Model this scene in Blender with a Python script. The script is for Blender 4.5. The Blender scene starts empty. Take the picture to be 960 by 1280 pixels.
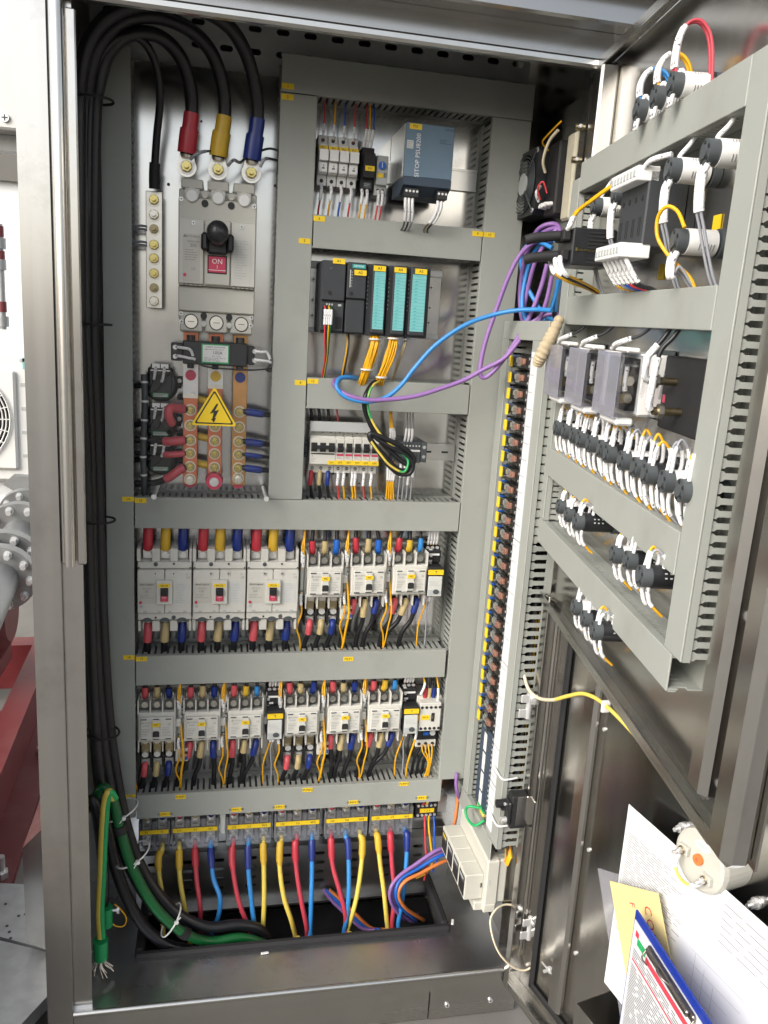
import bpy, math, random
from mathutils import Vector as V, Matrix
R = math.radians
rnd = random.Random(7)
sc = bpy.context.scene
COL = sc.collection

# ---------------------------------------------------------------- camera, sky, sun, exposure
EYE = 1.40                                   # the photographer's eye height above the ground (m)
CAM = V((0, -1.68133, EYE))
RIGHT = V((0.97897045, -0.19509293, 0.05962885))
DOWN = V((0.014702, -0.22406408, -0.97446351))
FWD = V((0.20347162, 0.95484765, -0.21648386))
FPX = 1015.323
cd = bpy.data.cameras.new("camera")
cam = bpy.data.objects.new("camera", cd)
COL.objects.link(cam)
cam.matrix_world = Matrix(((RIGHT.x, -DOWN.x, -FWD.x, CAM.x), (RIGHT.y, -DOWN.y, -FWD.y, CAM.y), (RIGHT.z, -DOWN.z, -FWD.z, CAM.z), (0, 0, 0, 1)))
cd.sensor_fit = 'VERTICAL'
cd.sensor_height = 36
cd.lens = FPX / 1280 * 36
cd.clip_start = .05
cd.clip_end = 400
sc.camera = cam

W = bpy.data.worlds.new("World")
sc.world = W
W.use_nodes = True
nt = W.node_tree
sky = nt.nodes.new("ShaderNodeTexSky")
sky.sky_type = 'NISHITA'
sky.sun_disc = False
SUN_DIR = V((-.72, -.50, .55)).normalized()
sky.sun_elevation = math.asin(SUN_DIR.z)
sky.sun_rotation = math.atan2(SUN_DIR.x, SUN_DIR.y)
sky.air_density = 1.0
sky.dust_density = 4.0
sky.ozone_density = .6
bg = nt.nodes["Background"]
hsv = nt.nodes.new("ShaderNodeHueSaturation")          # a thin even overcast takes most of the blue out
hsv.inputs['Saturation'].default_value = .45
nt.links.new(sky.outputs[0], hsv.inputs['Color'])
nt.links.new(hsv.outputs[0], bg.inputs[0])
bg.inputs[1].default_value = .15
sl = bpy.data.lights.new("sun", 'SUN')
sl.energy = .85
sl.angle = R(35)
sl.color = (1, .985, .955)
so = bpy.data.objects.new("sun", sl)
COL.objects.link(so)
so.rotation_euler = SUN_DIR.to_track_quat('Z', 'Y').to_euler()
sc.view_settings.view_transform = 'Standard'
sc.view_settings.look = 'None'
sc.view_settings.exposure = .82
sc.view_settings.gamma = 1
sc.cycles.max_bounces = 8
sc.cycles.transparent_max_bounces = 12
sc.cycles.caustics_reflective = False
sc.cycles.caustics_refractive = False
sc.cycles.use_denoising = True
sc.cycles.denoising_prefilter = 'ACCURATE'

# ---------------------------------------------------------------- materials
MATS = {}
def mat(name, col, rough=.5, metal=0., var=.06, vscale=60., bump=0., bscale=300., spec=.5, stretch=None, rvar=.08, coat=0., grime=0.):
    m = bpy.data.materials.new(name)
    m.use_nodes = True
    n = m.node_tree.nodes
    l = m.node_tree.links
    b = n["Principled BSDF"]
    b.inputs['Metallic'].default_value = metal
    b.inputs['Specular IOR Level'].default_value = spec
    if coat:
        b.inputs['Coat Weight'].default_value = coat
        b.inputs['Coat Roughness'].default_value = .15
    tc = n.new('ShaderNodeTexCoord')
    src = tc.outputs['Object']
    if stretch:
        mp = n.new('ShaderNodeMapping')
        mp.inputs['Scale'].default_value = stretch
        l.new(src, mp.inputs[0])
        src2 = mp.outputs[0]
    else:
        src2 = src
    nz = n.new('ShaderNodeTexNoise')
    nz.inputs['Scale'].default_value = vscale
    nz.inputs['Detail'].default_value = 5
    l.new(src2, nz.inputs['Vector'])
    mx = n.new('ShaderNodeMix')
    mx.data_type = 'RGBA'
    mx.inputs[6].default_value = (*[max(0, c * (1 - var * 1.6)) for c in col], 1)
    mx.inputs[7].default_value = (*[min(1, c * (1 + var * 1.6)) for c in col], 1)
    l.new(nz.outputs[0], mx.inputs[0])
    out = mx.outputs[2]
    if grime:
        g = n.new('ShaderNodeTexNoise')
        g.inputs['Scale'].default_value = 7
        g.inputs['Detail'].default_value = 8
        g.inputs['Roughness'].default_value = .7
        l.new(src, g.inputs['Vector'])
        cr = n.new('ShaderNodeValToRGB')
        cr.color_ramp.elements[0].position = .52
        cr.color_ramp.elements[1].position = .75
        l.new(g.outputs[0], cr.inputs[0])
        mu = n.new('ShaderNodeMath')
        mu.operation = 'MULTIPLY'
        mu.inputs[1].default_value = grime
        l.new(cr.outputs[0], mu.inputs[0])
        m2 = n.new('ShaderNodeMix')
        m2.data_type = 'RGBA'
        l.new(mu.outputs[0], m2.inputs[0])
        l.new(out, m2.inputs[6])
        m2.inputs[7].default_value = (.16, .13, .10, 1)
        out = m2.outputs[2]
    l.new(out, b.inputs['Base Color'])
    mr = n.new('ShaderNodeMapRange')
    mr.inputs[3].default_value = max(.02, rough - rvar)
    mr.inputs[4].default_value = min(1, rough + rvar)
    l.new(nz.outputs[0], mr.inputs[0])
    l.new(mr.outputs[0], b.inputs['Roughness'])
    if bump:
        nb = n.new('ShaderNodeTexNoise')
        nb.inputs['Scale'].default_value = bscale
        nb.inputs['Detail'].default_value = 3
        l.new(src2, nb.inputs['Vector'])
        bp = n.new('ShaderNodeBump')
        bp.inputs['Strength'].default_value = bump
        bp.inputs['Distance'].default_value = .001
        l.new(nb.outputs[0], bp.inputs['Height'])
        l.new(bp.outputs[0], b.inputs['Normal'])
    MATS[name] = m
    return m

def clear(name, tint=(.95, .96, .97), gloss_rough=.08, fac=.12, diff=0.):
    m = bpy.data.materials.new(name)
    m.use_nodes = True
    n = m.node_tree.nodes
    l = m.node_tree.links
    n.clear()
    o = n.new('ShaderNodeOutputMaterial')
    t = n.new('ShaderNodeBsdfTransparent')
    t.inputs[0].default_value = (*tint, 1)
    g = n.new('ShaderNodeBsdfGlossy')
    g.inputs['Roughness'].default_value = gloss_rough
    lw = n.new('ShaderNodeLayerWeight')
    lw.inputs[0].default_value = .35
    mr = n.new('ShaderNodeMapRange')
    mr.inputs[3].default_value = fac * .5
    mr.inputs[4].default_value = min(1, fac * 5)
    l.new(lw.outputs['Fresnel'], mr.inputs[0])
    mx = n.new('ShaderNodeMixShader')
    l.new(mr.outputs[0], mx.inputs[0])
    l.new(t.outputs[0], mx.inputs[1])
    l.new(g.outputs[0], mx.inputs[2])
    last = mx.outputs[0]
    if diff:
        d = n.new('ShaderNodeBsdfDiffuse')
        d.inputs[0].default_value = (.75, .75, .82, 1)
        m2 = n.new('ShaderNodeMixShader')
        nz = n.new('ShaderNodeTexNoise')
        nz.inputs['Scale'].default_value = 25
        mm = n.new('ShaderNodeMapRange')
        mm.inputs[3].default_value = diff * .7
        mm.inputs[4].default_value = diff * 1.3
        l.new(nz.outputs[0], mm.inputs[0])
        l.new(mm.outputs[0], m2.inputs[0])
        l.new(last, m2.inputs[1])
        l.new(d.outputs[0], m2.inputs[2])
        last = m2.outputs[0]
    l.new(last, o.inputs[0])
    MATS[name] = m

mat('duct', (.335, .35, .32), .55, var=.03, vscale=9, bump=.08, bscale=900, grime=.20)
mat('duct_in', (.30, .31, .28), .6, var=.03)
mat('steel', (.61, .595, .565), .20, 1, var=.05, vscale=40, bump=.035, bscale=140, stretch=(1, 1, .02), rvar=.05, grime=.25)
mat('header_steel', (.44, .43, .41), .22, 1, var=.05, vscale=40, bump=.03, bscale=140, stretch=(.02, 1, 1), rvar=.05, grime=.2)
mat('steel_h', (.58, .575, .55), .27, 1, var=.04, vscale=40, bump=.03, bscale=140, stretch=(.02, 1, 1), rvar=.04, grime=.2)
mat('plate', (.60, .60, .585), .17, 1, var=.05, vscale=9, bump=.02, bscale=9, rvar=.07, grime=.15)
mat('floor_steel', (.68, .70, .72), .30, 1, var=.12, vscale=6, bump=.04, bscale=18, rvar=.12, grime=.45)
mat('tray_steel', (.40, .40, .39), .34, 1, var=.1, vscale=20, rvar=.1, grime=.3)
mat('galv_old', (.30, .31, .31), .5, .6, var=.2, vscale=30, grime=.3)
mat('galv', (.72, .74, .73), .5, .12, var=.08, vscale=35, rvar=.12)
mat('rail', (.66, .66, .64), .32, 1, var=.05)
mat('zinc', (.76, .76, .75), .30, .55, var=.03, vscale=60)
mat('brass', (.56, .47, .19), .25, 1, var=.12, vscale=200)
mat('darkbrass', (.36, .30, .18), .38, 1, var=.15, vscale=200)
mat('tin', (.74, .71, .64), .35, 1, var=.06, vscale=80)
mat('copper', (.66, .22, .115), .34, .7, var=.16, vscale=30, rvar=.1)
mat('bronze', (.58, .31, .12), .34, .7, var=.16, vscale=30, rvar=.1)
mat('coil', (.66, .33, .24), .42, .25, var=.15, vscale=300)
mat('beige', (.56, .55, .485), .45, var=.03, grime=.06)
mat('ivory', (.63, .62, .565), .42, var=.03, grime=.05)
mat('white', (.80, .80, .78), .4, var=.02)
mat('greywhite', (.60, .61, .58), .45, var=.03)
mat('ltgrey', (.45, .47, .46), .45, var=.03)
mat('sheetwhite', (.66, .66, .64), .5, var=.03)
mat('black', (.014, .015, .017), .38, var=.2, bump=.05)
mat('mattblack', (.012, .012, .013), .7, var=.2)
mat('anthracite', (.035, .039, .043), .5, var=.1, bump=.1, bscale=800)
mat('midgrey', (.17, .175, .18), .5, var=.08)
mat('dkgrey', (.07, .08, .085), .5, var=.1)
mat('slate', (.13, .20, .27), .45, var=.04)
mat('slate_dk', (.035, .055, .085), .45, var=.04)
mat('cyan', (.20, .52, .52), .5, var=.06)
mat('teal', (.02, .36, .34), .5)
mat('tagyellow', (.86, .60, .02), .5, var=.03)
mat('ink', (.02, .02, .02), .6)
mat('greyink', (.26, .26, .26), .6)
mat('inkwhite', (.80, .80, .80), .6)
mat('redflag', (.62, .05, .11), .4)
mat('red', (.50, .035, .055), .38, var=.08)
mat('pink', (.60, .09, .11), .38, var=.08)
mat('yellow', (.66, .42, .035), .40, var=.08)
mat('cream', (.50, .40, .20), .42, var=.10)
mat('navy', (.010, .030, .20), .35, var=.1)
mat('blue', (.015, .12, .50), .4, var=.1)
mat('sky_blue', (.035, .24, .60), .38, var=.05)
mat('violet', (.27, .14, .38), .42, var=.05)
mat('cred', (.50, .05, .075), .4, var=.06)
mat('cyellow', (.72, .56, .10), .42, var=.06)
mat('wyellow', (.80, .42, .010), .4, var=.06)
mat('wgrey', (.30, .31, .34), .42, var=.06)
mat('wred', (.62, .05, .06), .4)
mat('wblue', (.02, .10, .48), .4)
mat('wwhite', (.78, .78, .78), .4)
mat('orange', (.65, .20, .05), .42)
mat('green', (.004, .105, .026), .42, var=.1)
mat('bgreen', (.02, .38, .12), .45)
mat('cable', (.007, .0075, .010), .42, var=.25, vscale=120, bump=.1, bscale=200)
mat('rubber', (.012, .012, .013), .75, var=.2)
mat('tie', (.70, .70, .68), .4)
mat('paper', (.66, .67, .69), .8, var=.015)
mat('buff', (.72, .58, .26), .7, var=.04, vscale=12)
mat('clip_blue', (.01, .035, .30), .4)
mat('clip_metal', (.30, .27, .24), .38, 1)
mat('redprint', (.58, .05, .08), .7)
mat('cloth', (.46, .38, .25), .85, var=.2, vscale=80, bump=.4, bscale=200)
mat('beigewire', (.66, .58, .42), .55, var=.05)
mat('concrete', (.17, .162, .145), .85, var=.25, vscale=3.5, bump=.6, bscale=40, grime=.35)
mat('redpaint', (.14, .017, .020), .5, var=.15, vscale=14, grime=.3)
mat('wallpaint', (.80, .81, .80), .8, var=.02, vscale=2)
mat('acwhite', (.76, .76, .72), .5, var=.02)
mat('pipe', (.33, .335, .33), .45, .7, var=.12, vscale=20)
mat('foam', (.45, .42, .32), .8, var=.08)
def speck(name, th=.60, scale=420., ink=(.10, .10, .11)):
    """tiny printed marks over a plain material (core numbers on the white sleeves)"""
    m = MATS[name]
    n, l = m.node_tree.nodes, m.node_tree.links
    b = n['Principled BSDF']
    old = b.inputs['Base Color'].links[0].from_socket
    tc = n.new('ShaderNodeTexCoord')
    nz = n.new('ShaderNodeTexNoise')
    nz.inputs['Scale'].default_value = scale
    nz.inputs['Detail'].default_value = 1
    l.new(tc.outputs['Object'], nz.inputs['Vector'])
    cr = n.new('ShaderNodeValToRGB')
    cr.color_ramp.elements[0].position = th
    cr.color_ramp.elements[1].position = th + .06
    l.new(nz.outputs[0], cr.inputs[0])
    mx = n.new('ShaderNodeMix')
    mx.data_type = 'RGBA'
    l.new(cr.outputs[0], mx.inputs[0])
    l.new(old, mx.inputs[6])
    mx.inputs[7].default_value = (*ink, 1)
    l.new(mx.outputs[2], b.inputs['Base Color'])
speck('wwhite', .64, 330.)
clear('acrylic', (.992, .993, .995), .05, .035)
clear('clearcover', (.965, .97, .975), .06, .09)
clear('smoke', (.80, .80, .87), .12, .14, .20)
clear('glare_clear', (.97, .973, .976), .07, .10, .05)  # clear plastic; its faint white diffuse paints in the glare
clear('pouch', (.985, .985, .985), .12, .10, .16)
clear('relayclear', (.90, .91, .91), .06, .10)

# ---------------------------------------------------------------- mesh builder
def catmull(pts, k=7):
    if len(pts) < 3:
        return [V(p) for p in pts]
    P = [V(p) for p in pts]
    P = [P[0] * 2 - P[1]] + P + [P[-1] * 2 - P[-2]]
    out = []
    for i in range(1, len(P) - 2):
        p0, p1, p2, p3 = P[i - 1:i + 3]
        for j in range(k):
            t = j / k
            out.append(.5 * ((2 * p1) + (p2 - p0) * t + (2 * p0 - 5 * p1 + 4 * p2 - p3) * t * t + (3 * p1 - p0 - 3 * p2 + p3) * t ** 3))
    out.append(P[-2])
    return out

_TXT = {}
def text_geo(s):
    if s not in _TXT:
        c = bpy.data.curves.new("text_tmp", 'FONT')
        c.body = s
        c.align_x = 'CENTER'
        c.align_y = 'CENTER'
        c.resolution_u = 2
        o = bpy.data.objects.new("text_tmp", c)
        COL.objects.link(o)
        dg = bpy.context.evaluated_depsgraph_get()
        me = o.evaluated_get(dg).to_mesh()
        _TXT[s] = ([tuple(v.co) for v in me.vertices], [tuple(p.vertices) for p in me.polygons])
        o.evaluated_get(dg).to_mesh_clear()
        bpy.data.objects.remove(o)
        bpy.data.curves.remove(c)
    return _TXT[s]

class MB:
    def __init__(s):
        s.v, s.f, s.m, s.s, s.mats = [], [], [], [], []
    def mi(s, m):
        if m not in s.mats:
            s.mats.append(m)
        return s.mats.index(m)
    def add(s, vs, fs, m, smooth=False):
        o = len(s.v)
        s.v += [tuple(v) for v in vs]
        k = s.mi(m)
        for f in fs:
            s.f.append(tuple(i + o for i in f))
            s.m.append(k)
            s.s.append(smooth)
        return s
    def box(s, x0, x1, y0, y1, z0, z1, m, c=0.):
        if x0 > x1: x0, x1 = x1, x0
        if y0 > y1: y0, y1 = y1, y0
        if z0 > z1: z0, z1 = z1, z0
        c = min(c, (x1 - x0) * .45, (y1 - y0) * .45, (z1 - z0) * .45)
        if c <= 0:
            vs = [(x, y, z) for z in (z0, z1) for y in (y0, y1) for x in (x0, x1)]
            return s.add(vs, [(0, 2, 3, 1), (4, 5, 7, 6), (0, 1, 5, 4), (2, 6, 7, 3), (0, 4, 6, 2), (1, 3, 7, 5)], m)
        vs = []
        X, Y, Z = (x0, x1), (y0, y1), (z0, z1)
        sg = (1, -1)
        def vid(i, j, k, a):
            return ((i * 2 + j) * 2 + k) * 3 + a
        for i in (0, 1):
            for j in (0, 1):
                for k in (0, 1):
                    x, y, z = X[i], Y[j], Z[k]
                    dx, dy, dz = c * sg[i], c * sg[j], c * sg[k]
                    vs += [(x, y + dy, z + dz), (x + dx, y, z + dz), (x + dx, y + dy, z)]
        fs = []
        for i in (0, 1):
            f = [vid(i, 0, 0, 0), vid(i, 0, 1, 0), vid(i, 1, 1, 0), vid(i, 1, 0, 0)]
            fs.append(f if i == 0 else f[::-1])
            f = [vid(0, i, 0, 1), vid(1, i, 0, 1), vid(1, i, 1, 1), vid(0, i, 1, 1)]
            fs.append(f if i == 0 else f[::-1])
            f = [vid(0, 0, i, 2), vid(0, 1, i, 2), vid(1, 1, i, 2), vid(1, 0, i, 2)]
            fs.append(f if i == 0 else f[::-1])
        for i in (0, 1):
            for j in (0, 1):
                fs.append([vid(i, j, 0, 0), vid(i, j, 0, 1), vid(i, j, 1, 1), vid(i, j, 1, 0)])
                fs.append([vid(i, 0, j, 0), vid(i, 0, j, 2), vid(i, 1, j, 2), vid(i, 1, j, 0)])
                fs.append([vid(0, i, j, 1), vid(0, i, j, 2), vid(1, i, j, 2), vid(1, i, j, 1)])
                for k in (0, 1):
                    fs.append([vid(i, j, k, 0), vid(i, j, k, 1), vid(i, j, k, 2)])
        return s.add(vs, fs, m)
    def tube(s, pts, r, m, n=8, sm=True, cap=True, r1=None):
        P = [V(p) for p in pts]
        vs = []
        t0 = (P[1] - P[0]).normalized()
        u = t0.orthogonal().normalized()
        L = len(P)
        for i, p in enumerate(P):
            t = (P[min(i + 1, L - 1)] - P[max(i - 1, 0)])
            t = t.normalized() if t.length > 1e-9 else t0
            u = (u - t * u.dot(t))
            u = u.normalized() if u.length > 1e-9 else t.orthogonal().normalized()
            w = t.cross(u)
            if callable(r):
                rr = r(i / (L - 1))
            else:
                rr = r if r1 is None else r + (r1 - r) * i / (L - 1)
            for k in range(n):
                a = 2 * math.pi * k / n
                vs.append(p + (u * math.cos(a) + w * math.sin(a)) * rr)
        fs = []
        for i in range(L - 1):
            for k in range(n):
                a, b = i * n + k, i * n + (k + 1) % n
                fs.append((a, b, b + n, a + n))
        s.add(vs, fs, m, sm)
        if cap:
            s.add(vs[:n], [tuple(range(n))[::-1]], m)
            s.add(vs[-n:], [tuple(range(n))], m)
        return s
    def cyl(s, p0, p1, r, m, n=14, r1=None, sm=True):
        return s.tube([p0, p1], r, m, n, sm, True, r1)
    def prism(s, poly, y0, y1, m):
        n = len(poly)
        a = sum(poly[i][0] * poly[(i + 1) % n][1] - poly[(i + 1) % n][0] * poly[i][1] for i in range(n))
        if a < 0:
            poly = poly[::-1]
        vs = [(x, y0, z) for x, z in poly] + [(x, y1, z) for x, z in poly]
        fs = [tuple(range(n)), tuple(range(n, 2 * n))[::-1]]
        for i in range(n):
            j = (i + 1) % n
            fs.append((j, i, i + n, j + n))
        return s.add(vs, fs, m)
    def extrude(s, poly3, d, m):
        n = len(poly3)
        vs = [V(p) for p in poly3] + [V(p) + V(d) for p in poly3]
        fs = [tuple(range(n)), tuple(range(n, 2 * n))[::-1]]
        for i in range(n):
            j = (i + 1) % n
            fs.append((j, i, i + n, j + n))
        return s.add(vs, fs, m)
    def quad(s, a, b, c, d, m):
        return s.add([a, b, c, d], [(0, 1, 2, 3)], m)
    def text(s, t, x, z, y, h, m, rot=0, sx=1.):
        vs, fs = text_geo(t)
        k = h / .72
        c, si = math.cos(R(rot)), math.sin(R(rot))
        out = []
        for a, b, _ in vs:
            a, b = a * k * sx, b * k
            out.append((x + a * c - b * si, y, z + a * si + b * c))
        return s.add(out, fs, m)
    def lines(s, x0, x1, z1, dz, n, y, m, t=.0008, seed=0):
        q = random.Random(seed)
        for i in range(n):
            z = z1 - i * dz
            x = x0
            e = x0 + (x1 - x0) * q.uniform(.55, 1)
            while x < e:
                w = q.uniform(.06, .22) * (x1 - x0)
                s.quad((x, y, z - t), (min(x + w, e), y, z - t), (min(x + w, e), y, z + t), (x, y, z + t), m)
                x += w + (x1 - x0) * .035
        return s
    def screw(s, x, z, y, r, m='zinc', h=.002, n=12, cross=True):
        s.cyl((x, y, z), (x, y - h, z), r, m, n)
        if cross:
            s.box(x - r * .7, x + r * .7, y - h - .0003, y - h + .0003, z - r * .13, z + r * .13, 'ink')
            s.box(x - r * .13, x + r * .13, y - h - .0004, y - h + .0002, z - r * .7, z + r * .7, 'ink')
        return s
    def bolt(s, x, z, y, r, m='brass', wm='zinc'):
        s.cyl((x, y, z), (x, y - .002, z), r * 1.5, wm, 18)
        s.cyl((x, y - .002, z), (x, y - .0035, z), r * 1.22, 'darkbrass', 18)
        s.cyl((x, y - .0035, z), (x, y - .010, z), r * 1.08, m, 6, sm=False)
        s.cyl((x, y - .010, z), (x, y - .019, z), r * .55, m, 10)
        return s
    def mesh(s, name):
        me = bpy.data.meshes.new(name)
        me.from_pydata(s.v, [], s.f)
        for k in s.mats:
            me.materials.append(MATS[k])
        me.polygons.foreach_set('material_index', s.m)
        me.polygons.foreach_set('use_smooth', s.s)
        me.update()
        return me

def props(o, label=None, cat=None, group=None, kind=None):
    if label: o['label'] = label
    if cat: o['category'] = cat
    if group: o['group'] = group
    if kind: o['kind'] = kind
    return o
TINY = {'nameplate', 'screw_hole', 'lettering', 'indicator', 'label', 'drawing', 'print', 'print_mark', 'hinge_latch', 'mounting_screw', 'link_plate', 'rating_plate', 'latch', 'arc_barrier', 'vent', 'position_flag', 'toggle'}
def part(name, mb, parent, label=None, kind=None, loc=None):
    if kind is None and name in TINY and isinstance(mb, MB):
        kind = 'stuff'                             # printed marks and screw holes of a few pixels, joined
    o = bpy.data.objects.new(name, mb.mesh(name) if isinstance(mb, MB) else mb)
    COL.objects.link(o)
    o.parent = parent
    if loc is not None:
        o.location = loc
    return props(o, label, None, None, kind)
def thing(name, label, cat, M, group=None, kind=None):
    o = bpy.data.objects.new(name, None)
    o.empty_display_size = .02
    COL.objects.link(o)
    o.matrix_world = M
    return props(o, label, cat, group, kind)
def solo(name, mb, label, cat, M, group=None, kind=None):
    o = bpy.data.objects.new(name, mb.mesh(name))
    COL.objects.link(o)
    o.matrix_world = M
    return props(o, label, cat, group, kind)
KIDS = {}
def dup(root, label, M, group=None):
    r = root.copy()
    COL.objects.link(r)
    r.matrix_world = M
    r['label'] = label
    if group: r['group'] = group
    for ch in root.children:
        c = ch.copy()
        COL.objects.link(c)
        c.parent = r
        for g in ch.children:
            d = g.copy()
            COL.objects.link(d)
            d.parent = c
    return r

# ---------------------------------------------------------------- frames: x right, y into the surface, z up (metres)
class Frame:
    def __init__(s, O, ax, ay, az):
        s.O, s.ax, s.ay, s.az = V(O), V(ax), V(ay), V(az)
        s.M = Matrix(((s.ax.x, s.ay.x, s.az.x, s.O.x), (s.ax.y, s.ay.y, s.az.y, s.O.y), (s.ax.z, s.ay.z, s.az.z, s.O.z), (0, 0, 0, 1)))
    def w(s, x, y, z):
        return s.O + s.ax * x + s.ay * y + s.az * z
    def at(s, x, y, z):
        return s.M @ Matrix.Translation((x, y, z))
    def q(s, px, py, y):
        """local point at depth y that is seen at photo position px, py"""
        d = RIGHT * (px - 480) + DOWN * (py - 640) + FWD * FPX
        c = CAM - s.O
        dl = V((d.dot(s.ax), d.dot(s.ay), d.dot(s.az)))
        cl = V((c.dot(s.ax), c.dot(s.ay), c.dot(s.az)))
        return cl + dl * ((y - cl.y) / dl.y)
    def p(s, px, py, y):
        return s.w(*s.q(px, py, y))
BACK = Frame((0, 0, EYE), (1, 0, 0), (0, 1, 0), (0, 0, 1))
SIDE = Frame((.62, 0, EYE), (0, -1, 0), (1, 0, 0), (0, 0, 1))
_ph, _ta = R(8.5), R(1.0)
_h = V((math.sin(_ph) * math.cos(_ta), math.cos(_ph) * math.cos(_ta), math.sin(_ta)))
_v = V((-math.sin(_ph) * math.sin(_ta), -math.cos(_ph) * math.sin(_ta), math.cos(_ta)))
_n = _h.cross(_v)
DOOR = Frame(BACK.p(700, 425, -.33) + _n * .042, -_h, _n, _v)
_ph = R(-13)
_h = V((math.sin(_ph), math.cos(_ph), 0))
LOW = Frame(BACK.p(655, 1200, -.33), -_h, _h.cross(V((0, 0, 1))), (0, 0, 1))

ORD = ['first', 'second', 'third', 'fourth', 'fifth', 'sixth', 'seventh', 'eighth', 'ninth', 'tenth', 'eleventh', 'twelfth', 'thirteenth', 'fourteenth', 'fifteenth', 'sixteenth', 'seventeenth', 'eighteenth', 'nineteenth', 'twentieth', 'twenty-first', 'twenty-second', 'twenty-third', 'twenty-fourth', 'twenty-fifth']

def wire(name, pts, r, m, label, cat='wire', group=None, sleeves=(), n=7, k=7):
    """a cable along world points; sleeves: (t0, t1, radius, material, part name) along its length"""
    path = catmull(pts, k)
    o0 = path[0].copy()
    path = [p - o0 for p in path]
    acc = [0.]
    for a, b in zip(path, path[1:]):
        acc.append(acc[-1] + (b - a).length)
    mb = MB().tube(path, r, m, n)
    o = solo(name, mb, label, cat, Matrix.Translation(o0), group)
    def at(t):
        d = t * acc[-1]
        for i in range(len(acc) - 1):
            if acc[i + 1] >= d:
                f = (d - acc[i]) / max(1e-9, acc[i + 1] - acc[i])
                return path[i].lerp(path[i + 1], f)
        return path[-1]
    for t0, t1, rr, mm, nm in sleeves:
        c = max(3, int((t1 - t0) * len(path)) + 2)
        sp = [at(t0 + (t1 - t0) * i / (c - 1)) for i in range(c)]
        part(nm, MB().tube(sp, rr, mm, max(8, n)), o)
    return o

# ---------------------------------------------------------------- ground and what stands left of the cabinet
GZ = -EYE                                     # ground height in BACK coordinates
g = MB()
g.quad((-60, -60, 0), (60, -60, 0), (60, 90, 0), (-60, 90, 0), 'concrete')
solo('ground', g, None, None, Matrix.Identity(4), kind='structure')

# ---------------------------------------------------------------- the cabinet
FY = -.325                                    # plane of the front frame
FZ = -1.28                                    # top of the cabinet floor
cab = thing('electrical_cabinet', 'tall open stainless steel electrical cabinet with both right hand doors swung out', 'cabinet', BACK.at(.17, -.15, GZ))
def cpart(name, mb, **k):
    """parts are modelled in BACK coordinates and hung on the cabinet's base"""
    o = part(name, mb, cab, **k)
    o.location = (-.17, .15, -GZ)
    return o
b = MB()
b.box(-.292, -.289, FY + .002, .06, GZ + .002, .56, 'steel')
cpart('side_wall', b, label='left side wall')
b = MB()
b.box(.628, .631, FY + .03, .06, GZ + .002, .56, 'steel')
cpart('side_wall', b, label='right side wall')
b = MB()
b.box(-.289, .628, .055, .058, GZ + .002, .56, 'steel')
cpart('back_wall', b)
b = MB()
b.box(-.289, .628, FY + .02, .055, .556, .56, 'steel')
b.box(-.33, .68, FY - .10, FY + .02, .575, .60, 'steel_h', .003)
cpart('roof', b)
# floor with its cable opening, plinth below
ox0, ox1, oy0, oy1 = -.132, .505, -.195, .03
b = MB()
t = .004
b.box(-.289, .628, FY + .004, oy0, FZ - t, FZ, 'floor_steel')
b.box(-.289, ox0, oy0, .055, FZ - t, FZ, 'floor_steel')
b.box(ox1, .628, oy0, .055, FZ - t, FZ, 'floor_steel')
b.box(ox0, ox1, oy1, .055, FZ - t, FZ, 'floor_steel')
cpart('floor_plate', b)
b = MB()
b.tube([(-.246, FY + .002, FZ - .004), (.632, FY + .002, FZ - .004)], .006, 'steel_h', 12)
b.box(-.246, .632, FY, FY + .003, FZ - .034, FZ - .004, 'steel_h')
cpart('floor_lip', b)
b = MB()
b.box(-.246, .45, FY + .012, FY + .015, GZ + .004, FZ - .034, 'steel_h')
b.box(.452, .64, FY + .010, FY + .015, GZ + .004, FZ - .034, 'steel_h')
b.box(-.246, .64, FY + .006, FY + .012, FZ - .045, FZ - .034, 'steel_h')
for x in (.585, .49):
    b.screw(x, FZ - .085, FY + .010, .005, 'zinc', .003)
cpart('plinth', b)
b = MB()
w = .016
b.box(ox0 - w, ox1 + w, oy0 - w, oy0 + .002, FZ - .012, FZ + .014, 'rubber', .005)
b.box(ox0 - w, ox0 + .002, oy0, oy1, FZ - .012, FZ + .014, 'rubber', .005)
b.box(ox1 - .002, ox1 + w, oy0, oy1, FZ - .012, FZ + .014, 'rubber', .005)
cpart('rubber_edging', b)
b = MB()                                       # flat black sheet stands in for the shade inside the plinth
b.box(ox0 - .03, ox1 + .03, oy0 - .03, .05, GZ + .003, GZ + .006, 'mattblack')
cpart('well_shade_sheet', b)
# left front post with its gasket channel
b = MB()
b.box(-.290, -.247, FY, FY + .003, GZ + .002, .56, 'steel')
b.box(-.250, -.247, FY + .003, FY + .03, GZ + .002, .56, 'steel')
b.box(-.2465, -.214, FY + .012, FY + .016, FZ - .03, .47, 'steel')
cpart('front_post', b, label='left front post')
b = MB()
zt, zb = .455, -.405
b.tube([(-.231, FY - .006, zb), (-.231, FY - .006, zt)], .0085, 'steel', 14)
b.box(-.221, -.207, FY + .001, FY + .010, zb, zt - .03, 'steel', .002)
b.box(-.246, -.238, FY + .004, FY + .011, zb, zt, 'steel', .002)
cpart('gasket_channel', b)
b = MB()
b.box(.628, .668, FY + .010, FY + .014, FZ - .02, .52, 'steel')
b.tube([(.638, FY + .004, FZ + .03), (.638, FY + .004, -.47)], .008, 'steel', 12)
b.box(.650, .668, FY - .004, FY + .010, FZ + .03, .49, 'steel', .003)
b.box(.600, .628, FY + .03, FY + .034, FZ + .02, -.0, 'steel')
cpart('front_post', b, label='right front post')
b = MB()
b.box(.585, .5875, FY + .06, FY + .075, -1.20, -.60, 'rubber')
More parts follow.
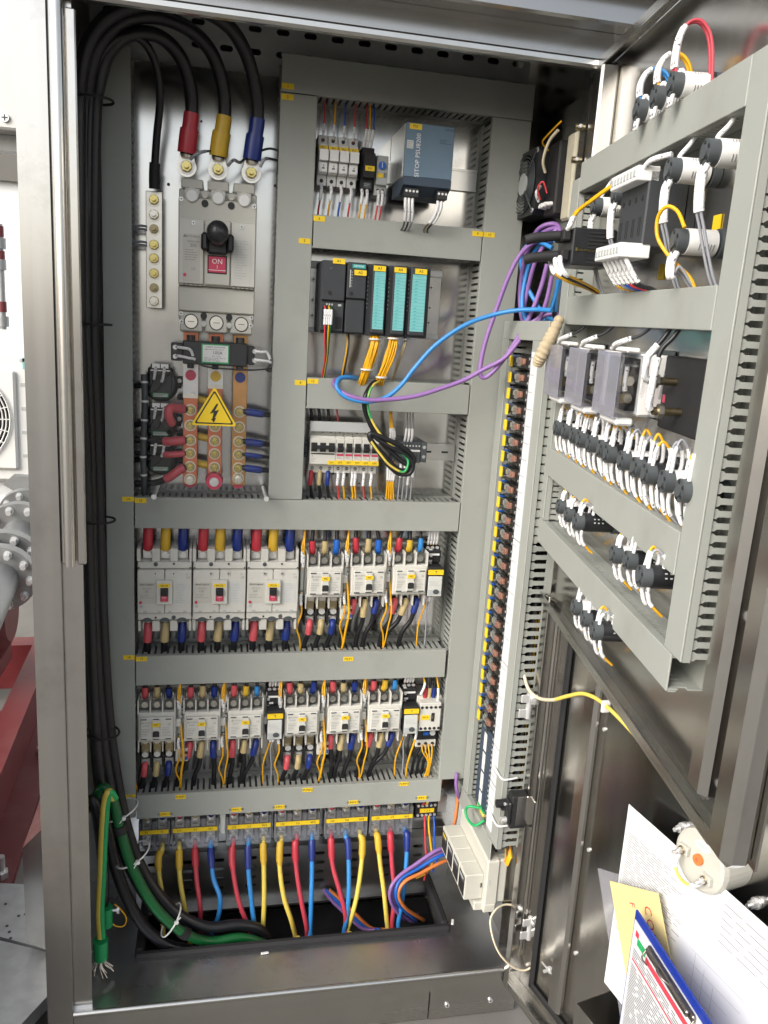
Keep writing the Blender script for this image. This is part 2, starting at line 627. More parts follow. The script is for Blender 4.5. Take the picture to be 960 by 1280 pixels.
b.box(.592, .597, FY + .01, FY + .03, -.98, -.45, 'mattblack')
cpart('gasket_strip', b)
# header
b = MB()
b.box(-.262, .66, FY - .006, FY + .012, .437, .452, 'steel_h', .004)
b.box(-.262, .66, FY + .012, FY + .016, .440, .545, 'header_steel')
b.box(-.262, .66, FY - .012, FY + .012, .487, .490, 'header_steel')
b.box(-.29, .67, FY - .05, FY - .012, .487, .545, 'header_steel', .004)
b.box(-.31, .69, FY - .095, FY - .05, .530, .575, 'header_steel', .004)
cpart('front_header', b)
# mounting plate
b = MB()
b.box(-.225, .60, 0, .003, -1.16, .455, 'plate')
rh = random.Random(21)
for k in range(30):                             # spare drilled holes
    x, z = rh.uniform(-.14, .49), rh.choice((rh.uniform(-.66, -.41), rh.uniform(-.97, -.74), rh.uniform(-.33, -.16), rh.uniform(-.09, .14), rh.uniform(.22, .40)))
    b.cyl((x, 0, z), (x, -.0005, z), rh.choice((.0022, .003, .0038)), 'dkgrey', 10)
cpart('mounting_plate', b)
def slotted(mb, x0, x1, z0, z1, y, holes, hw, hh, m, th=.0025):
    """sheet with stadium-shaped slots cut through it: holes = list of columns x, rows z"""
    xs, zs = sorted(holes[0]), sorted(holes[1])
    ex = [x0] + [(a + c) / 2 for a, c in zip(xs, xs[1:])] + [x1]
    ez = [z0] + [(a + c) / 2 for a, c in zip(zs, zs[1:])] + [z1]
    for i, cx in enumerate(xs):
        for j, cz in enumerate(zs):
            a0, a1, c0, c1 = ex[i], ex[i + 1], ez[j], ez[j + 1]
            inner, outer = [], []
            N = 16
            for k in range(N):
                a = 2 * math.pi * (k + .5) / N
                ca, sa = math.cos(a), math.sin(a)
                ix = cx + (hw / 2 - hh / 2) * (1 if ca > 0 else -1) + hh / 2 * ca
                iz = cz + hh / 2 * sa
                inner.append((ix, iz))
            corner = [(a1, c1), (a0, c1), (a0, c0), (a1, c0)]
            for k in range(N):
                a = 2 * math.pi * (k + .5) / N
                ca, sa = math.cos(a), math.sin(a)
                s_ = 1 / max(abs(ca), abs(sa))
                outer.append((cx + ((a1 - cx) if ca > 0 else (cx - a0)) * ca * s_, cz + ((c1 - cz) if sa > 0 else (cz - c0)) * sa * s_))
            vs = [(p[0], y, p[1]) for p in inner] + [(p[0], y, p[1]) for p in outer] + [(p[0], y + th, p[1]) for p in inner]
            fs = []
            for k in range(N):
                q = (k + 1) % N
                fs.append((k, q, q + N, k + N))
                fs.append((q, k, k + 2 * N, q + 2 * N))
            # corner triangles
            base = 3 * N
            vs += [(p[0], y, p[1]) for p in corner]
            for c_, k in enumerate((1, 5, 9, 13)):
                fs.append((k + N, k + 1 + N, base + c_)[::-1])
            mb.add(vs, fs, m)
b = MB()
xs = [-.20 + .052 * i for i in range(16)]
slotted(b, -.235, .605, .478, .560, .018, (xs, (.498, .537)), .024, .0115, 'galv')
b.box(-.235, .605, .017, .019, .456, .478, 'galv')
cpart('slotted_rail', b, label='slotted galvanised rail above the ducts')
b = MB()
xs = [-.125 + .05 * i for i in range(13)]
cols = [-.124, -.05, .02, .093, .172, .25, .328, .405, .484]
slotted(b, -.16, .56, -1.30, -1.165, -.03, (cols, (-1.188, -1.212, -1.236, -1.260)), .024, .0085, 'tray_steel')
b.box(-.16, .56, -.034, -.0, -1.165, -1.162, 'tray_steel')
b.box(-.16, .56, -.05, -.0301, -1.305, -1.300, 'tray_steel')
cpart('slotted_rail', b, label='slotted tray behind the outgoing cables')
b = MB()
for z in (-1.088,):
    b.box(-.15, .55, -.018, 0, z - .02, z + .02, 'rail')
cpart('mounting_rail', b, label='rail under the outgoing terminals')
b = MB()                                        # side plate that carries the relay column
b.box(.618, .621, FY + .01, -.04, -1.15, .42, 'plate')
cpart('side_plate', b)

# ---------------------------------------------------------------- slotted cable ducts
def slot_wall(mb, axis, a0, a1, fixed, depth, m='duct', pitch=.0125, fw=.0078, th=.0016, y0=.018, rim=.013):
    def bx(a, c, ya, yb):
        if axis == 'x':
            mb.box(a, c, ya, yb, fixed - th / 2, fixed + th / 2, m)
        else:
            mb.box(fixed - th / 2, fixed + th / 2, ya, yb, a, c, m)
    bx(a0, a1, -y0, 0)
    bx(a0, a1, -(depth - .002), -(depth - rim))
    n = int((a1 - a0) / pitch)
    off = ((a1 - a0) - n * pitch) / 2
    for i in range(n):
        a = a0 + off + i * pitch
        bx(a, a + fw, -(depth - rim), -y0)
def duct(label, F, x0, x1, z0, z1, depth, horiz, pitch=.0125, tags=(), walls=True):
    cx, cz = (x0 + x1) / 2, (z0 + z1) / 2
    t = thing('cable_duct', label, 'cable duct', F.at(cx, 0, cz), 'grey slotted cable ducts')
    hw, hh = (x1 - x0) / 2, (z1 - z0) / 2
    q = random.Random(label)
    tl = q.uniform(-.0013, .0013)                  # lids never sit quite square
    lw = hw - (.0011 if horiz else 0)
    l = MB().box(-lw, lw, -depth, -depth + .0025, -hh, hh, 'duct', .0008)
    if horiz:
        for s_ in (-1, 1):
            l.box(-hw, hw, -depth + .0025, -depth + .011, s_ * hh, s_ * (hh - .0018), 'duct')
    else:
        for s_ in (-1, 1):
            l.box(s_ * hw, s_ * (hw - .0018), -depth + .0025, -depth + .011, -hh, hh, 'duct')
    o = part('lid', l, t)
    o.location.y = -q.uniform(0, .0008)
    o.rotation_euler.y = tl * (.5 if horiz else .25)
    part('channel', MB().box(-hw + .002, hw - .002, -.0018, -.0002, -hh + .002, hh - .002, 'duct_in'), t)
    if walls:
        for s_ in (-1, 1):
            w = MB()
            if horiz:
                slot_wall(w, 'x', -hw, hw, s_ * (hh - .003), depth, pitch=pitch)
            else:
                slot_wall(w, 'z', -hh, hh, s_ * (hw - .003), depth, pitch=pitch)
            part('slotted_wall', w, t, kind='stuff')
    for tx, tz, txt in tags:
        g = MB().box(tx - cx - .011, tx - cx + .011, -depth - .0008, -depth, tz - cz - .0048, tz - cz + .0048, 'tagyellow')
        g.text(txt, tx - cx, tz - cz, -depth - .0011, .005, 'ink')
        part('label_tag', g, t)
    return t
DD = .08
# X, Z in metres on the mounting plate
duct('tall grey duct along the left edge of the mounting plate', BACK, -.206, -.155, -1.035, .452, DD, False, tags=[(-.165, -.345, '14'), (-.166, -.672, '18'), (-.166, -.985, '20')])
duct('grey duct right of the main breaker, above the wide middle duct', BACK, .104, .171, -.340, .409, DD, False, tags=[(.117, .402, '2'), (.157, .157, '5'), (.159, -.107, '8')])
duct('topmost grey duct above the white fuse holders', BACK, .104, .586, .411, .474, DD, True, tags=[(.117, .420, '1')])
duct('grey duct between the blue grey power supply and the programmable controller', BACK, .172, .505, .146, .206, DD, True, tags=[(.183, .199, '6'), (.494, .197, '9')])
duct('grey duct crossed by the blue network cable loop', BACK, .172, .505, -.156, -.096, DD, True, tags=[(.183, -.103, '12')])
duct('wide grey duct above the three moulded case breakers', BACK, -.154, .505, -.403, -.341, DD, True, tags=[(-.142, -.3475, '15')])
duct('wide grey duct between the two contactor rows', BACK, -.154, .501, -.734, -.670, DD, True, tags=[(-.142, -.676, '19'), (.283, -.686, 'MCF1')])
duct('lowest grey duct above the outgoing cable terminals', BACK, -.154, .515, -1.040, -.984, DD, True,
     tags=[(-.063, -.992, 'PUMP1'), (.208, -.992, 'PUMP2'), (.425, -.990, 'PUMP3'), (-.095, -1.031, 'PUMP1-YB'), (.055, -1.030, 'PUMP2-YB'), (.148, -1.030, 'PUMP3-YB'), (.312, -1.029, 'PUMP4-YB'), (.47, -1.028, 'PUMP5-YB')])
duct('tall grey duct right of the controllers, next to the fan', BACK, .506, .584, -.985, .410, DD, False, tags=[(.518, .197, '10')])
# on the right side plate
SD = .058
duct('tall grey side duct left of the relay column', SIDE, .088, .122, -1.00, .0, SD, False)
duct('short grey duct across the top of the relay column', SIDE, .088, .322, .0, .035, SD, True)
duct('grey duct below the relay column, above the white meter', SIDE, .050, .292, -1.050, -1.003, SD, True)
# duct with wider slots, facing the front
t = duct('tall grey side duct right of the relay column, carrying the white marker strip', SIDE, .252, .320, -1.000, .0, SD, False, walls=False)
w = MB()
slot_wall(w, 'z', -.5, .5, -.031, SD)
part('slotted_wall', w, t, kind='stuff')
w = MB().box(.029, .031, -.014, 0, -.5, .5, 'duct').box(.029, .031, -.056, -.048, -.5, .5, 'duct')
part('channel_side', w, t)
pitch = 1.0 / 60
def finger_mesh(L, w, nk):
    m = MB()
    pr = [(-L * .5, -w), (-L * .36, -nk), (-L * .24, -nk), (-L * .14, -w), (L * .5, -w), (L * .5, w), (-L * .14, w), (-L * .24, nk), (-L * .36, nk), (-L * .5, w)]
    # outline lies in the y-z plane of the duct side; thickness along x
    return m.extrude([(0, y, z) for y, z in pr], (.002, 0, 0), 'duct')
fm = finger_mesh(.034, .0042, .0068).mesh('finger')
for i in range(60):
    part('finger', fm, t, loc=(.029, -.031, -.5 + (i + .5) * pitch))
b = MB()
rr = random.Random(3)
for i in range(18):
    x = rr.uniform(-.012, .016)
    y = rr.uniform(-.045, -.010)
    b.tube(catmull([(x + rr.uniform(-.006, .006), y + rr.uniform(-.006, .006), -.49 + (.50 if i % 2 else .92) * k / 8 * rr.uniform(.97, 1)) for k in range(9)], 3), .0013, 'wyellow' if i % 2 else 'black', 5)
part('wire_bundle', b, t, kind='stuff')
b = MB()
zz = [(-.02, -.37), (-.373, -.62), (-.623, -.80), (-.803, -.853), (-.856, -.88), (-.884, -.925), (-.928, -.985)]
for i, (a, c) in enumerate(zz):
    p = []
    n = max(2, int((a - c) / .012))
    for k in range(n + 1):
        p.append((-.286 - rr.uniform(0, .0025) + .0175, a + (c - a) * k / n))
    poly = [(-.2855 + .034, a), (-.2855 + .034, c)]
    q = [(.2525 + rr.uniform(0, .003), a + (c - a) * k / n) for k in range(n + 1)]
    poly = [(.286, c), (.286, a)] + q
    bb = MB().prism(poly, -SD - .0012, -SD - .0002, 'paper')
    bb.lines(.256, .284, a - .01, .0312, max(1, int((a - c) / .0312)), -SD - .0016, 'greyink', .0006, i)
    o = solo('marker_strip', bb, ['long ragged white paper strip beside the upper half of the relay column', 'white paper strip beside the middle relays, under the longest strip', 'white paper strip beside the lowest relays', 'short white paper strip just below the relay column', 'smallest square of white paper beside the dark terminals', 'white paper square beside the terminals, second from the lowest', 'lowest white paper square beside the green earth loop'][i], 'paper strip', SIDE.M)

# ---------------------------------------------------------------- main breaker
def logo(mb, x, z, y, h, m='ink'):
    """three diamonds"""
    a, c = h * .29, h * .5
    for dx, dz in ((0, c * .55), (-a, -c * .45), (a, -c * .45)):
        if dx == 0:
            mb.add([(x, y, z), (x + a * .55, y, z + c * .5), (x, y, z + c), (x - a * .55, y, z + c * .5)], [(0, 1, 2, 3)], m)
        else:
            s_ = 1 if dx > 0 else -1
            mb.add([(x, y, z), (x + s_ * a * .55, y, z - c * .5), (x + s_ * a * 1.65, y, z - c * .5), (x + s_ * a * 1.1, y, z)], [(0, 1, 2, 3) if s_ < 0 else (3, 2, 1, 0)], m)
    return mb
def bolt_mesh(r, m='brass', wm='zinc'):
    return MB().bolt(0, 0, 0, r, m, wm).mesh('bolt')
BOLT_M = bolt_mesh(.0075, 'brass', 'tin')
BOLT_L = bolt_mesh(.0085, 'brass', 'zinc')
BOLT_D = bolt_mesh(.0070, 'darkbrass', 'tin')
BOLT_Z = bolt_mesh(.0075, 'tin', 'tin')
t = thing('main_breaker', 'large beige main circuit breaker with black knob and red ON flag', 'circuit breaker', BACK.at(-.003, 0, .1145) @ Matrix.Diagonal((1, 1, 1.05, 1)))
b = MB()
b.box(-.070, .070, -.068, 0, -.110, .112, 'beige', .002)
b.box(-.070, .070, -.086, -.068, -.050, .096, 'beige', .002)
b.box(-.070, .070, -.080, -.068, -.094, -.0515, 'beige', .002)
b.box(-.023, .023, -.094, -.086, -.047, .062, 'beige', .0015)
for x in (-.0465, 0, .0465):
    b.box(x - .0195, x + .0195, -.074, 0, .112, .128, 'beige', .002)
    b.box(x - .0205, x + .0205, -.066, 0, -.131, -.110, 'beige', .002)
    b.box(x - .0205, x + .0205, -.074, -.066, -.129, -.0945, 'beige', .002)
for x in (-.0235, .0235):
    b.box(x - .0028, x + .0028, -.062, 0, -.128, -.096, 'beige')
part('body', b, t)
for s_ in (-1, 1):
    p_ = MB().box(s_ * .025, s_ * .0685, -.092, -.086, -.047, .061, 'ivory', .001)
    o = part('cover_plate', p_, t)
    q_ = MB()
    if s_ < 0:
        q_.box(-.062, -.031, -.0928, -.092, -.044, .036, 'beige')
        logo(q_, -.058, .0315, -.0932, .006)
        q_.text('MITSUBISHI', -.044, .0315, -.0932, .0034, 'greyink', sx=1.1)
        q_.text('NF400-SW', -.043, .023, -.0932, .0034, 'greyink')
        q_.text('300', -.043, .0165, -.0932, .0062, 'greyink')
        q_.lines(-.058, -.034, .009, .004, 5, -.0932, 'greyink', .0005, 4)
        q_.text('CE', -.043, -.0225, -.0932, .0045, 'greyink')
        q_.cyl((-.058, -.092, -.033), (-.058, -.0945, -.033), .003, 'redflag', 12)
    else:
        q_.box(.029, .060, -.0928, -.092, -.046, .036, 'ivory')
        q_.lines(.032, .057, .030, .0045, 15, -.0932, 'ltgrey', .0005, 5)
    part('nameplate', q_, o)
    part('screw', MB().screw(s_ * .043, .054, -.092, .0035), o)
k = MB()
k.box(-.019, .019, -.108, -.094, .004, .034, 'black', .004)
k.box(-.029, -.016, -.122, -.094, .008, .038, 'black', .004)
k.box(.016, .029, -.122, -.094, .008, .038, 'black', .004)
h_ = part('handle', k, t)
kk = MB().tube([(0, -.100, .030), (0, -.128, .036), (0, -.140, .038), (0, -.150, .0395), (0, -.154, .040)], lambda u: [.014, .019, .0195, .016, .004][min(4, int(u * 4 + .5))], 'black', 20)
part('knob', kk, h_)
f = MB().box(-.0175, .0175, -.0945, -.094, -.028, .003, 'black')
f.box(-.0155, .0155, -.0965, -.0945, -.026, .001, 'redflag', .0008)
f.text('ON', 0, -.0075, -.0968, .0088, 'inkwhite')
f.text('I', 0, -.0165, -.0968, .006, 'inkwhite')
f.box(-.0155, .0155, -.0968, -.0964, -.0225, -.0215, 'inkwhite')
part('position_flag', f, t)
for x in (-.0465, 0, .0465):
    f = MB()
    f.cyl((x, -.050, .099), (x, -.0745, .108), .0135, 'zinc', 18)
    f.cyl((x, -.0688, .100), (x, -.090, .100), .012, 'beige', 18)
    f.cyl((x, -.086, .0985), (x, -.0915, .0985), .0095, 'white', 10, sm=False)
    part('cable_clamp', f, t)
f = MB()
for x in (-.0235, .0235):
    f.cyl((x, -.0865, .088), (x, -.0875, .088), .0062, 'ink', 18)
    f.cyl((x, -.0688, .103), (x, -.0785, .103), .0055, 'beige', 16)
    f.cyl((x, -.0745, -.101), (x, -.0752, -.101), .006, 'ink', 18)
    f.cyl((x, -.0625, -.115), (x, -.0762, -.115), .005, 'greywhite', 16)
part('screw_hole', f, t)
for x in (-.0465, 0, .0465):
    f = MB()
    f.cyl((x, -.072, -.112), (x, -.0745, -.112), .0135, 'ink', 20)
    f.cyl((x, -.0742, -.112), (x, -.0765, -.112), .0115, 'tin', 18)
    f.box(x - .006, x + .006, -.0772, -.0764, -.1125, -.1115, 'ink')
    part('terminal_screw', f, t)
f = MB()
for x, z in ((-.065, .092), (.065, .090), (-.065, -.099), (.065, -.099), (-.064, -.113), (.064, -.113)):
    f.screw(x, z, -.0862 if z > 0 else -.0742, .0038)
part('mounting_screw', f, t)
b = MB()
for i in range(9):
    for s_ in (-1, 1):
        x = s_ * (.031 + .004 * i)
        if i in (0, 2, 4, 6, 8):
            b.box(x - .0035, x + .0035, -.0872, -.0858, -.0505, -.0478, 'ink')
            b.box(x - .003, x + .003, -.0876, -.0868, -.0502, -.0481, 'beige')
part('hinge_latch', b, t)
# lugs and incoming cables
def P3(F, L):
    return [F.p(*a) for a in L]
LUGX = ((-.0595, 'red', 'red'), (-.004, 'yellow', 'yellow'), (.0555, 'navy', 'blue'))
tops = [[(240, 135, -.085), (236, 100, -.10), (222, 66, -.12), (195, 44, -.14), (160, 44, -.15), (136, 66, -.15), (124, 105, -.15), (118, 160, -.14)],
        [(281, 140, -.085), (277, 100, -.10), (262, 62, -.12), (232, 34, -.14), (190, 20, -.15), (150, 28, -.165), (122, 60, -.17), (110, 105, -.16), (106, 160, -.15)],
        [(322, 146, -.085), (319, 110, -.10), (307, 66, -.13), (283, 30, -.16), (240, 8, -.18), (185, 4, -.20), (140, 18, -.20), (112, 50, -.19), (100, 100, -.18), (98, 160, -.165)]]
downs = [[(116, 400, -.13), (121, 560, -.125), (127, 760, -.12), (139, 930, -.125), (166, 1060, -.14), (208, 1130, -.15), (255, 1158, -.15), (300, 1156, -.14), (330, 1168, -.13), (345, 1215, -.12)],
         [(106, 400, -.145), (112, 560, -.14), (117, 760, -.135), (129, 930, -.14), (154, 1060, -.16), (190, 1130, -.165), (230, 1166, -.165), (270, 1178, -.16), (300, 1190, -.15), (320, 1225, -.14)],
         [(99, 400, -.16), (106, 560, -.155), (112, 760, -.15), (120, 930, -.155), (138, 1060, -.175), (168, 1140, -.18), (203, 1178, -.178), (235, 1188, -.17), (265, 1200, -.16), (280, 1230, -.15)]]
for i, (x, mm, cname) in enumerate(LUGX):
    pts = [BACK.w(x, -.080, .288)] + [BACK.w(x + .003, -.083, .315)] + P3(BACK, tops[i]) + P3(BACK, downs[i])
    pts[2] = BACK.p(*tops[i][0])
    o = wire('incoming_cable', pts, .0118, 'cable', f'thick black incoming cable with {cname} sleeve at the main breaker top', 'power cable', 'incoming power cables', n=12,
             sleeves=[(.001, .018, .0168, mm, 'sleeve'), (.016, .030, .0140, mm, 'sleeve')])
    lg = MB()
    lg.tube([BACK.w(x, -.080, .296) - o.location, BACK.w(x, -.078, .284) - o.location], .012, 'tin', 12, r1=.010)
    c0 = BACK.w(x, -.076, .268) - o.location
    n_ = 20
    ring = [c0 + V((.0175 * math.cos(2 * math.pi * k / n_), 0, .0175 * math.sin(2 * math.pi * k / n_))) for k in range(n_)]
    lg.extrude(ring, (0, .005, 0), 'tin')
    lg.extrude([c0 + V((-.0165, .0002, 0)), c0 + V((.0165, .0002, 0)), c0 + V((.012, .0002, .022)), c0 + V((-.012, .0002, .022))], (0, .005, 0), 'tin')
    part('cable_lug', lg, o)
    bt = part('bolt', BOLT_L, o, loc=tuple(BACK.w(x, -.076, .268) - o.location))
# small sense wires on the lugs
for i, (px, lab) in enumerate(((228, 'red'), (273, 'yellow'), (316, 'blue'))):
    L = [[(238, 199, -.10), (247, 192, -.11), (262, 189, -.09), (276, 196, -.05)], [(285, 207, -.10), (292, 200, -.11), (300, 203, -.07), (310, 196, -.04), (335, 186, -.05), (352, 190, -.05)], [(325, 209, -.10), (331, 199, -.10), (341, 199, -.06), (352, 203, -.05)]][i]
    wire('sense_wire', P3(BACK, L), .0022, 'dkgrey', f'thin grey sense wire looped from the {lab} phase lug', 'wire', 'sense wires on the main lugs', sleeves=[(0, .4, .0028, 'wgrey', 'sleeve')])
# ---------------------------------------------------------------- neutral bar and its cable
t = thing('neutral_bar', 'tall silver neutral bar with eight bolts left of the main breaker', 'busbar', BACK.at(-.118, 0, .121))
part('bar', MB().box(-.0148, .0148, -.050, -.044, -.104, .104, 'tin', .001), t)
for z in (-.075, .075):
    part('insulator', MB().cyl((0, 0, z), (0, -.044, z), .012, 'redflag', 16), t)
for i, (z, m_) in enumerate(((.089, BOLT_M), (.063, BOLT_Z), (.038, BOLT_D), (.010, BOLT_M), (-.014, BOLT_M), (-.041, BOLT_M), (-.067, BOLT_D), (-.091, BOLT_Z))):
    part('bolt', m_, t, loc=(0, -.050, z))
pts = P3(BACK, [(193, 236, -.062), (193, 215, -.066), (196, 170, -.08), (200, 125, -.10), (196, 85, -.12), (182, 55, -.14), (160, 44, -.155), (135, 58, -.16), (118, 90, -.16), (112, 140, -.155), (110, 250, -.15), (110, 400, -.14), (118, 700, -.13), (126, 860, -.13)])
o = wire('incoming_cable', pts, .0068, 'cable', 'thinner black neutral cable clamped to the top of the silver bar', 'power cable', 'incoming power cables', n=10, sleeves=[(.0, .03, .0095, 'mattblack', 'sleeve')])
for px, z0 in ((190, 283), (190, 303)):
    for k in (0, 4):
        wire('neutral_wire', P3(BACK, [(183, z0 + k, -.055), (176, z0 - 1 + k, -.05), (166, z0 + k, -.04)]), .0022, 'wgrey', ('upper' if z0 < 300 else 'lower') + (' pair, top' if not k else ' pair, bottom') + ' grey wire from the silver bar into the left duct', 'wire', 'grey wires on the neutral bar')
# ---------------------------------------------------------------- busbars below the main breaker
def busbar(x, z0, z1, m, dot, label, plated):
    t = thing('busbar', label, 'busbar', BACK.at(x, 0, z0), 'copper busbars below the main breaker')
    h = z1 - z0
    part('bar', MB().box(-.0138, .0138, -.054, -.049, 0, h, m, .0008), t)
    if plated:
        a, c = plated
        part('tinned_section', MB().box(-.0141, .0141, -.0548, -.0545 + .0003, a, c, 'zinc').box(-.0143, .0143, -.0556, -.0541, a, a + .008, 'tin').box(-.0143, .0143, -.0556, -.0541, c - .006, c, 'tin'), t)
    part('phase_sticker', MB().cyl((0, -.0556, .214), (0, -.0564, .214), .0102, dot, 24), t)
    for z in (.147, .117, .088, .062, .035):
        o = part('bolt', BOLT_M, t, loc=(0, -.054, z))
    part('insulator', MB().cyl((0, 0, .006), (0, -.049, .006), .014, 'redflag', 18), t)
    return t
B1 = busbar(-.050, -.318, -.02, 'copper', 'redflag', 'left copper busbar with red phase sticker below the main breaker', (.170, .236))
B2 = busbar(-.003, -.318, -.02, 'copper', 'yellow', 'middle copper busbar with yellow phase sticker, behind the warning triangle', (.190, .236))
B3 = busbar(.044, -.318, -.02, 'bronze', 'navy', 'right bronze coloured busbar with dark blue phase sticker', None)
for t, z in ((B1, .010), (B3, .014)):
    part('bolt', BOLT_Z, t, loc=(0, -.054, z))
part('insulator', MB().cyl((0, -.049, .010), (0, -.078, .010), .0175, 'redflag', 24, r1=.0155).cyl((0, -.078, .010), (0, -.081, .010), .009, 'zinc', 18).cyl((0, -.081, .010), (0, -.085, .010), .006, 'zinc', 6, sm=False), B2, label='pink red round standoff insulator with a steel bolt')
# leads off the busbars
for i, z in enumerate((.147, .088, .062, .035)):
    zz = -.318 + z
    big = i != 2
    wire('busbar_lead', [BACK.w(.050, -.056, zz + .001), BACK.w(.066, -.058, zz), BACK.w(.082, -.057, zz - .002), BACK.w(.098, -.050, zz - .004), BACK.w(.112, -.04, zz - .006)], .0055 if big else .0038, 'cable',
         f'{ORD[i]} black lead with blue sleeve running right from the bronze busbar', 'power cable', 'leads from the busbars', sleeves=[(.12, .58, .0075 if big else .0052, 'navy', 'sleeve')], n=9)
for i, (z, dx) in enumerate(((.147, 0), (.088, 0), (.062, 0), (.035, 0))):
    zz = -.318 + z
    if i == 0:
        pts = [BACK.w(-.058, -.060, zz + .001), BACK.w(-.075, -.072, zz + .004), BACK.w(-.088, -.085, zz + .004), BACK.w(-.089, -.085, zz - .012), BACK.w(-.082, -.070, zz - .030), BACK.w(-.085, -.04, zz - .045), BACK.w(-.13, -.03, zz - .05)]
    else:
        e = (0, .006, .006, -.018)[i]
        pts = [BACK.w(-.058, -.060, zz), BACK.w(-.072, -.064, zz - .001 + (-.006 if i == 3 else 0)), BACK.w(-.090, -.062, zz - .003 + (-.018 if i == 3 else 0)), BACK.w(-.115, -.050, zz - .004 + (-.030 if i == 3 else 0)), BACK.w(-.155, -.045, zz - .004 + (-.034 if i == 3 else 0))]
    r_ = .0066 if i != 2 else .0042
    wire('busbar_lead', pts, r_, 'cable', ['bent black lead with red and yellow sleeve at the top of the copper busbar', 'black lead with long red sleeve left of the copper busbar, second bolt down', 'thin black lead with narrow red sleeve left of the copper busbar', 'black lead with slanted red sleeve at the bottom of the copper busbar'][i], 'power cable', 'leads from the busbars',
         sleeves=[(.04, .45 if i == 0 else .42, r_ + .0022, 'pink', 'sleeve')], n=10)
for i, z in enumerate((.165, .092, .038)):
    zz = -.318 + z
    wire('busbar_lead', [BACK.w(-.010, -.046, zz), BACK.w(-.022, -.044, zz), BACK.w(-.040, -.038, zz + .003), BACK.w(-.075, -.028, zz + .004)], .0055, 'cable', f'black lead with yellow sleeve behind the left busbar, {ORD[i]} from the top', 'power cable', 'leads from the busbars', sleeves=[(.05, .42, .0075, 'yellow', 'sleeve')], n=9)
# current transformer block clamped over the three bars
t = thing('current_transformer', 'long black current transformer with green edged 100A rating plate over the busbars', 'current transformer', BACK.at(-.004, 0, -.060))
b = MB().box(-.060, .060, -.082, -.058, -.022, .022, 'black', .002).box(-.082, -.060, -.076, -.04, -.017, .017, 'black', .002).box(.060, .074, -.074, -.04, -.018, .018, 'black', .002)
for x in (-.046, 0, .046):
    b.cyl((x, -.066, .022), (x, -.066, .032), .008, 'black', 14)
    b.cyl((x, -.066, -.022), (x, -.066, -.030), .0065, 'black', 14)
part('body', b, t)
p_ = MB().box(-.026, .026, -.0835, -.082, -.0185, .0175, 'bgreen', .0005).box(-.0235, .0235, -.0842, -.0834, -.0155, .0155, 'white')
p_.text('100A', .004, .0015, -.0846, .0062, 'ink').text('5A 15VA', .002, -.005, -.0846, .0032, 'greyink').text('CURRENT TRANSFORMER', 0, .012, -.0846, .0022, 'ink').lines(-.020, .018, .0075, .003, 1, -.0846, 'greyink', .0005).lines(-.021, .020, -.0085, .0025, 3, -.0846, 'greyink', .0004, 2).text('CE', .004, -.0135, -.0846, .0028, 'greyink')
part('rating_plate', p_, t)
for s_ in (-1, 1):
    for z in (-.009, .008):
        part('terminal_screw', MB().cyl((s_ * .074, -.074, z), (s_ * .074, -.080, z), .0045, 'zinc', 12), t)
for i, s_ in enumerate((-1, -1, 1, 1)):
    z = -.060 + (.009 if i % 2 == 0 else -.007)
    pts = [BACK.w(-.004 + s_ * .072, -.084, z), BACK.w(-.004 + s_ * .062 if s_ < 0 else .080, -.092, z - .001), BACK.w(-.050 if s_ < 0 else .093, -.088, z - .004 if s_ < 0 else z - .002), BACK.w(-.042 if s_ < 0 else .100, -.084, -.072), BACK.w(-.02 if s_ < 0 else .092, -.083, -.085), BACK.w(.06 if s_ < 0 else .10, -.07, -.088), BACK.w(.112, -.05, -.083)]
    wire('sense_wire', pts, .0016, 'black', ('upper ' if i % 2 == 0 else 'lower ') + ('left' if s_ < 0 else 'right') + ' black wire with white marker on the long current transformer', 'wire', 'current transformer wires', sleeves=[(.02, .20 if s_ < 0 else .4, .0028, 'wwhite', 'marker_sleeve')])
# three round current transformers beside the left duct
def round_ct():
    t = thing('current_transformer', 'x', 'current transformer', Matrix.Identity(4), 'small black current transformers')
    b = MB()
    b.box(-.024, .024, -.040, -.006, -.028, .030, 'black', .004)
    b.box(-.018, .018, -.048, -.040, .014, .036, 'black', .002)
    b.box(-.040, .040, -.010, -.001, -.006, .012, 'black', .002)
    b.tube(catmull([(-.024 * math.cos(a), -.030, -.004 + .026 * math.sin(a)) for a in [k * math.pi / 4 for k in range(9)]], 3), .009, 'black', 10)
    part('body', b, t)
    part('nameplate', MB().box(-.015, .015, -.0415, -.040, -.028, -.020, 'bgreen').box(-.013, .013, -.042, -.0414, -.027, -.021, 'greywhite').lines(-.012, .012, -.0225, .002, 2, -.0423, 'ink', .0004), t)
    for x in (-.008, .008):
        part('terminal_screw', MB().box(x - .007, x + .007, -.0505, -.048, .028, .036, 'zinc').cyl((x, -.0505, .032), (x, -.053, .032), .0035, 'zinc', 10), t)
    for x in (-.034, .034):
        part('mounting_screw', MB().cyl((x, -.010, .003), (x, -.014, .003), .0042, 'zinc', 12), t)
    part('link_plate', MB().box(-.018, .018, -.0495, -.0482, .0225, .0245, 'tin'), t)
    return t
RC = round_ct()
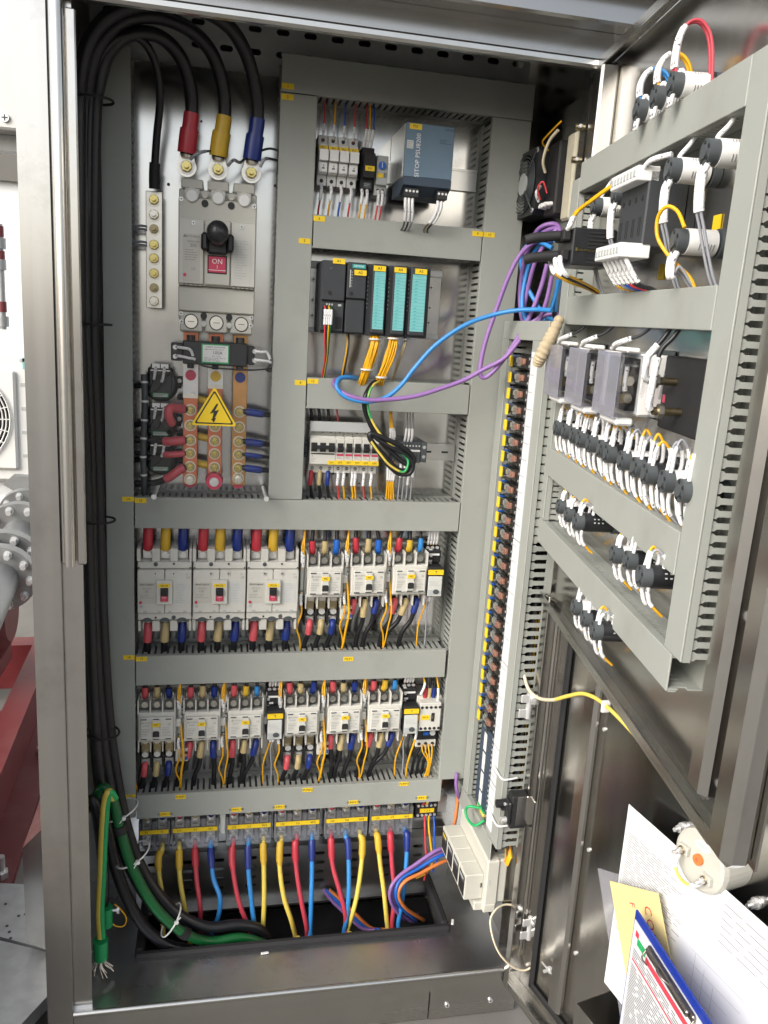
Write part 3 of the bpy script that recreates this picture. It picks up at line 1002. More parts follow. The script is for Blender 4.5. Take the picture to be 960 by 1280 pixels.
for i, z in enumerate((-.122, -.197, -.267)):
    lab = ['topmost of the three small black current transformers beside the left duct', 'middle small black current transformer, between its two twins by the left duct', 'lowest of the three small black current transformers beside the left duct'][i]
    M_ = BACK.at(-.107, 0, z)
    if i == 0:
        RC.matrix_world = M_
        RC['label'] = lab
    else:
        dup(RC, lab, M_)
    for j, x in enumerate((-.115, -.099)):
        wire('sense_wire', [BACK.w(x, -.054, z + .030), BACK.w(x - .001, -.060, z + .020), BACK.w(x - .004, -.058, z + .006), BACK.w(x - .012, -.050, z - .012), BACK.w(-.128, -.05, z - .02)], .0014, 'black', f'{"left" if j == 0 else "right"} white marked wire on the {["topmost", "middle", "lowest"][i]} small current transformer', 'wire', 'current transformer wires', sleeves=[(.05, .45, .0027, 'wwhite', 'marker_sleeve')])
    wire('busbar_lead', [BACK.w(-.158, -.03, z - .010), BACK.w(-.13, -.035, z - .006), BACK.w(-.10, -.03, z - .004), BACK.w(-.07, -.02, z - .006)], .0055, 'cable', f'black lead threaded through the {["topmost", "middle", "lowest"][i]} small current transformer', 'power cable', 'leads from the busbars', n=9)
wire('wire_loom', P3(BACK, [(180, 468, -.055), (181, 500, -.06), (180, 535, -.058), (179, 570, -.06), (180, 600, -.055), (181, 628, -.04)]), .0062, 'dkgrey', 'dark grey taped wire loom running down past the small current transformers', 'wire loom', n=10, sleeves=[(.05 + .14 * k, .065 + .14 * k, .0068, 'tie', 'cable_tie') for k in range(6)])
# clear cover with the warning sign
t = thing('acrylic_cover', 'clear acrylic guard sheet standing in front of the copper busbars', 'guard sheet', BACK.at(-.006, -.118, -.155))
part('sheet', MB().box(-.114, .108, -.0015, .0015, -.182, .150, 'acrylic'), t)
for x in (-.108, .103):
    for z in (-.176,):
        part('standoff', MB().cyl((x, .0015, z), (x, .112, z), .004, 'zinc', 10).cyl((x, -.0015, z), (x, -.005, z), .005, 'zinc', 12), t)
t = thing('warning_sign', 'yellow triangular high voltage warning sign with black lightning bolt', 'warning sign', BACK.at(-.0045, -.1200, -.1675))
def rtri(r, rc):
    pts = []
    for k in range(3):
        a = math.pi / 2 + k * 2 * math.pi / 3
        c_ = (r - 2 * rc) * math.cos(a), (r - 2 * rc) * math.sin(a)
        for j in range(7):
            bb = a - math.pi / 3 + j * math.pi / 9
            pts.append((c_[0] + rc * math.cos(bb), c_[1] + rc * math.sin(bb)))
    return pts
part('plate', MB().prism([(x, z) for x, z in rtri(.049, .003)], -.0012, 0, 'tagyellow'), t)
ring = rtri(.0425, .0025)
inn = rtri(.0375, .0018)
mb = MB()
n_ = len(ring)
mb.add([(x, -.0015, z) for x, z in ring] + [(x, -.0015, z) for x, z in inn], [(i, (i + 1) % n_, (i + 1) % n_ + n_, i + n_) for i in range(n_)], 'ink')
boltp = [(.004, .017), (-.008, -.002), (-.001, .000), (-.0035, -.012), (-.0062, -.0115), (-.0005, -.0185), (.0035, -.0098), (.0008, -.0105), (.0085, .0055), (.001, .0035), (.0075, .017)]
mb.prism(boltp, -.0018, -.0013, 'ink')
part('pictogram', mb, t)
# ---------------------------------------------------------------- three moulded case breakers
def mccb():
    t = thing('moulded_breaker', 'x', 'circuit breaker', Matrix.Identity(4), 'three ivory moulded case breakers')
    b = MB()
    b.box(-.052, .052, -.062, 0, -.060, .060, 'ivory', .002)
    b.box(-.052, -.0005, -.084, -.062, -.041, .046, 'ivory', .0012)
    b.box(.0005, .052, -.084, -.062, -.041, .046, 'ivory', .0012)
    b.box(-.052, .052, -.076, -.062, .047, .060, 'ivory', .0015)
    b.box(-.052, .052, -.078, -.062, -.057, -.042, 'ivory', .0015)
    for x in (-.0505, -.0175, .0175, .0505):
        w_ = .0035 if abs(x) > .03 else .0075
        b.box(x - w_ if x < .03 else x - w_, x + w_ if x < -.03 or abs(x) < .03 else x + .0015, -.072, 0, .060, .086, 'ivory', .001)
        b.box(max(-.052, x - w_), min(.052, x + w_), -.074, 0, -.082, -.060, 'ivory', .001)
    for x in (-.034, 0, .034):
        b.box(x - .016, x + .016, -.040, 0, .060, .080, 'dkgrey')
        b.box(x - .016, x + .016, -.030, 0, -.078, -.060, 'dkgrey')
        n_ = 10
        arch = [(x - .011, -.057)] + [(x + .0105 * math.cos(math.pi - math.pi * k / n_), -.063 + .010 * math.sin(math.pi * k / n_)) for k in range(n_ + 1)]
        b.prism([(x + .0105 * math.cos(math.pi * k / n_), -.0605 + .0085 * math.sin(math.pi * k / n_)) for k in range(n_ + 1)], -.0786, -.0776, 'dkgrey')
    part('body', b, t)
    s_ = MB().box(-.0155, .0155, -.0925, -.084, -.021, .028, 'ivory', .0012)
    o = part('switch_frame', s_, t)
    part('toggle', MB().box(-.0075, .0075, -.0932, -.0925, -.014, .013, 'ink').box(-.0068, .0068, -.102, -.0932, -.001, .0115, 'black', .0015), o)
    part('position_flag', MB().box(-.0068, .0068, -.0962, -.0932, -.0135, -.0015, 'redflag', .0006).text('ON', 0, -.0052, -.0965, .0036, 'inkwhite').text('I', 0, -.0102, -.0965, .0026, 'inkwhite'), o)
    part('label', MB().box(-.0115, .0115, -.0932, -.0925, .0142, .0215, 'tagyellow').text('MCCB', 0, .0178, -.0935, .0036, 'ink'), o)
    p_ = MB().box(-.050, -.018, -.0848, -.084, -.021, .0215, 'beige')
    logo(p_, -.0455, .0175, -.0852, .0052)
    p_.text('MITSUBISHI', -.032, .0172, -.0852, .0034, 'ink', sx=.95)
    p_.text('NF125-SV', -.034, .0095, -.0852, .003, 'greyink').text('100', -.036, .0035, -.0852, .005, 'greyink').lines(-.047, -.022, -.003, .0032, 3, -.0852, 'greyink', .0004, 3)
    p_.cyl((-.046, -.084, -.0185), (-.046, -.0872, -.0185), .0028, 'redflag', 12)
    p_.box(-.048, -.042, -.0848, -.084, -.030, -.0245, 'ltgrey')
    p_.text('CE', .045, .0315, -.0846, .0042, 'greyink').text('KS', .043, .038, -.0846, .003, 'greyink')
    part('nameplate', p_, t)
    p_ = MB().box(.018, .046, -.0848, -.084, -.021, .0215, 'greywhite').lines(.021, .043, .018, .0033, 12, -.0852, 'ltgrey', .0005, 9)
    part('rating_plate', p_, t)
    for x in (-.0175, .0175):
        part('screw', MB().screw(x, .040, -.084, .0036), t)
    part('screw_hole', MB().cyl((-.0175, -.0755, .056), (-.0175, -.0768, .056), .0042, 'dkgrey', 14).cyl((.0175, -.0755, .057), (.0175, -.0768, .057), .0022, 'ink', 10).cyl((.0175, -.0775, -.052), (.0175, -.0786, -.052), .0042, 'dkgrey', 14).cyl((-.0175, -.0775, -.052), (-.0175, -.0786, -.052), .0022, 'ink', 10)
         .box(-.0508, -.048, -.0768, -.0758, .048, .0505, 'ink').box(.048, .0508, -.0768, -.0758, .048, .0505, 'ink'), t)
    for x in (-.034, 0, .034):
        part('terminal', MB().box(x - .0105, x + .0105, -.052, -.040, .060, .082, 'tin', .001).cyl((x, -.052, .070), (x, -.058, .070), .0068, 'zinc', 14), t)
        part('terminal', MB().box(x - .0095, x + .0095, -.046, -.030, -.078, -.062, 'tin').cyl((x, -.046, -.066), (x, -.052, -.066), .006, 'zinc', 14), t)
    part('arc_barrier', MB().box(-.0182, -.0168, -.035, -.002, .086, .104, 'clearcover').box(.0168, .0182, -.035, -.002, .086, .104, 'clearcover').box(-.046, -.0445, -.035, -.002, .086, .104, 'clearcover'), t)
    part('latch_mark', kind='stuff', parent=t, mb=MB().box(-.041, -.034, -.0844, -.0838, -.0405, -.0360, 'ltgrey').box(-.0135, -.007, -.0844, -.0838, -.0405, -.0360, 'ltgrey').box(.007, .0135, -.0844, -.0838, -.0405, -.0360, 'ltgrey').box(.036, .043, -.0844, -.0838, -.0405, -.0360, 'ltgrey'))
    return t
MC = mccb()
for i, x in enumerate((-.0965, .011, .118)):
    M_ = BACK.at(x, 0, -.535) @ Matrix.Diagonal((1, 1, 1.03, 1))
    lab = ['leftmost of the three ivory moulded case breakers', 'middle ivory moulded case breaker of the three', 'ivory moulded case breaker beside the upper contactors'][i]
    if i == 0:
        MC.matrix_world = M_
        MC['label'] = lab
    else:
        dup(MC, lab, M_)
    which = ['left', 'middle', 'right'][i]
    for j, (dx, c_, nm) in enumerate(((-.034, 'red', 'red'), (0, 'yellow', 'yellow'), (.034, 'navy', 'dark blue'))):
        X = x + dx
        wire('breaker_lead', [BACK.w(X, -.050, -.452), BACK.w(X, -.054, -.436), BACK.w(X + .001, -.052, -.41), BACK.w(X + .002, -.045, -.380)], .0075, 'cable', f'black lead with {nm} sleeve entering the top of the {which} moulded breaker', 'power cable', 'sleeved leads of the moulded breakers', sleeves=[(.0, .62, .0102, c_, 'sleeve')], n=10)
        c2 = ('pink', 'cream', 'navy')[j]
        wire('breaker_lead', [BACK.w(X, -.046, -.612), BACK.w(X - .0005, -.052, -.628), BACK.w(X - .002, -.052, -.650), BACK.w(X - .003, -.045, -.69)], .0068, 'cable', f'black lead with {("red", "cream", "dark blue")[j]} sleeve leaving the bottom of the {which} moulded breaker', 'power cable', 'sleeved leads of the moulded breakers', sleeves=[(.0, .48, .0088, c2, 'sleeve')], n=10)
# ---------------------------------------------------------------- contactors
def contactor():
    t = thing('contactor', 'x', 'contactor', Matrix.Identity(4), 'ivory motor contactors')
    b = MB()
    b.box(-.043, .041, -.020, 0, -.046, .050, 'ivory', .0015)
    b.box(-.038, .036, -.052, -.020, -.036, .038, 'ivory', .0015)
    b.box(-.034, .031, -.078, -.052, -.030, .022, 'ivory', .0015)
    b.box(-.030, .027, -.086, -.078, -.024, .016, 'ivory', .0015)
    for i, x in enumerate((-.0345, -.0135, .008, .0295)):
        b.box(x - .0012, x + .0012, -.078, -.020, .020, .044, 'ivory', .0005)
        b.box(x - .0012, x + .0012, -.070, -.020, -.052, -.028, 'ivory', .0005)
    for x in (-.024, -.0027, .0187):
        b.box(x - .005, x + .005, -.0866, -.0858, .0125, .0145, 'dkgrey')
        b.box(x - .005, x + .005, -.0866, -.0858, -.0228, -.0208, 'dkgrey')
    b.box(-.009, .004, -.0905, -.086, -.020, .013, 'ivory', .001)
    b.box(.0275, .040, -.070, -.052, -.008, .006, 'ivory', .001)
    part('body', b, t)
    part('window', MB().box(-.0088, .0038, -.0912, -.0904, -.0165, -.0045, 'greywhite').prism([(-.0082, -.0156), (.0032, -.0156), (.0032, -.0076), (.0012, -.0054), (-.0062, -.0054), (-.0082, -.0076)], -.0925, -.0911, 'ink'), t)
    part('label', MB().box(-.0095, .0050, -.0915, -.0905, .0020, .0085, 'tagyellow').text('MC', -.002, .0053, -.0918, .0036, 'ink'), t)
    p_ = MB()
    logo(p_, -.0265, .0075, -.0865, .0035)
    p_.text('MITSUBISHI', -.0178, .0075, -.0865, .0022, 'greyink').text('S-N35', -.020, .0025, -.0865, .003, 'greyink').text('CE', .020, .0045, -.0865, .0034, 'greyink')
    p_.lines(-.028, -.012, -.004, .0028, 5, -.0865, 'greyink', .00035, 6).lines(.008, .025, -.002, .0028, 6, -.0865, 'greyink', .00035, 7)
    part('lettering', p_, t)
    for x in (-.024, -.0027, .0187):
        part('terminal', MB().box(x - .0082, x + .0082, -.046, -.020, .038, .046, 'tin').box(x - .0085, x + .0085, -.066, -.052, .022, .039, 'relayclear').cyl((x, -.058, .030), (x, -.062, .030), .0058, 'tin', 12), t)
        part('terminal', MB().box(x - .0075, x + .0075, -.045, -.020, -.048, -.036, 'tin').cyl((x, -.045, -.041), (x, -.049, -.041), .0055, 'tin', 12), t)
    a = MB().box(-.045, -.0395, -.060, -.020, -.040, .044, 'greywhite', .001)
    for z in (.034, .024, -.026, -.036):
        a.box(-.0448, -.0390, -.0615, -.060, z - .0035, z + .0035, 'dkgrey')
        a.cyl((-.042, -.0612, z), (-.042, -.063, z), .0024, 'zinc', 10)
    part('auxiliary_block', a, t)
    a = MB().box(.0365, .0435, -.056, -.020, -.006, .044, 'greywhite', .001)
    for z in (.034, .020, .006):
        a.box(.0372, .0430, -.0575, -.056, z - .004, z + .004, 'dkgrey')
        a.cyl((.040, -.0572, z), (.040, -.0592, z), .0026, 'zinc', 10)
    part('auxiliary_block', a, t)
    return t
CT = contactor()
def pole(t_m, x, z, label, M_):
    pass
XU = [(.228, -.5035), (.3195, -.501), (.409, -.4985)]
XL = [(-.110, -.8195), (-.018, -.8215), (.072, -.8215), (.1915, -.819), (.2845, -.819), (.3735, -.8185)]
CN = ['leftmost upper', 'middle upper', 'right upper', 'leftmost lower', 'second lower', 'third lower', 'fourth lower', 'fifth lower', 'sixth lower']
CL = ['leftmost of the three contactors in the upper row, above a black overload relay', 'middle contactor of the three in the upper row', 'right contactor of the upper row, touching the black timer module',
      'leftmost contactor of the lower row, above an overload relay', 'second contactor from the left in the lower row', 'third contactor of the lower row, left of the first black timer module',
      'fourth contactor of the lower row, right of the first timer module', 'fifth contactor from the left in the lower row', 'sixth contactor of the lower row, left of the second timer module']
UPC = [('red', 'cream', 'blue'), ('red', 'cream', 'blue'), ('red', 'yellow', 'sky_blue'), ('pink', 'cream', 'navy'), ('pink', 'cream', 'navy'), ('pink', 'yellow', 'sky_blue'), ('pink', 'cream', 'navy'), ('pink', 'cream', 'navy'), ('pink', 'yellow', 'sky_blue')]
CNAME = {'red': 'red', 'pink': 'red', 'cream': 'cream', 'blue': 'blue', 'navy': 'dark blue', 'yellow': 'yellow', 'sky_blue': 'light blue'}
for i, (x, z) in enumerate(XU + XL):
    z -= .005 + (.002 if i < 3 else 0)
    M_ = BACK.at(x, 0, z) @ Matrix.Rotation(rnd.uniform(-.008, .008), 4, 'Y') @ Matrix.Diagonal((1.15, 1, 1.26, 1))
    if i == 0:
        CT.matrix_world = M_
        CT['label'] = CL[i]
    else:
        dup(CT, CL[i], M_)
    up = i < 3
    zt = -.395 if up else -.728
    zb = -.690 if up else -1.0
    has_ol = i in (0, 3, 6)
    for j, dx in enumerate((-.0276, -.0031, .0215)):
        X = x + dx
        c_ = UPC[i][j]
        thin = c_ == 'sky_blue'
        jx = rnd.uniform(-.0035, .0035)
        wire('motor_lead', [BACK.w(X, -.050, z + .052), BACK.w(X + jx * .5, -.058, z + .062), BACK.w(X + jx, -.058, z + .079 + rnd.uniform(0, .006)), BACK.w(X + jx * 2 + (.004 if j == 0 else 0), -.052, (z + .076 + zt) / 2 + .01), BACK.w(X + jx * 2 + .004, -.045, zt + .03)], .0042 if not thin else .0034, 'cable',
             f'black lead with {CNAME[c_]} sleeve into the top of the {CN[i]} contactor', 'power cable', 'sleeved leads of the contactors', sleeves=[(.02, rnd.uniform(.30, .38), .0070 if not thin else .0058, c_, 'sleeve')], n=8)
        if not has_ol:
            c2 = ('pink', 'cream', 'navy')[j]
            bend = rnd.uniform(-.009, .005) - (.008 if i in (2, 8) else 0)
            wire('motor_lead', [BACK.w(X, -.048, z - .052), BACK.w(X, -.056, z - .062), BACK.w(X - .001 + bend * .3, -.058, z - .078), BACK.w(X + bend, -.056, z - .105), BACK.w(X + bend * 2.2 - .004, -.052, z - .135), BACK.w(X + bend * 2.6 - .006, -.042, zb)], .0052, 'cable',
                 f'black lead with {CNAME[c2]} sleeve out of the bottom of the {CN[i]} contactor', 'power cable', 'sleeved leads of the contactors', sleeves=[(.04, rnd.uniform(.24, .31), .0074, c2, 'sleeve')], n=8)
# overload relays
def overload():
    t = thing('overload_relay', 'x', 'overload relay', Matrix.Identity(4), 'black thermal overload relays')
    b = MB().box(-.036, .030, -.030, 0, -.030, .018, 'mattblack', .002)
    for x in (-.0345, -.0135, .008, .0285):
        b.box(x - .0015, x + .0015, -.058, -.030, -.028, .016, 'mattblack', .0006)
    b.box(-.036, .030, -.055, -.030, -.009, -.002, 'mattblack', .001)
    part('body', b, t)
    for x in (-.024, -.0027, .0187):
        part('link', MB().box(x - .0065, x + .0065, -.050, -.046, -.004, .020, 'darkbrass').box(x - .006, x + .006, -.045, -.034, -.002, .012, 'tin').cyl((x, -.050, .000), (x, -.056, .000), .0058, 'zinc', 14), t)
        part('terminal', MB().box(x - .0072, x + .0072, -.046, -.034, -.027, -.010, 'tin').cyl((x, -.046, -.017), (x, -.052, -.017), .0058, 'zinc', 14), t)
    o = part('setting_block', MB().box(.0305, .0535, -.064, 0, -.014, .014, 'ivory', .0015), t)
    part('dial', MB().cyl((.040, -.064, 0), (.040, -.066, 0), .0058, 'ltgrey', 18).box(.036, .044, -.0665, -.0658, -.0006, .0006, 'ink'), o)
    part('button', MB().box(.0475, .0525, -.0655, -.064, -.010, -.003, 'blue').box(.0475, .0525, -.0655, -.064, .003, .008, 'ink'), o)
    return t
OL = overload()
for k, i in enumerate((0, 3, 6)):
    x, z = (XU + XL)[i]
    lab = f'black overload relay with small ivory dial block below the {CN[i]} contactor'
    z -= .014
    M_ = BACK.at(x, 0, z - .070) @ Matrix.Diagonal((1.15, 1, 1.08, 1))
    if k == 0:
        OL.matrix_world = M_
        OL['label'] = lab
    else:
        dup(OL, lab, M_)
    zb = -.690 if i < 3 else -1.0
    for j, dx in enumerate((-.0276, -.0031, .0215)):
        X = x + dx
        c2 = ('pink', 'cream', 'navy')[j]
        wire('motor_lead', [BACK.w(X, -.052, z - .090), BACK.w(X - .001, -.060, z - .098), BACK.w(X - .003, -.058, z - .118), BACK.w(X - .008, -.050, z - .140), BACK.w(X - .013, -.042, zb)], .0050, 'cable', f'black lead with {CNAME[c2]} sleeve under the {CN[i]} contactor\'s overload relay', 'power cable', 'sleeved leads of the overload relays', sleeves=[(.02, .36, .0068, c2, 'sleeve')], n=8)
# black timer modules
def timer():
    t = thing('timer_module', 'x', 'timer relay', Matrix.Identity(4), 'black timer modules')
    b = MB().box(-.0135, .0135, -.045, 0, -.050, .050, 'mattblack', .0015).box(-.0125, .0125, -.058, -.045, .018, .044, 'mattblack', .0015).box(-.0125, .0125, -.086, -.045, -.046, .016, 'mattblack', .0015)
    part('body', b, t)
    part('face', MB().box(-.0115, .0115, -.0885, -.086, -.044, -.002, 'greywhite', .0008).box(-.011, .0, -.089, -.0884, -.042, -.030, 'ltgrey').cyl((.002, -.0885, -.034), (.002, -.0905, -.034), .005, 'dkgrey', 16).lines(-.009, .009, -.012, .003, 4, -.0889, 'ltgrey', .0004, 1), t)
    part('label', MB().box(-.0125, .0125, -.0895, -.0862, .0015, .0115, 'tagyellow').text('T', 0, .0065, -.0898, .005, 'ink'), t)
    part('nameplate', MB().box(-.010, .010, -.0588, -.058, .0335, .0375, 'white').box(-.009, -.002, -.0588, -.058, .020, .024, 'white'), t)
    for x in (-.008, .0, .008):
        part('terminal_screw', MB().cyl((x, -.045, .047), (x, -.0475, .047), .003, 'zinc', 10), t)
    return t
TM = timer()
for i, (x, z, lab) in enumerate(((.470, -.4935, 'black timer module at the right end of the upper contactor row'), (.132, -.812, 'black timer module between the third and fourth lower contactors'), (.430, -.812, 'black timer module right of the sixth lower contactor'))):
    M_ = BACK.at(x - (.010 if i == 0 else .001), 0, z - .004) @ Matrix.Diagonal((1.32, 1, 1.06, 1))
    if i == 0:
        TM.matrix_world = M_
        TM['label'] = lab
    else:
        dup(TM, lab, M_)
    for j in range(4):
        X = x - (.012 if i == 0 else .002) + (j - 1.5) * .0062
        wire('control_wire', [BACK.w(X, -.046, z + .052), BACK.w(X, -.052, z + .062), BACK.w(X + .0006, -.052, z + .080), BACK.w(X + .001, -.046, z + .13)], .0015, 'wyellow', f'{ORD[j]} yellow wire with white marker above the {("upper", "left lower", "right lower")[i]} timer module', 'wire', 'yellow timer wires', sleeves=[(.05, .42, .0028, 'wwhite', 'marker_sleeve')], n=6)
    for j in range(2):
        X = x - (.012 if i == 0 else .002) + (j - .5) * .006
        wire('control_wire', [BACK.w(X, -.046, z - .046), BACK.w(X, -.055, z - .062), BACK.w(X - .007, -.055, z - .090), BACK.w(X - .016 + j * .012, -.052, z - .13), BACK.w(X - .014 + j * .012, -.044, z - .19)], .0018, ('wyellow', 'wgrey')[j], f'{("yellow", "grey")[j]} wire curving down from the {("upper", "left lower", "right lower")[i]} timer module', 'wire', 'wires below the timer modules', sleeves=[(.03, .20, .0028, 'wwhite', 'marker_sleeve')], n=6)
# small contactor at the right end of the lower row
t = thing('small_contactor', 'small white contactor at the right end of the lower row', 'contactor', BACK.at(.475, 0, -.828) @ Matrix.Diagonal((1.16, 1, 1.12, 1)))
b = MB().box(-.024, .026, -.060, 0, -.034, .036, 'ivory', .0015).box(-.022, .020, -.082, -.060, -.030, .030, 'ivory', .0015).box(.026, .036, -.058, 0, -.030, .030, 'ivory', .001)
part('body', b, t)
s_ = MB()
for i in range(5):
    for z in (.021, -.024):
        s_.cyl((-.018 + i * .0088, -.082, z), (-.018 + i * .0088, -.0828, z), .003, 'ink', 12)
for z in (.016, .004, -.012):
    s_.cyl((.031, -.058, z), (.031, -.0588, z), .003, 'ink', 10)
part('screw_hole', s_, t)
part('label', MB().box(-.019, -.002, -.083, -.082, -.005, .005, 'tagyellow').text('MCA', -.0105, 0, -.0833, .0036, 'ink'), t)
part('window', MB().box(.001, .007, -.083, -.082, -.009, .009, 'ink').box(.002, .0045, -.085, -.083, -.002, .004, 'darkbrass'), t)
t = thing('overload_relay', 'small black and white overload relay with blue dial under the small contactor', 'overload relay', BACK.at(.475, 0, -.886) @ Matrix.Diagonal((1.12, 1, 1.05, 1)), 'black thermal overload relays')
part('body', MB().box(-.021, .023, -.055, 0, -.018, .018, 'mattblack', .002).box(-.021, .021, -.058, -.03, -.026, -.010, 'ivory', .001), t)
part('dial', MB().box(-.006, .005, -.0575, -.055, .001, .008, 'blue').cyl((.013, -.055, .006), (.013, -.0585, .006), .0058, 'greywhite', 16), t)
part('terminal_screw', MB().cyl((-.014, -.058, -.018), (-.014, -.059, -.018), .0035, 'ink', 10).cyl((0, -.058, -.018), (0, -.059, -.018), .0035, 'ink', 10).cyl((.014, -.058, -.018), (.014, -.059, -.018), .0035, 'ink', 10), t)
for j, (dx, c_) in enumerate(((-.014, 'red'), (-.004, 'cream'), (.006, 'navy'))):
    wire('motor_lead', [BACK.w(.478 + dx, -.060, -.790), BACK.w(.478 + dx, -.062, -.775), BACK.w(.479 + dx, -.060, -.752), BACK.w(.480 + dx, -.05, -.70)], .0032, 'cable', f'black lead with {CNAME[c_]} sleeve into the small contactor', 'power cable', 'sleeved leads of the contactors', sleeves=[(.0, .26, .0048, c_, 'sleeve')], n=8)
for j in range(3):
    X = .463 + j * .012
    wire('motor_lead', [BACK.w(X, -.050, -.902), BACK.w(X, -.054, -.915), BACK.w(X - .010, -.052, -.945), BACK.w(X - .014, -.045, -1.0)], .0036, 'cable', f'{ORD[j]} black lead below the small overload relay', 'power cable', 'leads below the small overload relay', n=7)
for j in range(4):
    X = .466 + j * .0075
    wire('control_wire', [BACK.w(X, -.060, -.906), BACK.w(X + .001, -.066, -.92), BACK.w(.482 + j * .002, -.066, -.95), BACK.w(.477 + j * .003, -.055, -1.0)], .0017, 'wyellow', f'{ORD[j]} yellow wire gathered under the small overload relay', 'wire', 'yellow wires under the small overload relay', n=6)
wire('control_wire', P3(BACK, [(524, 893, -.08), (521, 905, -.085), (520, 920, -.08), (512, 945, -.075), (508, 962, -.06), (507, 985, -.05)]), .0022, 'wyellow', 'yellow wire pair bowed left of the small contactor', 'wire', n=6, sleeves=[(.1, .3, .003, 'wwhite', 'marker_sleeve')])
wire('control_wire', P3(BACK, [(526, 868, -.07), (531, 856, -.07), (529, 845, -.06), (524, 830, -.05)]), .0022, 'wyellow', 'yellow wire with white marker above the left of the small contactor', 'wire', n=6, sleeves=[(0, .4, .003, 'wwhite', 'marker_sleeve')])
wire('control_wire', P3(BACK, [(547, 878, -.07), (548, 860, -.07), (546, 845, -.06), (546, 830, -.05)]), .0022, 'wyellow', 'yellow wire with white marker above the right of the small contactor', 'wire', n=6, sleeves=[(0, .4, .003, 'wwhite', 'marker_sleeve')])
# yellow control wires beside every contactor
for i, (x, z) in enumerate(XU + XL):
    zt = -.370 if i < 3 else -.705
    zb = -.690 if i < 3 else -1.0
    X = x - .050
    z -= .005
    for k in range(2):
        wire('control_wire', [BACK.w(X + .002 * k, -.066, z + .030 - .010 * k), BACK.w(X - .001 + .003 * k, -.074, z + .045), BACK.w(X - .002 + .004 * k, -.072, z + .070), BACK.w(X + .001 * k - .001 + .004, -.062, z + .095), BACK.w(X + .002 + .004 * k, -.045, zt)], .0017, 'wyellow', f'{("inner", "outer")[k]} yellow control wire rising left of the {CN[i]} contactor', 'wire', 'yellow control wires of the contactors', sleeves=[(.03, .26, .0032, 'wwhite', 'marker_sleeve')], n=6)
    wire('control_wire', [BACK.w(X, -.066, z - .033), BACK.w(X - .001, -.072, z - .046), BACK.w(X + .002, -.072, z - .075), BACK.w(X - .006, -.066, z - .11), BACK.w(X + .002, -.058, z - .14), BACK.w(X + .006, -.045, zb)], .0019, 'wyellow', f'yellow control wire falling left of the {CN[i]} contactor', 'wire', 'yellow control wires of the contactors', sleeves=[(.02, .17, .0032, 'wwhite', 'marker_sleeve')], n=6)
    if i in (0, 1, 3, 4, 6, 7):
        X2 = x + .046
        wire('control_wire', [BACK.w(X2, -.062, z - .004), BACK.w(X2 + .002, -.070, z - .03), BACK.w(X2 + .006, -.076, z - .075), BACK.w(X2 + .002, -.072, z - .11), BACK.w(X2, -.062, z - .145), BACK.w(X2 - .003, -.045, zb)], .0026 if i in (0, 3, 6) else .0018, 'wyellow', f'yellow control wire falling right of the {CN[i]} contactor', 'wire', 'yellow control wires of the contactors', n=6)
        wire('control_wire', [BACK.w(X2, -.060, z + .034), BACK.w(X2, -.068, z + .048), BACK.w(X2 - .001, -.064, z + .075), BACK.w(X2 + .001, -.045, zt)], .0017, 'wyellow', f'yellow control wire rising right of the {CN[i]} contactor', 'wire', 'yellow control wires of the contactors', sleeves=[(.03, .3, .003, 'wwhite', 'marker_sleeve')], n=6)
b = MB()
for z in (-.50, -.82):
    b.box(-.154, .50, -.006, -.001, z - .0175, z + .0175, 'rail')
cpart('mounting_rail', b, label='rails behind the contactors')

# ---------------------------------------------------------------- top window: fuse holders, relay, timer, power supply
def sq(F, L):
    return [F.p(*a) for a in L]
def fuse():
    t = thing('fuse_holder', 'x', 'fuse holder', Matrix.Identity(4), 'white fuse holders')
    b = MB().box(-.009, .009, -.045, 0, -.042, .042, 'sheetwhite', .001).box(-.0085, .0085, -.058, -.045, -.024, .026, 'sheetwhite', .001)
    part('body', b, t)
    part('lever', MB().prism([(-.0082, -.004), (.0082, -.004), (.0082, .014), (-.0082, .014)], -.074, -.058, 'white').box(-.0082, .0082, -.064, -.058, -.022, -.005, 'white', .001), t)
    part('label', MB().box(-.0088, .0088, -.0588, -.0575, .0145, .0225, 'tagyellow').text('FU', 0, .0185, -.0592, .0042, 'ink'), t)
    part('screw_hole', MB().cyl((0, -.045, .034), (0, -.0456, .034), .0035, 'ink', 12).cyl((0, -.045, -.034), (0, -.0456, -.034), .0035, 'ink', 12), t)
    part('print_mark', MB().box(-.002, .003, -.0644, -.064, -.0165, -.0145, 'ink').box(0, .002, -.0644, -.064, -.013, -.010, 'greyink'), t)
    return t
F_ = fuse()
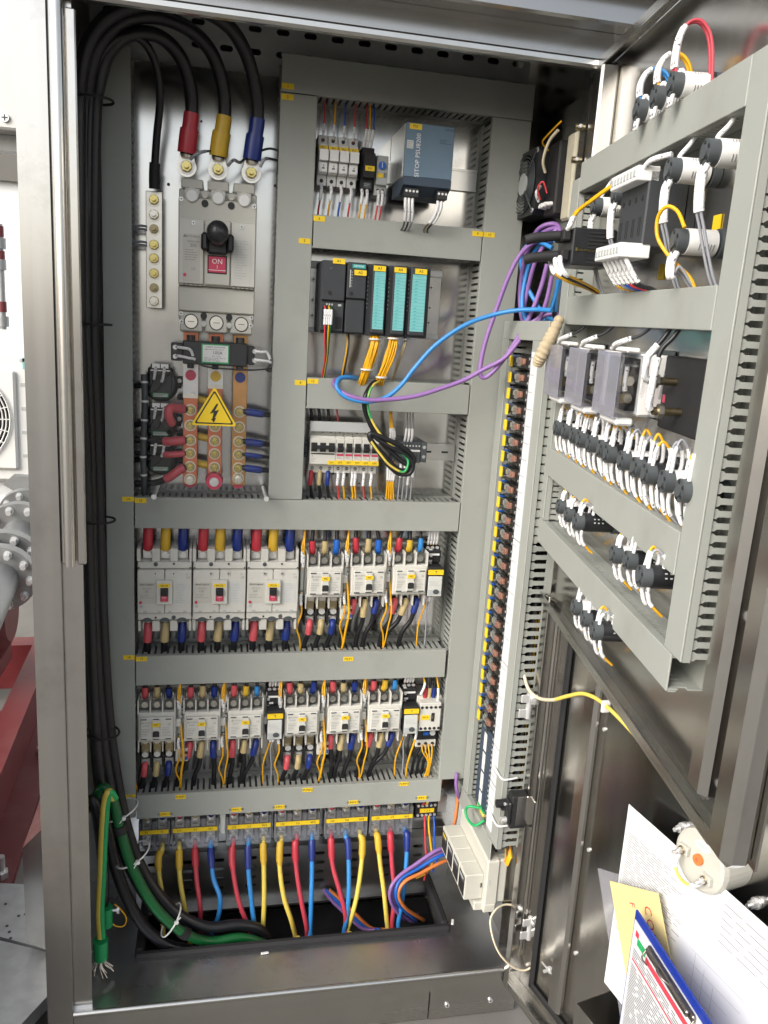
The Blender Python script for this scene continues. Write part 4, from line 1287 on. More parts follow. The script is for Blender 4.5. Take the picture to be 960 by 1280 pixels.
for i in range(4):
    x = .188 + i * .0192
    M_ = BACK.at(x, 0, .308) @ Matrix.Diagonal((1, 1, 1.06, 1))
    lab = f'{["leftmost", "second", "third", "rightmost"][i]} white fuse holder with yellow label in the top window'
    if i == 0:
        F_.matrix_world = M_
        F_['label'] = lab
    else:
        dup(F_, lab, M_)
    c_ = ('wred', 'wyellow', 'wblue', 'wred')[i]
    cn = ('red', 'yellow', 'blue', 'red')[i]
    wire('control_wire', [BACK.w(x, -.044, .345), BACK.w(x, -.05, .356), BACK.w(x + .001, -.048, .385), BACK.w(x + .002, -.04, .43)], .0016, c_, f'{cn} wire with white marker above the {["leftmost", "second", "third", "rightmost"][i]} fuse holder', 'wire', 'fuse holder wires', sleeves=[(.04, .32, .0021, 'wwhite', 'marker_sleeve')], n=6)
    wire('control_wire', [BACK.w(x, -.044, .264), BACK.w(x, -.052, .254), BACK.w(x - .002, -.052, .235), BACK.w(x - .004, -.048, .215), BACK.w(x - .003, -.04, .19)], .0019, c_, f'{cn} wire with white marker below the {["leftmost", "second", "third", "rightmost"][i]} fuse holder', 'wire', 'fuse holder wires', sleeves=[(.02, .40, .0032, 'wwhite', 'marker_sleeve')], n=6)
solo('end_clamp', MB().box(-.004, .004, -.048, 0, -.026, .026, 'mattblack', .001).cyl((0, -.048, .010), (0, -.0486, .010), .0028, 'dkgrey', 10).cyl((0, -.048, -.012), (0, -.0486, -.012), .0028, 'dkgrey', 10), 'thin black end clamp left of the white fuse holders', 'end clamp', BACK.at(.1735, 0, .305))
t = thing('interface_relay', 'slim black relay with yellow tag right of the fuse holders', 'relay', BACK.at(.2745, 0, .300))
part('body', MB().box(-.012, .012, -.050, 0, -.038, .038, 'mattblack', .001).box(-.010, .012, -.066, -.05, -.018, .026, 'mattblack', .001), t)
part('label', MB().box(-.007, .011, -.0672, -.066, -.006, .003, 'tagyellow').text('KA', .002, -.0015, -.0676, .004, 'ink'), t)
part('nameplate', MB().box(-.006, .008, -.0508, -.05, -.034, -.024, 'dkgrey').lines(-.005, .007, -.027, .003, 2, -.0511, 'ltgrey', .0004), t)
t = thing('timer_relay', 'pale grey timer relay with round blue dial beside the power supply', 'timer relay', BACK.at(.302, 0, .295))
part('body', MB().box(-.012, .012, -.045, 0, -.040, .032, 'ltgrey', .001).box(-.011, .011, -.058, -.045, -.022, .030, 'ltgrey', .001), t)
part('dial', MB().cyl((-.001, -.058, .012), (-.001, -.062, .012), .0072, 'blue', 20).box(-.0015, -.0005, -.0625, -.0618, .008, .018, 'inkwhite'), t)
part('label', MB().box(-.010, .002, -.0588, -.058, -.0095, -.002, 'tagyellow').box(.004, .005, -.0585, -.058, -.009, .0, 'ink').box(.007, .008, -.0585, -.058, -.009, .0, 'ink'), t)
part('screw_hole', MB().cyl((-.005, -.045, -.030), (-.005, -.0456, -.030), .0028, 'ink', 10).cyl((.005, -.045, -.030), (.005, -.0456, -.030), .0028, 'ink', 10), t)
for i, (x, c_, cn) in enumerate(((.266, 'wred', 'red'), (.272, 'wyellow', 'yellow'), (.279, 'wblue', 'blue'))):
    wire('control_wire', [BACK.w(x, -.046, .336), BACK.w(x, -.052, .347), BACK.w(x + .003, -.052, .372), BACK.w(x + .003, -.04, .43)], .0017, c_, f'{cn} wire with white marker above the slim black relay', 'wire', 'wires of the slim black relay', sleeves=[(.04, .36, .003, 'wwhite', 'marker_sleeve')], n=6)
for i, (x, c_, cn) in enumerate(((.266, 'wyellow', 'left yellow'), (.276, 'wyellow', 'right yellow'), (.298, 'wred', 'left red'), (.306, 'wred', 'right red'))):
    wire('control_wire', [BACK.w(x, -.046, .264), BACK.w(x, -.055, .255), BACK.w(x - .001, -.055, .235), BACK.w(x - .004, -.05, .205), BACK.w(x - .004, -.04, .18)], .0018, c_, f'{cn} wire below the black relay and blue dial timer', 'wire', 'wires of the slim black relay', sleeves=[(.03, .36, .003, 'wwhite', 'marker_sleeve')], n=6)
t = thing('power_supply', 'deep blue grey power supply with vertical white lettering on its front', 'power supply', BACK.at(.3745, 0, .318))
b = MB().box(-.047, .047, -.120, -.002, -.038, .054, 'rail', .001).box(-.0455, .0455, -.129, -.120, -.038, .054, 'slate', .0015)
b.extrude([(-.0455, -.129, -.038), (-.0455, -.129, -.052), (-.0455, -.098, -.066), (-.0455, -.03, -.066), (-.0455, -.03, -.038)], (.091, 0, 0), 'slate_dk')
part('body', b, t)
p_ = MB().box(-.0450, -.0130, -.1298, -.129, -.0375, .0535, 'slate').text('SITOP PSU8200', -.0215, -.0005, -.1302, .0082, 'inkwhite', rot=90)
part('lettering', p_, t)
part('label', MB().box(-.040, -.017, -.1302, -.129, .043, .0525, 'tagyellow').text('PS1', -.0285, .0478, -.1306, .0048, 'ink'), t)
part('nameplate', MB().box(-.043, -.031, -.1302, -.129, .010, .024, 'greywhite').lines(-.042, -.032, .021, .003, 4, -.1305, 'greyink', .0004).text('SIEMENS', .0355, .0475, -.1296, .0032, 'slate_dk').lines(.018, .040, .030, .003, 3, -.1296, 'slate_dk', .0005, 3), t)
for x0, n_, nm in ((-.041, 4, 'left'), (.021, 3, 'right')):
    o = part('terminal_strip', MB().box(x0, x0 + n_ * .0068, -.125, -.098, -.072, -.056, 'black', .001), t)
    for k in range(n_):
        part('screw', MB().cyl((x0 + .0034 + k * .0068, -.125, -.062), (x0 + .0034 + k * .0068, -.1258, -.062), .0022, 'zinc', 10), o)
    for k in range(n_ - 1):
        x = .3745 + x0 + .004 + k * .0068
        col = ('dkgrey', 'black', 'wgrey')[k % 3] if nm == 'left' else ('darkbrass', 'black', 'black')[k % 3]
        wire('control_wire', [BACK.w(x, -.118, .246), BACK.w(x, -.120, .232), BACK.w(x + (.003 if nm == 'left' else -.006), -.112, .212), BACK.w(x + (.004 if nm == 'left' else -.016), -.09, .195), BACK.w(x, -.05, .185)], .0018, col, f'{ORD[k]} white marked wire under the {nm} terminals of the power supply', 'wire', 'power supply wires', sleeves=[(.02, .42, .003, 'wwhite', 'marker_sleeve')], n=6)
b = MB()
b.box(.172, .505, -.0075, -.001, .285, .3255, 'rail')
b.box(.172, .505, -.0095, -.0074, .285, .289, 'rail').box(.172, .505, -.0095, -.0074, .3215, .3255, 'rail')
for x, in ((.4365,),):
    b.screw(x, .307, -.0075, .006, 'zinc', .004)
cpart('mounting_rail', b, label='rail behind the fuse holders')
# ---------------------------------------------------------------- programmable controller
t = thing('controller_rail', 'aluminium backing rail of the programmable controller', 'mounting rail', BACK.at(.312, 0, .058))
part('rail', MB().box(-.135, .135, -.010, -.001, -.068, .070, 'rail', .001).box(-.135, .135, -.014, -.010, .056, .070, 'galv', .001).box(-.135, .135, -.014, -.010, -.068, -.058, 'galv', .001), t)
for x in (-.128, .113):
    for z in (.035, -.005, -.035):
        part('screw', MB().screw(x, z, -.010, .0048, 'zinc', .004), t)
def module(x0, x1, name_label, kind, tag):
    w = (x1 - x0) / 2
    t = thing('controller_module', name_label, 'controller module', BACK.at((x0 + x1) / 2, 0, .0575), 'programmable controller modules')
    w -= .0007
    if kind == 'ps':
        b = MB().box(-w, w, -.100, -.014, -.066, .066, 'anthracite', .0015).box(-w + .001, w - .001, -.112, -.100, -.006, .066, 'anthracite', .0015).box(-w + .001, w - .001, -.106, -.100, -.062, -.008, 'anthracite', .001)
        part('body', b, t)
        part('terminal_window', MB().box(-w + .004, -w + .023, -.1066, -.106, -.040, -.020, 'mattblack').box(w - .016, w - .004, -.1066, -.106, -.058, -.036, 'mattblack'), t)
        m = MB()
        for k in range(3):
            m.cyl((-w + .012 + k * .005, -.106, -.0135), (-w + .012 + k * .005, -.1068, -.0135), .0018, 'ltgrey', 10)
        m.box(w - .012, w - .006, -.107, -.106, -.016, -.012, 'ltgrey').box(-w + .014, -w + .019, -.113, -.112, .050, .054, 'dkgrey')
        m.cyl((-w + .016, -.112, .008), (-w + .016, -.1135, .008), .0036, 'mattblack', 12)
        part('indicator', m, t)
    elif kind == 'cpu':
        part('body', MB().box(-w, w, -.100, -.014, -.066, .066, 'anthracite', .0015).box(-w + .001, w - .001, -.111, -.100, .000, .066, 'anthracite', .0015).box(-w + .001, w - .001, -.109, -.100, -.064, -.002, 'anthracite', .002), t)
        part('lettering', MB().box(-w + .010, w - .004, -.1118, -.111, .0555, .0625, 'teal').text('SIEMENS', .003, .059, -.1121, .0038, 'inkwhite'), t)
        m = MB().box(-w + .006, -w + .0075, -.1116, -.111, .020, .052, 'greywhite')
        for k in range(6):
            m.box(-w + .009, -w + .0105, -.1116, -.111, .022 + .005 * k, .0235 + .005 * k, 'ltgrey')
        m.cyl((-w + .010, -.111, .009), (-w + .010, -.1125, .009), .0036, 'mattblack', 12)
        part('indicator', m, t)
    else:
        part('body', MB().box(-w, w, -.100, -.014, -.066, .066, 'anthracite', .0015), t)
        wl = .0105 if kind == 'io' else .0135
        xl = .0035 if kind == 'io' else -.002
        part('front_flap', MB().box(xl - wl - .003, xl + wl + .003, -.112, -.100, -.062, .066, 'anthracite', .002), t)
        m = MB()
        m.box(xl - wl, xl + wl, -.1126, -.112, -.054, .052, 'cyan')
        for k in range(17):
            z = -.050 + k * .0062
            m.box(xl - wl, xl + wl, -.1130, -.1125, z, z + .0005, 'teal')
            if k % 8 != 7:
                m.box(xl - wl * .6, xl - wl * .2, -.1130, -.1125, z + .002, z + .0032, 'teal')
        part('marking_strip', m, t)
        m = MB()
        for k in range(8):
            m.box(-w + .002, -w + .0035, -.1006, -.100, .040 - k * .008, .042 - k * .008, 'ltgrey')
        part('indicator', m, t)
    tz, tx = {'ps': (.0655, .008), 'cpu': (.0475, .006), 'io': (.058, .002), 'iow': (.058, 0)}[kind]
    part('label', MB().box(tx - .0115, tx + .0115, -.114, -.1119, tz - .0048, tz + .0048, 'tagyellow').text(tag, tx, tz, -.1144, .0052, 'ink'), t)
    return t
module(.188, .235, 'leftmost dark controller module with wires plugged into its lower left', 'ps', 'A1')
module(.235, .275, 'dark processor module carrying the small teal name strip', 'cpu', 'A2')
module(.275, .316, 'leftmost controller module with a turquoise marking strip', 'io', 'A3')
module(.316, .355, 'middle controller module with a turquoise marking strip', 'io', 'A4')
module(.355, .401, 'rightmost controller module with the widest turquoise marking strip', 'iow', 'A5')
for k, (c_, cn) in enumerate((('wred', 'red'), ('black', 'black'), ('wyellow', 'yellow'), ('green', 'green'))):
    x = .197 + k * .0038
    wire('control_wire', [BACK.w(x, -.106, .040), BACK.w(x, -.118, .034), BACK.w(x, -.118, .012), BACK.w(x + .002 - .001 * k, -.112, -.02), BACK.w(.204 + .0015 * k, -.09, -.055), BACK.w(.201 + .0015 * k, -.06, -.11)], .0018, c_, f'{cn} wire with white marker under the leftmost controller module', 'wire', 'wires of the leftmost controller module', sleeves=[(.08, .24, .003, 'wwhite', 'marker_sleeve')], n=6)
for k in range(2):
    wire('control_wire', [BACK.w(.246 + .003 * k, -.08, -.005), BACK.w(.246 + .003 * k, -.09, -.03), BACK.w(.242 + .003 * k, -.085, -.07), BACK.w(.240 + .002 * k, -.06, -.11)], .0016, ('wyellow', 'black')[k], f'{("yellow", "black")[k]} wire hanging below the processor module', 'wire', 'wires of the processor module', n=6)
def loom(pts, label, spread, nn, m='wyellow', r=.0016, ties=()):
    """a tied bundle of many thin wires: one thing"""
    q = random.Random(len(label))
    t = thing('wire_loom', label, 'wire loom', Matrix.Translation(pts[0]), 'yellow wire looms of the controller')
    b = MB()
    path = catmull(pts, 5)
    for i in range(nn):
        a, rr_ = q.uniform(0, 6.28), spread * math.sqrt(q.random())
        off = V((rr_ * math.cos(a), rr_ * math.sin(a) * .6, 0))
        b.tube([p + off * (1 + .15 * math.sin(j * .7 + i)) - pts[0] for j, p in enumerate(path)], r, m, 5)
    part('strands', b, t, kind='stuff')
    for u in ties:
        p = path[int(u * (len(path) - 1))] - pts[0]
        part('cable_tie', MB().tube([p + V((0, 0, -.0015)), p + V((0, 0, .0015))], spread * 1.25 + r, 'tie', 14), t)
    return t
loom([BACK.w(.298, -.085, -.004), BACK.w(.298, -.10, -.02), BACK.w(.290, -.098, -.06), BACK.w(.281, -.085, -.095), BACK.w(.279, -.05, -.13)], 'thick bundle of yellow wires under the leftmost turquoise module', .0085, 26, ties=(.2, .62))
loom([BACK.w(.335, -.085, -.004), BACK.w(.335, -.10, -.02), BACK.w(.326, -.098, -.06), BACK.w(.316, -.085, -.095), BACK.w(.314, -.05, -.13)], 'thick bundle of yellow wires under the middle turquoise module', .0085, 26, ties=(.15, .7))
loom([BACK.w(.362, -.080, -.006), BACK.w(.361, -.09, -.02), BACK.w(.350, -.088, -.06), BACK.w(.342, -.075, -.10), BACK.w(.340, -.05, -.13)], 'thin brownish wire bundle under the rightmost turquoise module', .0025, 4, 'darkbrass', ties=(.18, .75))
# ---------------------------------------------------------------- miniature breakers
def mcb(poles, x0, label, first):
    w = poles * .0178 / 2
    t = thing('miniature_breaker', label, 'circuit breaker', BACK.at(x0 + w, 0, -.240), 'miniature circuit breakers')
    t.scale.z = 1.06
    b = MB().box(-w + .0003, w - .0003, -.046, 0, -.047, .043, 'ivory', .001).box(-w + .0003, w - .0003, -.066, -.046, -.028, .022, 'ivory', .0012).box(-w + .0003, w - .0003, -.058, -.046, -.030, .026, 'ivory', .001)
    part('body', b, t)
    h_ = MB()
    for k in range(poles):
        x = -w + .0089 + k * .0178
        h_.box(x - .006, x + .006, -.0668, -.066, -.0035, .014, 'ink')
        h_.box(x - .0052, x + .0052, -.078, -.0668, .001, .009, 'black', .0012)
    if poles > 1:
        h_.box(-w + .0035, w - .0035, -.079, -.076, .0035, .0105, 'black', .001)
    part('toggle', h_, t)
    s_ = MB()
    for k in range(poles):
        x = -w + .0089 + k * .0178
        for z in (.034, -.038):
            s_.cyl((x, -.046, z), (x, -.0466, z), .0034, 'dkgrey', 12)
            s_.box(x - .0025, x + .0025, -.0471, -.0464, z - .0005, z + .0005, 'zinc')
    part('terminal_screw', s_, t)
    p_ = MB()
    if poles > 1:
        p_.box(-w + .003, w - .003, -.0666, -.066, -.0085, -.006, 'ink')
        logo(p_, -w + .006, -.012, -.0663, .003)
        p_.lines(-w + .004, -w + .014, -.016, .003, 3, -.0663, 'greyink', .0004)
        p_.box(w - .0165, w, -.0672, -.0662, -.0275, -.020, 'tagyellow')
        p_.text('QF1', w - .008, -.0237, -.0675, .0036, 'ink')
    else:
        p_.box(-w + .002, w - .002, -.0664, -.066, -.0105, -.0065, 'redflag').lines(-w + .002, w - .002, -.013, .0025, 2, -.0663, 'greyink', .0004, poles)
        p_.box(-w, w, -.0672, -.0662, -.0275, -.019, 'tagyellow')
        p_.text(first, 0, -.0232, -.0675, .0036, 'ink')
    part('label', p_, t)
    return t
X0 = .184
mcb(3, X0, 'three pole miniature breaker with linked black toggles, at the left end of its row', '')
nm = ['second', 'third', 'fourth', 'fifth', 'last']
for i in range(5):
    mcb(1, X0 + .0534 + i * .0178, f'single pole miniature breaker, {["right beside the three pole one", "second after the three pole one", "third after the three pole one", "partly behind the coiled cable, second from the right", "rightmost of its row, behind the coiled cable"][i]}', f'QF{i + 2}')
solo('busbar_cover', MB().box(-.064, .064, -.060, -.048, -.0105, .0105, 'ltgrey', .002), 'light grey plastic strip across the tops of the miniature breakers', 'cover strip', BACK.at(.2475, -.004, -.1935))
solo('end_clamp', MB().box(-.004, .004, -.045, 0, -.017, .017, 'dkgrey', .001).cyl((0, -.045, .008), (0, -.0456, .008), .0025, 'ink', 10).cyl((0, -.045, -.008), (0, -.0456, -.008), .0025, 'ink', 10), 'dark grey end clamp left of the miniature breakers', 'end clamp', BACK.at(.1785, 0, -.242))
for i, (x, c_, cn) in enumerate(((.187, 'cable', 'left black'), (.203, 'cable', 'middle black'), (.222, 'cable', 'right black'), (.240, 'wred', 'red'))):
    wire('control_wire', [BACK.w(x + .002, -.042, -.186), BACK.w(x + .001, -.044, -.176), BACK.w(x - .002, -.042, -.155), BACK.w(x - .006, -.036, -.12)], .0034 if i < 3 else .0018, c_, f'{cn} wire above the miniature breakers', 'wire', 'wires above the miniature breakers', n=7)
for i, (x, c_, cn, sl_) in enumerate(((.191, 'cable', 'black wire with red sleeve', 'red'), (.209, 'cable', 'black wire with cream sleeve', 'cream'), (.226, 'cable', 'black wire with dark blue sleeve', 'navy'), (.247, 'wred', 'red wire with white marker, fourth from the left', 'wwhite'), (.259, 'wyellow', 'yellow wire with white marker, fifth from the left', 'wwhite'), (.277, 'wyellow', 'left of two paired yellow wires', 'wwhite'), (.283, 'wyellow', 'right of two paired yellow wires', 'wwhite'), (.301, 'wred', 'red wire with white marker, second from the right', 'wwhite'), (.317, 'wyellow', 'rightmost yellow wire', 'wwhite'))):
    r_ = .0034 if i < 3 else .0019
    wire('control_wire', [BACK.w(x, -.042, -.285), BACK.w(x, -.048, -.296), BACK.w(x - .001, -.048, -.312), BACK.w(x + .003, -.044, -.335), BACK.w(x + .005, -.038, -.37)], r_, c_, f'{cn} below the miniature breakers', 'wire', 'wires below the miniature breakers', sleeves=[(.03, .36, r_ + .0014, sl_, 'sleeve' if i < 3 else 'marker_sleeve')], n=7)
b = MB()
b.box(.175, .503, -.0075, -.001, -.263, -.228, 'rail').box(.175, .503, -.0100, -.0074, -.263, -.259, 'rail').box(.175, .503, -.0100, -.0074, -.232, -.228, 'rail')
for x in (.438, .475):
    b.box(x, x + .014, -.0082, -.0072, -.2475, -.2435, 'ink')
cpart('mounting_rail', b, label='rail behind the miniature breakers')
t = thing('terminal_strip', 'dark grey terminal strip behind the coiled black and yellow cable', 'terminal strip', BACK.at(.392, 0, -.243))
for k in range(9):
    part('terminal', MB().box(-.032 + k * .0066, -.026 + k * .0066, -.044, 0, -.022, .022, 'dkgrey', .0008).cyl((-.029 + k * .0066, -.044, .014), (-.029 + k * .0066, -.0446, .014), .002, 'zinc', 8), t)
part('end_bracket', MB().box(.028, .040, -.046, 0, -.020, .022, 'dkgrey', .001).cyl((.034, -.046, .012), (.034, -.0468, .012), .0035, 'ltgrey', 12).cyl((.034, -.046, -.008), (.034, -.0468, -.008), .0035, 'ltgrey', 12), t)
part('marking_strip', MB().box(-.030, .026, -.0452, -.044, .002, .006, 'white'), t)
for k in range(3):
    wire('control_wire', [BACK.w(.352 + .004 * k, -.04, -.222), BACK.w(.352 + .004 * k, -.05, -.205), BACK.w(.349 + .002 * k, -.046, -.175), BACK.w(.349 + .001 * k, -.036, -.12)], .0018, 'wyellow', f'{ORD[k]} yellow wire rising behind the coiled cable', 'wire', 'yellow wires of the terminal strip', sleeves=[(.05, .3, .0028, 'wwhite', 'marker_sleeve')], n=6)
for k in range(4):
    wire('control_wire', [BACK.w(.350 + .005 * k, -.042, -.264), BACK.w(.350 + .005 * k, -.052, -.280), BACK.w(.351 + .004 * k, -.05, -.305), BACK.w(.352 + .005 * k, -.044, -.335), BACK.w(.354 + .006 * k, -.036, -.37)], .0020, 'wyellow', f'{ORD[k]} yellow wire falling below the coiled cable', 'wire', 'yellow wires of the terminal strip', sleeves=[(.05, .38, .003, 'wwhite', 'marker_sleeve')], n=6)
    wire('control_wire', [BACK.w(.378 + .009 * k, -.042, -.264), BACK.w(.378 + .009 * k, -.05, -.280), BACK.w(.377 + .009 * k, -.048, -.305), BACK.w(.377 + .009 * k, -.044, -.335), BACK.w(.378 + .009 * k, -.036, -.37)], .0017, 'wgrey', f'{ORD[k]} grey wire below the dark terminal strip', 'wire', 'grey wires of the terminal strip', sleeves=[(.05, .3 if k != 2 else .45, .0028, 'wwhite', 'marker_sleeve')], n=6)
for k in range(3):
    wire('control_wire', [BACK.w(.384 + .007 * k, -.04, -.222), BACK.w(.384 + .007 * k, -.048, -.206), BACK.w(.386 + .006 * k, -.044, -.175), BACK.w(.386 + .006 * k, -.036, -.12)], .0015, 'wgrey', f'{ORD[k]} grey wire above the dark terminal strip', 'wire', 'grey wires of the terminal strip', sleeves=[(.03, .3, .0026, 'wwhite', 'marker_sleeve')], n=6)
# coiled black cable with green-yellow core, hanging from the duct above
pts = [(470, 477, -.085), (464, 482, -.10), (457, 495, -.115), (456, 510, -.112), (461, 526, -.110), (472, 546, -.112), (490, 566, -.115), (508, 580, -.118), (517, 578, -.12), (514, 568, -.12), (498, 556, -.122), (478, 547, -.122), (464, 542, -.12), (463, 549, -.12), (475, 564, -.12), (488, 578, -.12), (500, 588, -.12), (512, 586, -.118), (518, 574, -.112)]
wire('coiled_cable', sq(BACK, pts), .0052, 'cable', 'coiled black cable hanging over the duct down to the miniature breakers', 'cable', n=9)
pts2 = [(474, 477, -.088), (467, 481, -.108), (461, 493, -.122), (460, 510, -.119), (466, 528, -.117), (478, 546, -.120), (495, 562, -.122), (510, 574, -.124), (505, 590, -.125), (488, 582, -.127), (474, 566, -.127), (464, 552, -.126)]
wire('earth_wire', sq(BACK, pts2), .0024, 'cyellow', 'green and yellow earth wire twisted round the coiled black cable', 'wire', n=7, sleeves=[(.1, .3, .0025, 'bgreen', 'stripe'), (.55, .75, .0025, 'bgreen', 'stripe')])
wire('coiled_cable', sq(BACK, [(462, 540, -.118), (472, 549, -.120), (490, 560, -.122), (506, 568, -.122), (516, 580, -.124), (512, 592, -.122), (498, 592, -.120), (484, 580, -.12), (474, 566, -.12), (466, 553, -.122)]), .0046, 'cable', 'second loop of black cable tied to the coil beside the terminal strip', 'cable', n=9)
# network cables
net_b = [(690, 388, -.24), (672, 387, -.21), (645, 388, -.18), (615, 394, -.16), (580, 407, -.15), (545, 431, -.14), (520, 458, -.135), (500, 483, -.132), (480, 498, -.13), (455, 502, -.13), (432, 496, -.125), (421, 484, -.118), (425, 473, -.105), (440, 472, -.09), (455, 476, -.06)]
wire('network_cable', sq(BACK, net_b), .0044, 'sky_blue', 'bright blue network cable sweeping across the ducts to the controller', 'network cable', n=10)
net_v = [(690, 300, -.22), (672, 300, -.20), (652, 316, -.18), (636, 345, -.17), (620, 388, -.16), (606, 430, -.155), (600, 462, -.155), (604, 472, -.155), (616, 465, -.16), (636, 440, -.165), (660, 400, -.18), (676, 360, -.19), (684, 330, -.2)]
wire('network_cable', sq(BACK, net_v), .0044, 'violet', 'violet network cable hanging in a long loop right of the controller', 'network cable', n=10)
net_w = [(650, 425, -.18), (630, 448, -.17), (604, 462, -.158), (580, 475, -.15), (550, 486, -.145), (520, 495, -.14), (490, 499, -.135), (460, 500, -.132), (435, 494, -.126), (420, 484, -.11), (418, 476, -.09), (430, 472, -.07)]
wire('network_cable', sq(BACK, net_w), .0044, 'violet', 'violet network cable running along the blue one towards the controller', 'network cable', n=10)
loops = [('violet', 'large outer violet loop below the fan', [(664, 300, -.15), (676, 284, -.18), (694, 280, -.20), (700, 290, -.22), (692, 296, -.22), (676, 296, -.2), (660, 312, -.17), (652, 345, -.15), (650, 380, -.15), (656, 408, -.16), (668, 410, -.18), (682, 380, -.2), (690, 345, -.21)]),
         ('violet', 'inner violet loop below the fan', [(668, 304, -.15), (680, 290, -.18), (696, 286, -.21), (684, 300, -.2), (668, 330, -.18), (658, 370, -.16), (654, 395, -.16), (662, 404, -.18), (676, 396, -.19), (690, 392, -.2)]),
         ('sky_blue', 'blue loop crossing the violet ones below the fan', [(690, 310, -.22), (678, 304, -.2), (664, 304, -.17), (652, 318, -.15), (654, 345, -.15), (666, 372, -.17), (680, 392, -.19), (694, 402, -.2)]),
         ('sky_blue', 'blue loop hanging lowest under the fan', [(692, 300, -.22), (672, 310, -.18), (660, 335, -.16), (653, 370, -.16), (655, 395, -.17), (668, 404, -.18), (684, 396, -.19), (694, 370, -.2), (698, 350, -.21)]),
         ('blue', 'darker blue loop behind the violet ones below the fan', [(690, 296, -.2), (676, 290, -.17), (664, 300, -.14), (656, 330, -.13), (652, 370, -.13), (660, 398, -.15), (672, 404, -.16), (690, 400, -.18)])]
for m_, lab, L in loops:
    wire('network_cable', sq(BACK, L), .0042, m_, lab, 'network cable', 'coiled network cables below the fan', n=9)
# ---------------------------------------------------------------- outgoing terminal blocks
def tblock(x0, x1, poles, label, txt):
    w = (x1 - x0) / 2
    t = thing('terminal_block', label, 'terminal block', BACK.at((x0 + x1) / 2, 0, -1.096), 'outgoing terminal blocks')
    b = MB().box(-w, w, -.034, -.018, -.034, .034, 'midgrey', .0015)
    pitch = 2 * w / poles
    for k in range(poles + 1):
        x = -w + k * pitch
        b.box(max(-w, x - .004), min(w, x + .004), -.056, -.034, -.032, .032, 'midgrey', .001)
    for k in range(poles):
        b.box(-w + k * pitch + .004, -w + (k + 1) * pitch - .004, -.048, -.034, -.005, .005, 'midgrey', .001)
    part('base', b, t)
    for k in range(poles):
        x = -w + (k + .5) * pitch
        for z in (.018, -.020):
            part('terminal', MB().box(x - .0095, x + .0095, -.043, -.034, z - .013, z + .013, 'zinc', .0008).cyl((x, -.043, z), (x, -.0485, z), .0068, 'tin', 14).box(x - .005, x + .005, -.049, -.0483, z - .0006, z + .0006, 'dkgrey'), t)
    part('clear_guard', MB().box(-w + .002, w - .002, -.0605, -.059, -.035, .035, 'glare_clear'), t)
    g_ = MB().box(-w + .003, w - .003, -.0622, -.0606, .006, .0155, 'tagyellow')
    for k in range(poles):
        g_.text(txt[k], -w + (k + .5) * pitch, .0108, -.0626, .0055, 'ink')
    part('label_strip', g_, t)
    return t
TB = [(-.152, -.086, 2, 'leftmost outgoing terminal block, only two poles wide', ['N', 'N']), (-.083, .018, 3, 'second outgoing terminal block from the left', ['U1', 'V1', 'W1']), (.034, .134, 3, 'third outgoing terminal block from the left', ['U2', 'V2', 'W2']), (.140, .243, 3, 'fourth outgoing terminal block from the left', ['U3', 'V3', 'W3']), (.253, .353, 3, 'fifth outgoing terminal block from the left', ['U4', 'V4', 'W4']), (.357, .459, 3, 'sixth outgoing terminal block, beside the small terminal strip', ['U5', 'V5', 'W5'])]
for a in TB:
    tblock(*a)
solo('end_clamp', MB().box(-.006, .006, -.050, -.018, -.028, .030, 'greywhite', .001), 'pale end clamp between the second and third outgoing terminal blocks', 'end clamp', BACK.at(.0265, 0, -1.080))
t = thing('terminal_strip', 'small black terminal strip with yellow label at the right end of the outgoing row', 'terminal strip', BACK.at(.493, 0, -1.082))
part('base', MB().box(-.027, .027, -.046, -.018, -.020, .020, 'mattblack', .001), t)
for k in range(5):
    for z in (.012, -.013):
        part('terminal', MB().cyl((-.020 + k * .010, -.046, z), (-.020 + k * .010, -.048, z), .0033, 'zinc', 10), t)
part('label_strip', MB().box(-.016, .018, -.0478, -.0462, -.006, .004, 'tagyellow').text('1 2 3', .001, -.001, -.0481, .005, 'ink'), t)
for b_, a in enumerate(TB):
    x0, x1, n_ = a[:3]
    p_ = (x1 - x0) / n_
    for k in range(n_):
        X = x0 + (k + .5) * p_
        c_ = (('cream', 'navy') if n_ == 2 else ('pink', 'cream', 'navy'))[k]
        wire('terminal_lead', [BACK.w(X, -.044, -1.064), BACK.w(X, -.050, -1.052), BACK.w(X, -.048, -1.035), BACK.w(X, -.040, -1.0)], .0052, 'cable', f'{ORD[k]} short lead with {CNAME[c_]} sleeve into the top of the {ORD[b_]} terminal block', 'power cable', 'short leads above the outgoing terminals', sleeves=[(.1, .75, .0072, c_, 'sleeve')], n=8)
